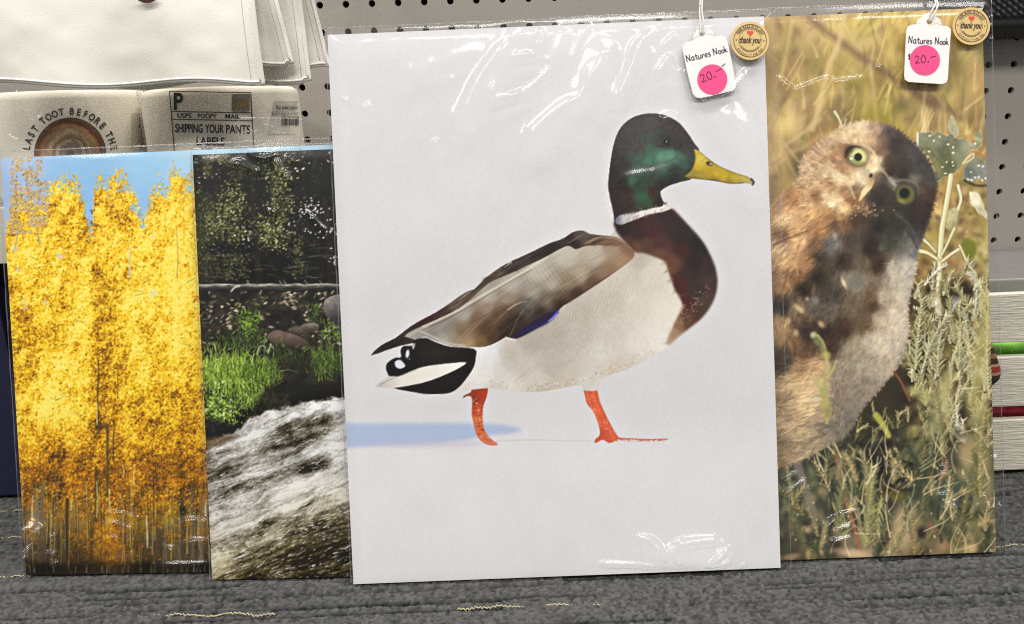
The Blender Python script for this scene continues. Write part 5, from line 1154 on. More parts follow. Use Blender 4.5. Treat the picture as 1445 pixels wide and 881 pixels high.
def arc_text(name, s, fn, cx, cy, r, h, a0, a1, mat, parent, bold=0.03, wide=0.8, inside=False):
    """letters spaced along an arc (degrees, clockwise from the top) of fn's own 2D frame, y up"""
    adv = [0.45 if ch == ' ' else (1.05 if ch in 'MW' else .4 if ch == 'I' else .82) for ch in s]
    tot = sum(adv); acc = 0
    VV, FF = [], []
    for ch, ad in zip(s, adv):
        t = (acc + ad / 2) / tot; acc += ad
        if ch == ' ': continue
        V, F = text2d(ch, bold)
        V = V.copy(); V[:, 0] -= V[:, 0].max() / 2; V *= h; V[:, 0] *= wide
        a = math.radians(a0 + (a1 - a0) * t)
        if not inside:                     # heads outward
            ux, uy = math.cos(a), -math.sin(a); nx, ny = math.sin(a), math.cos(a)
            ox, oy = cx + r * nx, cy + r * ny
        else:                              # heads inward (lower arc read left to right)
            ux, uy = -math.cos(a), math.sin(a); nx, ny = -math.sin(a), -math.cos(a)
            ox, oy = cx - (r + h) * nx, cy - (r + h) * ny
        x = ox + V[:, 0] * ux + V[:, 1] * nx; y = oy + V[:, 0] * uy + V[:, 1] * ny
        b = sum(len(q) for q in VV)
        VV.append(np.stack([x, y], 1)); FF += [tuple(i + b for i in f) for f in F]
    VV = np.vstack(VV)
    return mesh_np(name, fn(VV[:, 0], VV[:, 1]), FF, mat, parent)

def ribbon(name, strokes, wd, fn, mat, parent):
    """pen strokes: flat ribbons in fn's 2D frame"""
    VV, FF = [], []
    for st in strokes:
        P = spline(st, 4) if len(st) > 2 else np.asarray(st, float)
        T = np.gradient(P, axis=0); T /= np.linalg.norm(T, axis=1)[:, None] + 1e-9
        N = np.stack([-T[:, 1], T[:, 0]], 1) * wd / 2
        b = len(VV)
        for p, q in zip(P + N, P - N): VV += [p, q]
        for i in range(len(P) - 1): FF.append((b + 2 * i, b + 2 * i + 1, b + 2 * i + 3, b + 2 * i + 2))
    VV = np.array(VV)
    return mesh_np(name, fn(VV[:, 0], VV[:, 1]), FF, mat, parent)

def disc2d(r, n=40, r2=None):
    an = np.linspace(0, 2 * math.pi, n, endpoint=False)
    o = np.stack([np.cos(an), np.sin(an)], 1)
    if r2 is None:
        return np.vstack([o * r]), [tuple(range(n))]
    V = np.vstack([o * r, o * r2])
    return V, [(k, (k + 1) % n, n + (k + 1) % n, n + k) for k in range(n)]

# ------------------------------------------------------------------ shelves
M['shelf'] = pmat('shelf_metal', (150, 146, 140), .45, var=.04, scale=8)
M['cream_lip'] = pmat('cream_shelf_lip', (206, 200, 186), .5, var=.05, scale=10)
p0 = at_y(5, 292, .64); p1 = at_y(5, 372, .64)
sh = thing('wall_shelf', 'pale metal shelf under the toilet rolls with a cream front lip', 'shelf', (-.4, .64, p0[2]))
SHZ = float(p0[2])
adopt(sh, box('shelf_deck', -.62, -.13, .642, .7745, SHZ - .004, SHZ, M['shelf'], None, .001),
      box('front_lip', -.62, -.13, .6385, .6415, float(p1[2]), SHZ - .0005, M['cream_lip'], None, .0008),
      box('bracket', -.20, -.195, .66, .7745, SHZ - .04, SHZ - .0045, M['shelf'], None, .0008),
      box('bracket', -.605, -.60, .66, .7745, SHZ - .04, SHZ - .0045, M['shelf'], None, .0008))
q0 = at_y(1425, 384, .66); q1 = at_y(1425, 397, .645); q2 = at_y(1425, 411, .645)
bs = thing('base_shelf', 'dark grey metal shelf running above the whitewashed slatted crate', 'shelf', (.45, .64, float(q2[2])))
adopt(bs, box('shelf_deck', .30, .64, .648, .7745, float(q1[2]) - .003, float(q1[2]) + .0005, pmat('shelf_deck', (112, 108, 106), .5, var=.05), None, .0005),
      box('front_lip', .30, .64, .644, .6475, float(q2[2]) - .002, float(q1[2]) + .002, pmat('shelf_lip', (140, 137, 133), .45, var=.08, scale=30), None, .0012),
      box('bracket', .31, .315, .66, .7745, float(q1[2]) - .05, float(q1[2]) - .0035, M['shelf'], None, .0008),
      box('bracket', .625, .63, .66, .7745, float(q1[2]) - .05, float(q1[2]) - .0035, M['shelf'], None, .0008))

# ------------------------------------------------------------------ toilet rolls
M['tissue'] = pmat('tissue_paper', (243, 235, 218), .9, var=.03, scale=30, bump=.25, bscale=700, spec=.1)
M['core'] = pmat('cardboard_core', (150, 126, 96), .9, var=.1)
M['label'] = pmat('price_label', (218, 212, 200), .55, var=.02)
def lathe(name, prof, mat, parent, n=72, cx=0, cy=0):
    an = np.linspace(0, 2 * math.pi, n, endpoint=False)
    P = np.asarray(prof, float)
    V = np.stack([cx + P[:, None, 0] * np.cos(an), cy + P[:, None, 0] * np.sin(an), np.broadcast_to(P[:, None, 1], (len(P), n))], -1).reshape(-1, 3)
    F = [(i * n + k, i * n + (k + 1) % n, (i + 1) * n + (k + 1) % n, (i + 1) * n + k) for i in range(len(P) - 1) for k in range(n)]
    return mesh_np(name, V, F, mat, parent, True)

def roll(cpx, half, top_py, label):
    Yc = .702
    c = at_y(cpx, 175, Yc); Rr = half
    zt = at_y(cpx, top_py, Yc - Rr)[2]
    t = thing('toilet_roll', label, 'toilet roll', (c[0], Yc, SHZ), 'printed toilet rolls on the shelf')
    prof = [(.019, SHZ + .001), (Rr - .004, SHZ + .001), (Rr - .0008, SHZ + .003), (Rr, SHZ + .007), (Rr + .0004, (SHZ + zt) / 2), (Rr, zt - .007), (Rr - .0012, zt - .0028), (Rr - .005, zt - .0005), (Rr - .02, zt), (.019, zt - .001), (.019, SHZ + .001)]
    b = lathe('paper_roll', prof, M['tissue'], None, 96, c[0], Yc)
    co = lathe('cardboard_core', [(.0188, SHZ + .001), (.0188, zt + .0005), (.0175, zt + .0005), (.0175, SHZ + .001), (.0188, SHZ + .001)], M['core'], None, 40, c[0], Yc)
    adopt(t, b, co)
    def fn(x, y, r=Rr + .0007):            # picture position -> point on the paper's curved side
        d = rays(x, y)
        ox, oy = -c[0], -Yc
        a = d[..., 0] ** 2 + d[..., 1] ** 2; bb = 2 * (ox * d[..., 0] + oy * d[..., 1]); cc = ox * ox + oy * oy - r * r
        disc = np.maximum(bb * bb - 4 * a * cc, 0)
        k = (-bb - np.sqrt(disc)) / (2 * a)
        return CAM + d * k[..., None]
    return t, fn, c, Rr, zt, b

def wrap_film(t, c, Rr, zt, seed, folds):
    n, nv = 150, 60
    th = np.linspace(math.pi * .98, math.pi * 2.02, n); z = np.linspace(SHZ + .002, zt + .004, nv)
    T, Z = np.meshgrid(th, z)
    r = Rr + .0016 + .0012 * fbm(T * 5, Z * 60, 3, seed)
    P = np.stack([c[0] + r * np.cos(T), .702 + r * np.sin(T), Z], -1)
    px, py = project(P)
    bump = np.zeros_like(r)
    for f in folds:
        S = spline(f, 6) if len(f) > 2 else np.asarray(f, float)
        dm = np.full(px.shape, 1e9)
        for a, b in zip(S[:-1], S[1:]):
            e = b - a; L = (e ** 2).sum() + 1e-9
            k = np.clip(((px - a[0]) * e[0] + (py - a[1]) * e[1]) / L, 0, 1)
            dm = np.minimum(dm, np.hypot(px - a[0] - k * e[0], py - a[1] - k * e[1]))
        bump += .0022 * np.exp(-(dm / 2.2) ** 2)
    r = r + bump
    P = np.stack([c[0] + r * np.cos(T), .702 + r * np.sin(T), Z], -1)
    o = mesh_np('clear_wrap', P.reshape(-1, 3), grid_faces(n, nv), M['film'], None, True)
    adopt(t, o)

def paint_knot():
    c = Cv(36, 150, 160, 290)
    X, Y = c.X, c.Y
    r = np.hypot(X - 99, (Y - 218) * .97) + 7 * (fbm(X / 14, Y / 14, 3, 2) - .5)
    ring = np.sin(r * .62 + 4 * fbm(X / 20, Y / 20, 2, 7))
    stops = [0, 10, 18, 26, 34, 42, 50, 54]
    cols = [(96, 84, 74), (150, 134, 116), (196, 178, 150), (168, 140, 104), (206, 178, 136), (160, 104, 60), (96, 74, 60), (70, 60, 54)]
    for k in range(3): c.im[..., k] = np.interp(r, stops, [q[k] for q in cols]) * (1 + .16 * ring) + 18 * (fbm(X / 5, Y / 5, 3, 4) - .5)
    for _ in range(60):
        a = R.uniform(0, 6.28); q = R.uniform(14, 48)
        c.line([(99 + q * math.cos(a), 218 + q * math.sin(a)), (99 + q * math.cos(a + .2), 218 + q * math.sin(a + .2)), (99 + q * math.cos(a + .45), 218 + q * math.sin(a + .45))], 1.4, .6, (60, 46, 38), .6, .8)
    return c

def ink_attr(ob, rgb):
    ca = ob.data.color_attributes.new('ink', 'FLOAT_COLOR', 'POINT')
    rgba = np.concatenate([lin(rgb).reshape(-1, 3), np.ones((len(ob.data.vertices), 1))], 1).astype(np.float32)
    ca.data.foreach_set('color', rgba.ravel())

# first roll: ring of words round a hollow log
t, fn, c, Rr, zt, body = roll(103, .0645, 125, 'toilet roll printed with arched words around a brown hollow log picture')
cvk = paint_knot()
rr = np.linspace(0.02, 1, 26); aa = np.linspace(0, 2 * math.pi, 72, endpoint=False)
RRg, AA = np.meshgrid(rr, aa, indexing='ij')
kx, ky = 99 + 51 * RRg * np.cos(AA), 218 + 52 * RRg * np.sin(AA)
F = [(i * 72 + k, (i + 1) * 72 + k, (i + 1) * 72 + (k + 1) % 72, i * 72 + (k + 1) % 72) for i in range(25) for k in range(72)]
disc = mesh_np('printed_picture', fn(kx, ky).reshape(-1, 3), F, M['ink'])
ink_attr(disc, cvk.sample(kx, ky))
fy = lambda x, y: fn(x, -y)
words = arc_text('printed_words', 'LAST TOOT BEFORE THE', fy, 99, -220, 58, 9.5, -84, 84, M['grey_ink'], None, .03, .82)
lab = [(float(x), float(y)) for x in np.linspace(186, 205, 6) for y in (160, 206)]
sticker = mesh_np('price_sticker', fn(np.array([p[0] for p in lab]), np.array([p[1] for p in lab])), [(2 * i, 2 * i + 1, 2 * i + 3, 2 * i + 2) for i in range(5)], M['label'])
l1 = put_text('sticker_text', 'Fun toilet', lambda x, y: fn(x, y, Rr + .0011), 197, 172, 209, 167, M['grey_ink'], None)
l2 = put_text('sticker_text', '$3.50 / Ship', lambda x, y: fn(x, y, Rr + .0011), 195, 180, 208, 176, M['grey_ink'], None)
adopt(t, disc, words, sticker)
adopt(sticker, l1, l2)
for q in (l1, l2): q.parent = sticker; q.matrix_parent_inverse = Matrix.Identity(4)
wrap_film(t, c, Rr, zt, 3, [[(23, 131), (38, 158), (46, 190), (50, 216)], [(129, 133), (134, 146), (138, 158)], [(48, 172), (60, 166), (74, 172)], [(10, 190), (26, 200)], [(59, 181), (80, 191)], [(124, 191), (132, 185)], [(0, 150), (14, 138), (40, 136)]])

# second roll: mock shipping label
t, fn, c, Rr, zt, body = roll(318, .0650, 120, 'toilet roll printed with a boxed mock shipping label in black capitals')
parts = []
def frame_line(x0, y0, x1, y1, wd=1.3):
    n = 10
    xs = np.linspace(x0, x1, n); ys = np.linspace(y0, y1, n)
    dx, dy = x1 - x0, y1 - y0; L = math.hypot(dx, dy); nx, ny = -dy / L * wd / 2, dx / L * wd / 2
    V = np.vstack([np.stack([xs + nx, ys + ny], 1), np.stack([xs - nx, ys - ny], 1)])
    parts.append(mesh_np('label_rule', fn(V[:, 0], V[:, 1]), [(i, i + 1, n + i + 1, n + i) for i in range(n - 1)], M['grey_ink']))
for q in [(239, 129, 354, 131), (241, 157.5, 355.5, 159.5), (242, 168.5, 356, 170.5), (239, 129, 248, 240), (354, 131, 360, 240)]: frame_line(*q)
def T(s, x0, y0, x1, y1, b=.02, tilt=.018, **k):
    parts.append(put_text('printed_words', s, lambda x, y: fn(x, y + (x - 298) * tilt), x0, y0, x1, y1, M['black_ink'], None, b, **k))
T('P', 245, 155.5, 258.5, 132.5, .03)
T('USPS', 250, 167, 270, 160.8, .02); T('POOPY', 279, 167, 306, 160.8, .02); T('MAIL', 318, 167, 339, 160.8, .02)
T('SHIPPING', 247, 187.5, 286, 176, .024); T('YOUR', 289, 187.5, 316, 176, .024); T('PANTS', 319, 187.5, 353, 176, .024)
T('LABELS', 277, 205, 317, 194, .024)
T('Z', 283, 222, 300, 209, .02)
stamp = []
for j in range(13):                       # the small stamp square: a blurred brown emblem on grey speckle
    for i in range(13): stamp.append((327.5 + i * 25 / 12, 133 + j * 24 / 12))
stamp = np.array(stamp)
so = mesh_np('printed_stamp', fn(stamp[:, 0], stamp[:, 1]), grid_faces(13, 13, True), M['ink'])
d = np.hypot((stamp[:, 0] - 340) / 9, (stamp[:, 1] - 147) / 7)
sc_ = np.where(d[:, None] < 1, np.array((150, 124, 90.)), np.array((136, 130, 122.))) * (.85 + .35 * vnoise(stamp[:, 0] * 2, stamp[:, 1] * 2, 4))[:, None]
ink_attr(so, sc_)
lx = np.linspace(386, 424, 9)
V = np.concatenate([np.stack([lx, np.full(9, 143.)], 1), np.stack([lx - 8, np.full(9, 190.)], 1)])
sticker = mesh_np('price_sticker', fn(V[:, 0], V[:, 1]), [(9 + i, 9 + i + 1, i + 1, i) for i in range(8)], M['label'])
f2 = lambda x, y: fn(x, y, Rr + .0011)
sub = [put_text('sticker_text', 'Fun toilet paper', f2, 390, 154, 421, 148.5, M['black_ink'], None, .01), put_text('sticker_text', '$3.50 / Ship to perfect', f2, 384, 162, 421, 157.5, M['grey_ink'], None)]
x = 398.0; BV, BF = [], []
while x < 421:
    wd = R.choice([.5, .8, 1.4])
    b = len(BV); BV += [(x, 164.5), (x + wd, 164.5), (x + wd, 177), (x, 177)]; BF.append((b + 3, b + 2, b + 1, b)); x += wd + R.choice([.5, .9, 1.3])
BV = np.array(BV)
sub.append(mesh_np('barcode', f2(BV[:, 0], BV[:, 1]), BF, M['black_ink']))
adopt(t, so, sticker, *parts)
for q in sub: q.parent = sticker
wrap_film(t, c, Rr, zt, 8, [[(238, 131), (236, 142), (243, 160), (246, 186), (253, 215)], [(296, 150), (290, 156)], [(300, 150), (305, 158)], [(372, 128), (376, 136), (380, 142)], [(276, 198), (284, 201), (296, 199)], [(214, 150), (216, 180)]])

# ------------------------------------------------------------------ hanging tea towels
M['towel'] = pmat('cream_cotton', (236, 232, 222), .95, var=.025, scale=25, bump=.16, bscale=1500, spec=.05, sheen=.1)
M['stitch'] = pmat('towel_stitch', (186, 180, 166), .9)
rail = thing('hanging_rail', 'thin steel rail holding the cream tea towels', 'rail', (-.3, .62, .47))
rv, rf = tube_vf([(-.62, .615, .472), (-.1, .615, .472)], .004, 12)
adopt(rail, mesh_np('rail_bar', rv, rf, pmat('rail_steel', (170, 168, 164), .35, 1.0), None, True))
for x in (-.60, -.12):
    rv, rf = tube_vf([(x, .615, .472), (x, .7795, .472)], .003, 8)
    adopt(rail, mesh_np('rail_arm', rv, rf, pmat('rail_steel', (170, 168, 164), .35, 1.0), None, True))
def towel(Y, tr, br, bl, seed, label, amp=.0035):
    """sheet hanging over the rail; tr/br/bl are where its right and lower borders run"""
    nu, nv = 70, 46
    U, Vv = np.meshgrid(np.linspace(0, 1, nu), np.linspace(0, 1, nv))
    Pbr, Pbl, Ptr = at_y(*br, Y), at_y(*bl, Y), at_y(*tr, Y)
    zt = .4735
    k = (zt - Pbr[2]) / (Ptr[2] - Pbr[2])
    xr_top = Pbr[0] + (Ptr[0] - Pbr[0]) * k
    xl_top = Pbl[0] - .004
    xb = Pbl[0] + (Pbr[0] - Pbl[0]) * U; zb = Pbl[2] + (Pbr[2] - Pbl[2]) * U
    zb = zb + .0022 * np.sin(U * 9 + seed) * (U < .97)
    xt = xl_top + (xr_top - xl_top) * U
    x = xb + (xt - xb) * Vv
    # the fabric hangs in soft folds and bellies forward near the hem
    y = Y + (.611 - Y) * Vv ** 3 + amp * np.sin(U * 11 + seed * 2.1 + 1.3 * Vv) * (1 - .6 * Vv) + .003 * (fbm(U * 4, Vv * 3, 3, seed) - .5)
    z = zb + (zt - zb) * Vv
    me = mesh_np('hanging_towel', np.stack([x, y, z], -1).reshape(-1, 3), grid_faces(nu, nv), M['towel'], None, True)
    md = me.modifiers.new('thick', 'SOLIDIFY'); md.thickness = .0016; md.offset = 0
    tag(me, label, 'towel', 'cream tea towels on the rail')
    P3 = np.stack([x, y, z], -1)
    for path in (P3[1, :-1], P3[1:, -2]):  # the turned hems
        hv, hf = tube_vf(path + np.array([0, -.0006, 0]), .0009, 6)
        mesh_np('hem', hv, hf, M['towel'], me, True)
    sv, sf = tube_vf(P3[2:, -4] + np.array([0, -.0007, 0]), .0003, 5)
    mesh_np('stitching', sv, sf, M['stitch'], me, True)
    return me
tw = towel(.598, (357, 0), (373, 121), (-34, 121), 1, 'frontmost and widest cream tea towel above the toilet rolls')
towel(.6115, (392, 0), (414, 90), (120, 104), 2, 'cream tea towel peeking out with the short pointed corner')
towel(.6225, (427, 0), (441, 115), (150, 124), 3, 'cream tea towel with a straight low corner behind two others')
towel(.6335, (444, 0), (466, 94), (180, 106), 4, 'rearmost cream tea towel beside the pegboard holes', .002)
pp = [(188, -3), (197, 2), (203, 4.5), (212, 4.2), (219, 1), (222, -4), (205, -12)]
pts = at_y(np.array([p[0] for p in pts_] if False else [p[0] for p in pp], float), np.array([p[1] for p in pp], float), .5935)
mk = mesh_np('printed_motif', pts, [tuple(range(len(pp)))[::-1]], pmat('maroon_print', (70, 40, 38), .9, var=.2, scale=200))
mk.parent = tw

# ------------------------------------------------------------------ navy box at the left
M['navy'] = pmat('navy_card', (27, 29, 58), .55, var=.12, scale=60, bump=.15, bscale=500)
a = at_y(34, 702, .646); b2 = at_y(20, 374, .646); b3 = at_y(20, 392, .646)
bx = thing('storage_box', 'navy blue storage box standing on the carpet left of the aspen print', 'box', (-.52, .68, 0))
adopt(bx, box('box_body', -.66, float(a[0]) + .012, .648, .76, .0005, float(b3[2]) - .0012, M['navy'], None, .002),
      box('box_lid', -.662, float(a[0]) + .0135, .6465, .762, float(b3[2]) - .001, float(b2[2]), M['navy'], None, .0025))

# ------------------------------------------------------------------ slatted crate and what lies in it, at the right
M['wash'] = pmat('whitewashed_wood', (206, 200, 184), .7, var=.1, scale=14, bump=.8, bscale=60, stretch=(1, 6, 14))
CY = .615
cr = thing('slatted_crate', 'whitewashed wooden slatted crate on the carpet beside the owl print', 'crate', (.45, CY, 0))
def zpx(py): return float(at_y(1425, py, CY)[2])
for t0, b0 in ((415, 484), (504, 574), (593, 664)):
    o = box('front_slat', .335, .585, CY, CY + .008, max(.001, zpx(b0)), zpx(t0), M['wash'], None, .0012)
    adopt(cr, o)
for xx in (.337, .575):
    adopt(cr, box('corner_post', xx, xx + .012, CY + .0085, CY + .02, .001, zpx(417), M['wash'], None, .001))
for xx in (.329, .5855):
    for t0, b0 in ((415, 484), (504, 574), (593, 664)):
        adopt(cr, box('side_slat', xx, xx + .0055, CY + .001, CY + .15, max(.0012, zpx(b0)), zpx(t0) - .0005, M['wash'], None, .001))
adopt(cr, box('crate_floor', .3355, .585, CY + .021, CY + .145, .002, .008, M['wash'], None, .001),
      box('back_board', .3355, .585, CY + .146, CY + .152, .001, zpx(416), M['wash'], None, .001))
def lump(name, cx, cy, cz, rx, ry, rz, mat, seed, label, cat, rough=.25):
    n, mth = 44, 26
    th = np.linspace(0, 2 * math.pi, n, endpoint=False); ph = np.linspace(.02, math.pi - .02, mth)
    TH, PH = np.meshgrid(th, ph)
    k = 1 + rough * (fbm(np.cos(TH) * 2 + 5, np.sin(TH) * 2 + PH * 1.7, 4, seed) - .5) + .10 * np.sin(PH * 9 + 3 * np.cos(TH * 2))
    sq = lambda v, e: np.sign(v) * np.abs(v) ** e
    V = np.stack([cx + rx * k * sq(np.sin(PH), .6) * sq(np.cos(TH), .7), cy + ry * k * sq(np.sin(PH), .6) * sq(np.sin(TH), .7), cz + rz * k * sq(np.cos(PH), .7)], -1)
    F = [(i * n + q, (i + 1) * n + q, (i + 1) * n + (q + 1) % n, i * n + (q + 1) % n) for i in range(mth - 1) for q in range(n)]
    F += [tuple(range(n))[::-1][::-1], tuple((mth - 1) * n + q for q in range(n))[::-1]]
    o = mesh_np(name, V.reshape(-1, 3), F, mat, None, True)
    return tag(o, label, cat)
lump('folded_cloth', .455, CY + .058, zpx(586) - .012, .10, .045, .024, pmat('red_cloth', (206, 44, 74), .85, var=.35, scale=60, bump=.4, bscale=400, sheen=.2), 5, 'crimson cloth showing through the lower gap of the slatted crate', 'cloth')
lump('folded_cloth', .455, CY + .058, zpx(497) - .013, .10, .045, .024, pmat('green_cloth', (150, 222, 84), .85, var=.3, scale=70, bump=.4, bscale=400, sheen=.2), 9, 'bright green cloth showing through the upper gap of the slatted crate', 'cloth')

def pouch():
    m, nt, p = mat_new('striped_weave')
    p.inputs['Roughness'].default_value = .95; p.inputs['Specular IOR Level'].default_value = .1
    tc = nt.nodes.new('ShaderNodeTexCoord'); sx = nt.nodes.new('ShaderNodeSeparateXYZ')
    nz = nt.nodes.new('ShaderNodeTexNoise'); nz.inputs['Scale'].default_value = 90
    nt.links.new(tc.outputs['Object'], nz.inputs['Vector'])
    nt.links.new(tc.outputs['Object'], sx.inputs[0])
    ma = nt.nodes.new('ShaderNodeMath'); ma.operation = 'MULTIPLY_ADD'; ma.inputs[1].default_value = 1 / .046; ma.inputs[2].default_value = 0
    nt.links.new(sx.outputs['Z'], ma.inputs[0])
    mb = nt.nodes.new('ShaderNodeMath'); mb.operation = 'MULTIPLY_ADD'; mb.inputs[1].default_value = .05
    nt.links.new(nz.outputs['Fac'], mb.inputs[0]); nt.links.new(ma.outputs[0], mb.inputs[2])
    cr_ = nt.nodes.new('ShaderNodeValToRGB'); cr_.color_ramp.interpolation = 'CONSTANT'
    st = [(0, (46, 34, 30)), (.22, (60, 44, 36)), (.30, (150, 124, 88)), (.35, (128, 40, 34)), (.45, (150, 124, 88)), (.5, (48, 34, 28)), (.6, (120, 90, 60)), (.68, (52, 38, 32)), (.78, (142, 96, 56)), (.9, (84, 52, 36))]
    el = cr_.color_ramp.elements
    el[0].position = st[0][0]; el[0].color = (*lin(st[0][1]), 1); el[1].position = st[1][0]; el[1].color = (*lin(st[1][1]), 1)
    for q, col in st[2:]:
        e = el.new(q); e.color = (*lin(col), 1)
    nt.links.new(mb.outputs[0], cr_.inputs[0]); nt.links.new(cr_.outputs[0], p.inputs['Base Color'])
    P = at_y(1400, 553, .590); Q = at_y(1400, 487, .590)
    n, mth = 32, 22
    V = []
    for i in range(mth):
        t = i / (mth - 1)
        wdt = np.interp(t, [0, .06, .18, .35, .6, .85, 1], [.004, .011, .0155, .0172, .013, .0085, .005])
        for k in range(n):
            a = 2 * math.pi * k / n
            V.append((wdt * math.cos(a) * (1 + .05 * math.sin(5 * a)), wdt * .62 * math.sin(a), (Q[2] - P[2]) * t))
    F = [(i * n + k, i * n + (k + 1) % n, (i + 1) * n + (k + 1) % n, (i + 1) * n + k) for i in range(mth - 1) for k in range(n)]
    F += [tuple(range(n))[::-1], tuple((mth - 1) * n + k for k in range(n))]
    o = mesh_np('woven_pouch', V, F, m, None, True)
    o.location = (float(at_y(1397, 520, .590)[0]) , .602, float(P[2]))
    tag(o, 'small striped brown woven pouch hanging on the slatted crate', 'pouch')
    h = float(Q[2] - P[2])
    cv, cf = tube_vf([(0, 0, h - .002), (0, .004, h + .018), (.0, .012, h + .04), (0, .019, zpx(415) - float(P[2]) + .002), (0, .024, zpx(415) - float(P[2]) - .004)], .0008, 6)
    mesh_np('cord', cv, cf, pmat('dark_cord', (60, 46, 38), .9), o, True)
pouch()

# ------------------------------------------------------------------ black ribbed bag, upper right
def bag():
    m, nt, p = mat_new('black_weave')
    p.inputs['Base Color'].default_value = (*lin((24, 23, 23)), 1); p.inputs['Roughness'].default_value = .6
    A = at_y(1338, 57, .745); B = at_y(1500, 52, .745)
    nz_, nx_ = 130, 240
    xs = np.linspace(A[0], B[0] + .06, nx_); zs = np.linspace(A[2], .52, nz_)
    X, Z = np.meshgrid(xs, zs)
    hem = sstep(A[2] + .0165, A[2] + .0185, Z)
    q = (X * .86 + Z * .5)
    rib = np.sin(q * 2 * math.pi / .0052) * np.sin((X * .3 - Z) * 2 * math.pi / .011 + 3 * fbm(X * 60, Z * 60, 2, 4))
    edge = np.minimum(np.minimum(X - xs[0], xs[-1] - X), np.minimum(Z - zs[0], .02)) 
    body = .745 + .020 * (1 - np.clip(edge / .012, 0, 1)) ** 2
    Yv = body - hem * (.0016 * rib + .002) - (1 - hem) * .0006 * fbm(X * 500, Z * 500, 2, 9) - .0022 * np.exp(-((Z - A[2] - .0095) / .0012) ** 2) * 0
    Yv += .0014 * np.exp(-((Z - A[2] - .0088) / .0007) ** 2)
    V = np.stack([X, Yv, Z], -1).reshape(-1, 3)
    t = thing('black_bag', 'black ribbed fabric bag with a smooth hem against the pegboard', 'bag', (float(A[0] + B[0]) / 2, .76, float(A[2])))
    o = mesh_np('ribbed_front', V, grid_faces(nx_, nz_), m, None, True)
    bk = box('back_panel', xs[0] + .001, xs[-1] - .001, .7662, .7765, A[2] + .0005, .52, pmat('black_lining', (20, 20, 20), .9), None, .002)
    adopt(t, o, bk)
bag()

# ------------------------------------------------------------------ the four sleeved prints
class Print:
    def __init__(s, BL, BR, lean, W, H):
        s.P0 = np.array([BL[0], BL[1], .0006]); u = np.array([BR[0] - BL[0], BR[1] - BL[1], 0.0]); s.U = u / np.linalg.norm(u)
        back = np.array([-s.U[1], s.U[0], 0]); a = math.radians(lean)
        s.V = math.sin(a) * back + np.array([0, 0, math.cos(a)])
        s.N = np.cross(s.U, s.V); s.W, s.H = W, H
        if s.N[1] > 0: s.N = -s.N
    def pt(s, u, v, off=0.0):
        u = np.asarray(u, float); v = np.asarray(v, float); off = np.asarray(off, float)
        return s.P0 + u[..., None] * s.U + v[..., None] * s.V + off[..., None] * s.N
    def uv(s, px, py):                    # place on the sheet for a traced position
        d = rays(px, py)
        k = ((s.P0 - CAM) @ s.N) / (d @ s.N)
        q = CAM + d * k[..., None] - s.P0
        return q @ s.U, q @ s.V
    def at(s, px, py, off=0.0):
        u, v = s.uv(np.asarray(px, float), np.asarray(py, float))
        return s.pt(u, v, off)

def sheet(pr, cv, cols, rows, root):
    U, V = np.meshgrid(cols, rows)
    P = pr.pt(U, V, .0004)
    px, py = project(P)
    o = mesh_np('print_sheet', P.reshape(-1, 3), grid_faces(len(cols), len(rows)), M['ink'])
    ink_attr(o, cv.sample(px, py))
    adopt(root, o)
    bd_v = [pr.pt(u, v, w_) for w_ in (-.0016, 0.0) for v in (0.0004, pr.H - .0002) for u in (0.0002, pr.W - .0002)]
    bo = mesh_np('backing_board', np.array(bd_v), [(0, 2, 3, 1), (4, 5, 7, 6), (0, 1, 5, 4), (2, 6, 7, 3), (0, 4, 6, 2), (1, 3, 7, 5)], M['board'])
    adopt(root, bo)
    return o

def seg_dist(px, py, S):
    dm = np.full(px.shape, 1e9); tm = np.zeros(px.shape)
    acc = 0
    for a, b in zip(S[:-1], S[1:]):
        e = b - a; L = (e ** 2).sum() + 1e-12; ln = math.sqrt(L)
        k = np.clip(((px - a[0]) * e[0] + (py - a[1]) * e[1]) / L, 0, 1)
        d = np.hypot(px - a[0] - k * e[0], py - a[1] - k * e[1])
        m = d < dm
        dm = np.where(m, d, dm); tm = np.where(m, acc + k * ln, tm); acc += ln
    return dm, tm, acc

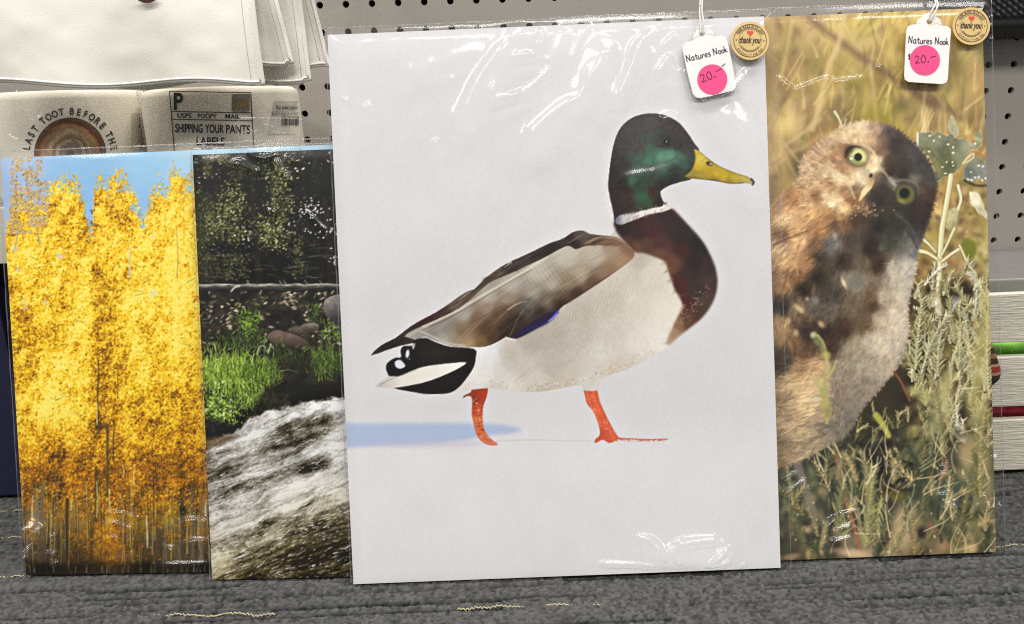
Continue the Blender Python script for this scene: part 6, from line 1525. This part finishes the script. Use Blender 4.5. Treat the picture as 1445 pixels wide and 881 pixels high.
def sleeve(pr, root, ml, mr, mt, creases, step=.0011, seed=1, base=.0021, wav=.0005, u_from=None):
    """front film: taut at the welded borders, standing off the sheet inside, with the traced folds as real ridges"""
    u0, u1 = -ml, pr.W + mr
    iv_u, iv_v = [], []
    for cz in creases:
        pu, pv = pr.uv(np.array([p[0] for p in cz[0]], float), np.array([p[1] for p in cz[0]], float))
        iv_u.append((pu.min() - .004, pu.max() + .004)); iv_v.append((pv.min() - .004, pv.max() + .004))
    def adaptive(a, b, iv):                # fine steps only where a fold runs
        out = [a]
        while out[-1] < b - 1e-6:
            fine = any(p <= out[-1] + .001 and out[-1] <= q for p, q in iv)
            out.append(min(b, out[-1] + (step if fine else .0028)))
        return np.array(out)
    us = adaptive(u0, u1, iv_u); vs = adaptive(.0003, pr.H + mt, iv_v)
    U, V = np.meshgrid(us, vs)
    edge = np.minimum(np.minimum(U - u0, u1 - U), np.minimum(V + .002, pr.H + mt - V))
    h = .0007 + base * sstep(0, .012, edge) * (.7 + .6 * fbm(U / .05, V / .07, 3, seed)) + wav * (fbm(U / .018, V / .03, 3, seed + 5) - .5) * sstep(0, .01, edge)
    for cz in creases:
        pts, amp, wd = cz[0], cz[1] * 1.35, cz[2] * 1.6
        pu, pv = pr.uv(np.array([p[0] for p in pts], float), np.array([p[1] for p in pts], float))
        S = np.stack([pu, pv], 1)
        S = spline(S, 5) if len(S) > 2 else S
        pad = 4 * wd
        iu = (us > S[:, 0].min() - pad) & (us < S[:, 0].max() + pad); iv = (vs > S[:, 1].min() - pad) & (vs < S[:, 1].max() + pad)
        if not iu.any() or not iv.any(): continue
        ix = np.ix_(iv, iu)
        d, tt, L = seg_dist(U[ix], V[ix], S)
        end = sstep(0, .15 * L + .001, tt) * sstep(0, .15 * L + .001, L - tt) * .85 + .15
        rough = .85 + .3 * vnoise(tt / .016, tt * 0, seed + 3)
        h[ix] += 1.5 * amp * np.exp(-(d / wd) ** 2) * end * rough
    h = np.maximum(h, .0006)
    P = pr.pt(U, V, h)
    o = mesh_np('clear_sleeve', P.reshape(-1, 3), grid_faces(len(us), len(vs)), M['film'], None, True)
    adopt(root, o)
    # welded side seams and the folded top edge: narrow beads of plastic
    def bead(a, b, r, sd, jag=.0003):
        n = max(12, int(np.linalg.norm(np.subtract(b, a)) / .003))
        t = np.linspace(0, 1, n)
        uu = a[0] + (b[0] - a[0]) * t + jag * (vnoise(t * n * .7, t * 0, sd) - .5); vv = a[1] + (b[1] - a[1]) * t + jag * (vnoise(t * n * .7, t * 0 + 3, sd) - .5)
        Vt, Ft = tube_vf(pr.pt(uu, vv, .0009 + .0004 * vnoise(t * n * .5, t * 0, sd + 2)), r * (.6 + .8 * vnoise(t * n * .6, t * 0 + 9, sd)), 6)
        q = mesh_np('seam', Vt, Ft, M['seam'], None, True)
        q.parent = o
    bead((u0, .001), (u0, pr.H + mt), .00035, seed + 1)
    bead((u1, .001), (u1, pr.H + mt), .00035, seed + 2)
    bead((u0, pr.H + mt), (u1, pr.H + mt), .0005, seed + 3)
    return o

# ---- shapes drawn on a print's plane
def plane_fn(pr, off):
    return lambda x, y: pr.at(x, y, off)

M['gold'] = pmat('kraft_gold_sticker', (205, 175, 112), .5, var=.05, scale=60)
M['brown_ink'] = pmat('brown_ink', (66, 48, 40), .6)
M['red_ink'] = pmat('red_ink', (206, 62, 42), .5)
M['tag'] = pmat('white_tag_card', (224, 221, 218), .7, var=.02, scale=60, bump=.1)
M['pink'] = pmat('pink_sticker', (236, 62, 124), .5, var=.03)
M['string'] = pmat('white_string', (226, 222, 214), .8, var=.05)
M['pen'] = pmat('pen_ink', (46, 36, 60), .5)
M['metal'] = pmat('eyelet_shadow', (120, 112, 104), .5)

def seal(pr, cx, cy, r, off, root, tilt=0.0):
    ct, st_ = math.cos(tilt), math.sin(tilt)
    def fr(o):
        return lambda x, y: pr.at(cx + x * ct + y * st_, cy - (y * ct - x * st_), o)
    V, F = disc2d(r, 56)
    s = mesh_np('seal_sticker', np.vstack([fr(off)(V[:, 0], V[:, 1]), fr(off - .00025)(V[:, 0] * 1.004, V[:, 1] * 1.004)]), [F[0][::-1][::-1]] + [(k, 56 + k, 56 + (k + 1) % 56, (k + 1) % 56) for k in range(56)], M['gold'])
    o2 = off + .00012
    ob = []
    for ro, ri in ((.865, .835), (.60, .585)):
        V, F = disc2d(r * ro, 56, r * ri)
        ob.append(mesh_np('ring', fr(o2)(V[:, 0], V[:, 1]), F, M['brown_ink']))
    for a0, a1, ro in ((-58, 58, .66), (-62, 62, .70), (122, 238, .52), (120, 240, .56)):
        an = np.radians(np.linspace(a0, a1, 26))
        V = np.vstack([np.stack([np.sin(an), np.cos(an)], 1) * r * ro, np.stack([np.sin(an), np.cos(an)], 1) * r * (ro - .018)])
        ob.append(mesh_np('arc_line', fr(o2 + .00001)(V[:, 0], V[:, 1]), [(i, i + 1, 26 + i + 1, 26 + i) for i in range(25)], M['brown_ink']))
    ob.append(arc_text('seal_words', 'HAND MADE WITH LOVE', fr(o2), 0, 0, r * .71, r * .115, -64, 64, M['brown_ink'], None, .03, .62))
    ob.append(arc_text('seal_words', 'ESPECIALLY FOR YOU', fr(o2), 0, 0, r * .70, r * .115, 238, 122, M['brown_ink'], None, .03, .62, True))
    ob.append(put_text('seal_words', 'thank you', fr(o2 + .00002), -r * .56, -r * .12, r * .56, r * .20, M['brown_ink'], None, .035, .28))
    for sx in (-1, 1):
        V, F = disc2d(r * .035, 10); ob.append(mesh_np('dot', fr(o2)(V[:, 0] + sx * r * .72, V[:, 1] + .02 * r), F, M['brown_ink']))
    tt = np.linspace(0, 2 * math.pi, 30, endpoint=False)
    hx = 16 * np.sin(tt) ** 3; hy = 13 * np.cos(tt) - 5 * np.cos(2 * tt) - 2 * np.cos(3 * tt) - np.cos(4 * tt)
    ob.append(mesh_np('heart', fr(o2 + .00003)(hx * r * .0105, hy * r * .0105 + r * .40), [tuple(range(30))[::-1]], M['red_ink']))
    adopt(root, s)
    for q in ob: q.parent = s

GLYPH = {
 'N': [[(0, 0), (.02, 1)], [(.02, 1), (.42, .05)], [(.42, .05), (.46, 1)]],
 'a': [[(.36, .5), (.15, .55), (.02, .28), (.12, .03), (.3, .12), (.37, .5)], [(.36, .5), (.36, .15), (.44, .02)]],
 't': [[(.16, .85), (.15, .25), (.26, .02), (.34, .08)], [(0, .55), (.34, .6)]],
 'u': [[(0, .52), (.02, .12), (.16, .02), (.32, .2), (.34, .54)], [(.34, .54), (.34, .15), (.42, .02)]],
 'r': [[(.02, .52), (.04, .02)], [(.04, .3), (.16, .52), (.3, .5)]],
 'e': [[(.02, .28), (.32, .32), (.26, .52), (.1, .52), (.02, .22), (.14, .02), (.34, .1)]],
 's': [[(.3, .52), (.1, .52), (.06, .38), (.28, .22), (.24, .04), (.02, .04)]],
 'o': [[(.18, .52), (.02, .32), (.1, .04), (.28, .08), (.34, .36), (.18, .52)]],
 'k': [[(.02, .95), (.04, .02)], [(.3, .5), (.05, .24)], [(.08, .28), (.36, .02)]],
 '2': [[(.02, .78), (.16, 1), (.36, .85), (.28, .5), (.02, .04)], [(.02, .04), (.42, .06)]],
 '0': [[(.22, 1), (.02, .6), (.08, .08), (.32, .04), (.42, .5), (.32, .95), (.22, 1)]],
 '.': [[(.02, .02), (.1, .12), (.12, .02), (.04, .06)]],
 '-': [[(.05, .62), (.62, .72)]],
 '$': [[(.3, .8), (.08, .72), (.1, .52), (.3, .42), (.24, .15), (.02, .18)], [(.2, .95), (.16, .02)]],
}
ADV = {'N': .62, 'a': .52, 't': .42, 'u': .5, 'r': .36, 'e': .44, 's': .42, 'o': .42, 'k': .5, '2': .56, '0': .56, '.': .24, '-': .7, ' ': .34, '$': .4}
def write(s, x0, y0, x1, y1, h):
    """pen strokes in traced coordinates from (x0,y0) to (x1,y1), y down, h letter height"""
    tot = sum(ADV[c] for c in s); L = math.hypot(x1 - x0, y1 - y0); ux, uy = (x1 - x0) / L, (y1 - y0) / L
    k = L / tot; acc = 0; out = []
    for c in s:
        for st in GLYPH.get(c, []):
            out.append([(x0 + (acc + p[0]) * k * ux + p[1] * h * uy, y0 + (acc + p[0]) * k * uy - p[1] * h * ux) for p in st])
        acc += ADV[c]
    return out

def price_tag(pr, outline, hole, sticker, rad, wr, pr_wr, string, off, label, bend=.0):
    ox, oy = np.array([p[0] for p in outline], float), np.array([p[1] for p in outline], float)
    S = spline(np.stack([ox, oy], 1), 1, True)
    base = pr.at(hole[0], hole[1], off)
    t = thing('price_tag', label, 'price tag', tuple(base), 'hanging price tags')
    n = len(S)
    # card with a punched hole: outline bridged to the hole ring
    an = np.linspace(0, 2 * math.pi, n, endpoint=False)
    a0 = np.arctan2(S[:, 1] - hole[1], S[:, 0] - hole[0])
    Hh = np.stack([hole[0] + 4 * np.cos(a0), hole[1] + 4 * np.sin(a0)], 1)
    def ofs(x, y): return off + bend * ((y - hole[1]) / 90.0) ** 2
    V = []
    for d in (0, -.0005):
        for Q in (S, Hh): V.append(pr.at(Q[:, 0], Q[:, 1], ofs(Q[:, 0], Q[:, 1]) + d))
    V = np.vstack(V)
    F = []
    for k in range(n):
        q = (k + 1) % n
        F += [(k, q, n + q, n + k), (2 * n + k, 3 * n + k, 3 * n + q, 2 * n + q), (k, 2 * n + k, 2 * n + q, q), (n + k, n + q, 3 * n + q, 3 * n + k)]
    card = mesh_np('tag_card', V, F, M['tag'])
    an = np.linspace(0, 2 * math.pi, 44, endpoint=False)
    px, py = sticker[0] + rad * np.cos(an), sticker[1] + rad * np.sin(an)
    st = mesh_np('price_sticker', pr.at(px, py, ofs(px, py) + .00025), [tuple(range(44))], M['pink'])
    f1 = lambda x, y: pr.at(x, y, ofs(x, y) + .00018); f2 = lambda x, y: pr.at(x, y, ofs(x, y) + .0004)
    a = ribbon('handwriting', wr, 1.15, f1, M['pen'], None)
    b = ribbon('handwritten_price', pr_wr, 1.2, f2, M['pen'], None)
    adopt(t, card, st, a)
    b.parent = st
    for sg in string:
        P = pr.at(np.array([p[0] for p in sg], float), np.array([p[1] for p in sg], float), np.array([p[2] for p in sg], float))
        Vt, Ft = tube_vf(spline(P, 6), .00055, 8)
        adopt(t, mesh_np('string', Vt, Ft, M['string'], None, True))
    return t

# mallard, standing in front
LEAN = 12.64
DU = Print((-.1208, .4868), (.1831, .4850), LEAN, .3035, .387)
AS = Print((-.3712, .5160), (-.2310, .5100), 11.9, .262, .3098)
ST = Print((-.2262, .5000), (-.1230, .4960), 12.6, .232, .3075)
OW = Print((.0372, .4946), (.3395, .4934), 12.9, .3035, .388)

def axis(n, a, b): return np.linspace(a, b, n)
r_d = thing('art_print', 'large mallard duck print on white with orange legs in a clear sleeve', 'art print', tuple(DU.pt(DU.W / 2, 0)), 'sleeved photo prints leaning in a row')
r_o = thing('art_print', 'large burrowing owl print tilting its head among weeds, partly behind the mallard', 'art print', tuple(OW.pt(OW.W / 2, 0)), 'sleeved photo prints leaning in a row')
r_a = thing('art_print', 'small golden yellow aspen forest print beside the navy box', 'art print', tuple(AS.pt(AS.W / 2, 0)), 'sleeved photo prints leaning in a row')
r_s = thing('art_print', 'small print of a rushing mountain stream, between the aspen and mallard prints', 'art print', tuple(ST.pt(ST.W / 2, 0)), 'sleeved photo prints leaning in a row')
sheet(DU, paint_duck().finish(.35, 1, .12, 8), axis(505, 0, DU.W), np.concatenate([np.arange(0, .088, .0022), axis(435, .089, .333), np.arange(.335, DU.H - .001, .0022), [DU.H]]), r_d)
sheet(OW, paint_owl().finish(.4, 1, .3, 12), np.concatenate([np.arange(0, .137, .0025), axis(285, .138, OW.W)]), axis(660, 0, OW.H), r_o)
sheet(AS, paint_aspen().finish(.5, 1, .1, 12), np.concatenate([axis(245, 0, .150), np.arange(.152, AS.W, .003), [AS.W]]), axis(530, 0, AS.H), r_a)
sheet(ST, paint_stream().finish(.4, 1, .2, 9), np.concatenate([axis(190, 0, .114), np.arange(.116, ST.W, .003), [ST.W]]), axis(530, 0, ST.H), r_s)

A1, A2, A3 = .0016, .0010, .0006
dc = [([(735, 38), (716, 62), (692, 90), (670, 126), (652, 173)], A1, .0030), ([(836, 32), (822, 50), (814, 65), (804, 94)], A2, .0018), ([(760, 40), (766, 60), (758, 70)], A2, .0016), ([(728, 81), (740, 80), (752, 78)], A2, .0013),
      ([(700, 112), (696, 139), (714, 139), (738, 132), (757, 119), (772, 104), (786, 86)], A2, .0016), ([(852, 94), (836, 104), (822, 137), (800, 150), (786, 158), (760, 180), (735, 205)], A1, .0030), ([(930, 43), (904, 61), (894, 84), (886, 108), (876, 134), (872, 158)], A1, .0022), ([(948, 79), (934, 92), (922, 108)], A2, .0016), ([(920, 113), (936, 96), (942, 84), (948, 98), (953, 103), (967, 105)], A2, .0014),
      ([(985, 141), (996, 146), (1012, 142), (1026, 134), (1034, 126), (1046, 112), (1056, 98)], A1, .0018), ([(868, 60), (852, 90), (848, 130), (860, 160)], A2, .0040), ([(800, 40), (790, 70), (770, 96)], A2, .0032), ([(955, 50), (940, 62), (930, 76)], A3, .0016),
      ([(893, 757), (906, 756), (920, 762), (930, 776), (938, 793)], .0019, .0016), ([(942, 768), (950, 782), (960, 796)], .0016, .0014), ([(949, 765), (970, 761), (990, 759), (1014, 758)], .0021, .0018), ([(1017, 757), (1018, 768)], .0014, .0012), ([(987, 798), (1004, 788), (1017, 776), (1030, 768)], .0017, .0014), ([(1030, 770), (1028, 788), (1012, 794), (992, 799)], .0014, .0012), ([(839, 792), (880, 793), (933, 796)], .0012, .0009), ([(1042, 797), (1052, 793)], .001, .0009),
      ([(486, 140), (492, 146)], A2, .0012), ([(513, 150), (522, 158)], A1, .002), ([(620, 196), (612, 208)], A2, .0014), ([(636, 114), (642, 112)], A3, .001), ([(870, 262), (890, 252), (920, 247), (945, 238), (962, 224)], .0007, .0032), ([(930, 176), (940, 170), (956, 172)], A2, .003), ([(1085, 150), (1086, 200), (1090, 260)], A3, .0022), ([(560, 110), (620, 92), (690, 70)], A3, .004), ([(720, 60), (690, 130), (640, 190)], .0020, .0062), ([(860, 50), (830, 110), (790, 170), (740, 220)], .0022, .0068), ([(910, 60), (880, 120), (850, 150)], .0018, .0052), ([(1010, 150), (1050, 200), (1070, 290)], .0015, .0060), ([(900, 775), (960, 780), (1030, 782)], .0018, .0050)]
sleeve(DU, r_d, .0015, .0072, .0042, dc, .00065, 11, .0024, .0009)
oc_ = [([(1096, 112), (1108, 124), (1118, 130), (1130, 126), (1144, 121), (1161, 115), (1172, 119), (1181, 118), (1198, 116), (1213, 111)], .0019, .0013), ([(1234, 100), (1240, 95)], A2, .001), ([(1160, 750), (1164, 740), (1173, 733), (1180, 728)], .002, .0022), ([(1163, 759), (1172, 761), (1181, 760), (1194, 757), (1203, 754)], .0019, .0015), ([(1166, 750), (1180, 744), (1203, 741)], .0019, .0015), ([(1179, 725), (1192, 721), (1210, 717)], .0014, .001), ([(1318, 698), (1332, 696), (1346, 696)], .0014, .001), ([(1321, 657), (1343, 656)], .0012, .0009), ([(1321, 667), (1344, 667)], .0012, .0009), ([(1381, 698), (1394, 700)], .0014, .001), ([(1333, 719), (1342, 714), (1352, 716)], .0022, .0026), ([(1384, 712), (1392, 714)], .0022, .0024), ([(1100, 698), (1118, 686), (1137, 672)], .0014, .001), ([(1100, 680), (1112, 672), (1125, 664)], .0014, .001), ([(1396, 650), (1400, 644), (1410, 640)], .0012, .001), ([(1410, 705), (1409, 730), (1404, 750)], .0014, .0016), ([(1398, 20), (1402, 32), (1400, 40), (1406, 48)], A2, .0016), ([(1396, 60), (1404, 56), (1408, 66)], A2, .0014)]
sleeve(OW, r_o, .003, .0062, .0056, oc_, .00065, 23, .0020, .0005, (.130, OW.W + .007))
ac = [([(46, 790), (50, 772), (67, 761), (86, 752)], .0017, .0013), ([(64, 779), (74, 779), (85, 778)], .0013, .001), ([(72, 794), (87, 792)], .0013, .001), ([(146, 722), (170, 722), (190, 726), (205, 731)], .0009, .0009), ([(142, 739), (162, 736), (178, 740), (192, 746)], .0009, .0009), ([(142, 765), (156, 757), (172, 758)], .0008, .0009), ([(235, 744), (246, 742), (260, 734), (277, 732), (297, 736)], .0018, .0012), ([(231, 771), (250, 772), (265, 764), (280, 761), (300, 761)], .0018, .0012), ([(225, 795), (260, 793), (300, 792)], .0012, .0008), ([(36, 735), (38, 760), (42, 780), (46, 798)], .0036, .0026), ([(38, 742), (52, 744), (64, 752)], .0034, .0030), ([(50, 776), (54, 792)], .0018, .0020), ([(164, 787), (178, 784), (192, 778)], .0008, .0008)]
sleeve(AS, r_a, .0020, .003, .0045, ac, .00065, 37, .0018, .0004, (-.003, .152))
sc2 = [([(325, 236), (338, 232), (352, 238), (370, 245)], .0013, .0013), ([(353, 210), (356, 218), (366, 223), (378, 224), (387, 221), (391, 214)], .0014, .0012), ([(385, 224), (392, 231), (399, 242), (413, 261)], .0014, .0012), ([(407, 222), (414, 228), (424, 231)], .001, .001), ([(376, 300), (384, 298), (392, 302)], .0007, .001), ([(436, 300), (452, 318), (466, 330)], .0006, .0012), ([(318, 780), (330, 786)], .001, .001), ([(384, 814), (406, 811)], .001, .0008), ([(402, 798), (414, 800)], .001, .0008)]
sleeve(ST, r_s, .0012, .003, .0040, sc2, .00065, 41, .0016, .0004, (-.002, .116))
# hang tab of the stream sleeve: a stiff clear flap with a curved slot, standing above the print
def hang_tab():
    out = [(328, 214), (332, 192), (336, 176), (340, 168), (348, 167), (420, 168), (425, 173), (426, 186), (424, 206), (424, 213)]
    slot = [(336, 204), (340, 192), (346, 187), (364, 185), (368, 181), (374, 176.5), (382, 177), (386, 181), (388, 186), (412, 191), (416, 197), (412, 203), (380, 203), (350, 208)]
    for nm, pth, r in (('hang_tab_edge', out, .0004), ('hang_slot_edge', slot + [slot[0]], .0004)):
        P = ST.at(np.array([p[0] for p in pth], float), np.array([p[1] for p in pth], float), .0012)
        Vt, Ft = tube_vf(spline(P, 6), r, 6)
        adopt(r_s, mesh_np(nm, Vt, Ft, M['seam'], None, True))
    S = np.array(out, float)
    P = ST.at(S[:, 0], S[:, 1], .0012)
    adopt(r_s, mesh_np('hang_tab', P, [tuple(range(len(out)))], M['film']))
hang_tab()

seal(DU, 1055.2, 61, 26.8, .0052, r_d, .02)
seal(OW, 1365, 40.2, 26.2, .0048, r_o, .03)

tagA = [(961.5, 72), (963, 66), (968, 62.5), (975.5, 60), (977, 52), (981, 45), (988, 41), (996, 41), (1002, 45), (1006, 53), (1015, 53), (1021, 55), (1024, 60), (1031, 92), (1036, 121), (1036, 126), (1032, 130), (1008, 136), (986, 140.5), (980, 139.5), (976, 135), (968, 104)]
price_tag(DU, tagA, (988.5, 50), (1003, 114.5), 21, write('Natures Nook', 968, 90, 1026, 75.5, 9.5), write('20.-', 989, 119, 1020, 106, 11) + [[(1016, 96.5), (1021, 92.5)]],
          [[(987, 51, .0044), (986, 36, .0048), (985, 20, .0046), (986, 6, .004), (988, -10, .004)], [(988.5, 52, .0036), (990, 36, .0056), (988, 18, .0052), (990, -10, .004)]], .0040,
          'tilted white price tag with a pink dot over the white mallard print')
tagB = [(1273, 48), (1274.5, 42), (1279, 39.5), (1287, 38.5), (1289, 31), (1294, 28.5), (1298, 23.5), (1304, 22), (1310, 23.5), (1315, 28.5), (1320, 31), (1323, 40.5), (1331, 41.5), (1335, 45.5), (1335, 50), (1332.5, 84), (1331, 114), (1329, 119.5), (1323, 122), (1298, 120.5), (1276, 119), (1271, 116), (1270, 110), (1271.5, 78)]
price_tag(OW, tagB, (1305, 34.7), (1298.6, 88.8), 21, write('Natures Nook', 1276, 65, 1333, 67.5, 10) + write('$', 1275, 88, 1280, 88, 9), write('20.-', 1285, 93.5, 1316, 90.5, 10.5),
          [[(1305, 35.5, .0064), (1309, 26, .0085), (1314, 14, .0085), (1313, 2, .007), (1312, -14, .005)], [(1304, 34, .0052), (1306, 22, .0078), (1312, 10, .0075), (1309, -4, .006), (1310, -14, .005)]], .0060,
          'upright white scalloped price tag with a pink dot on the owl print')
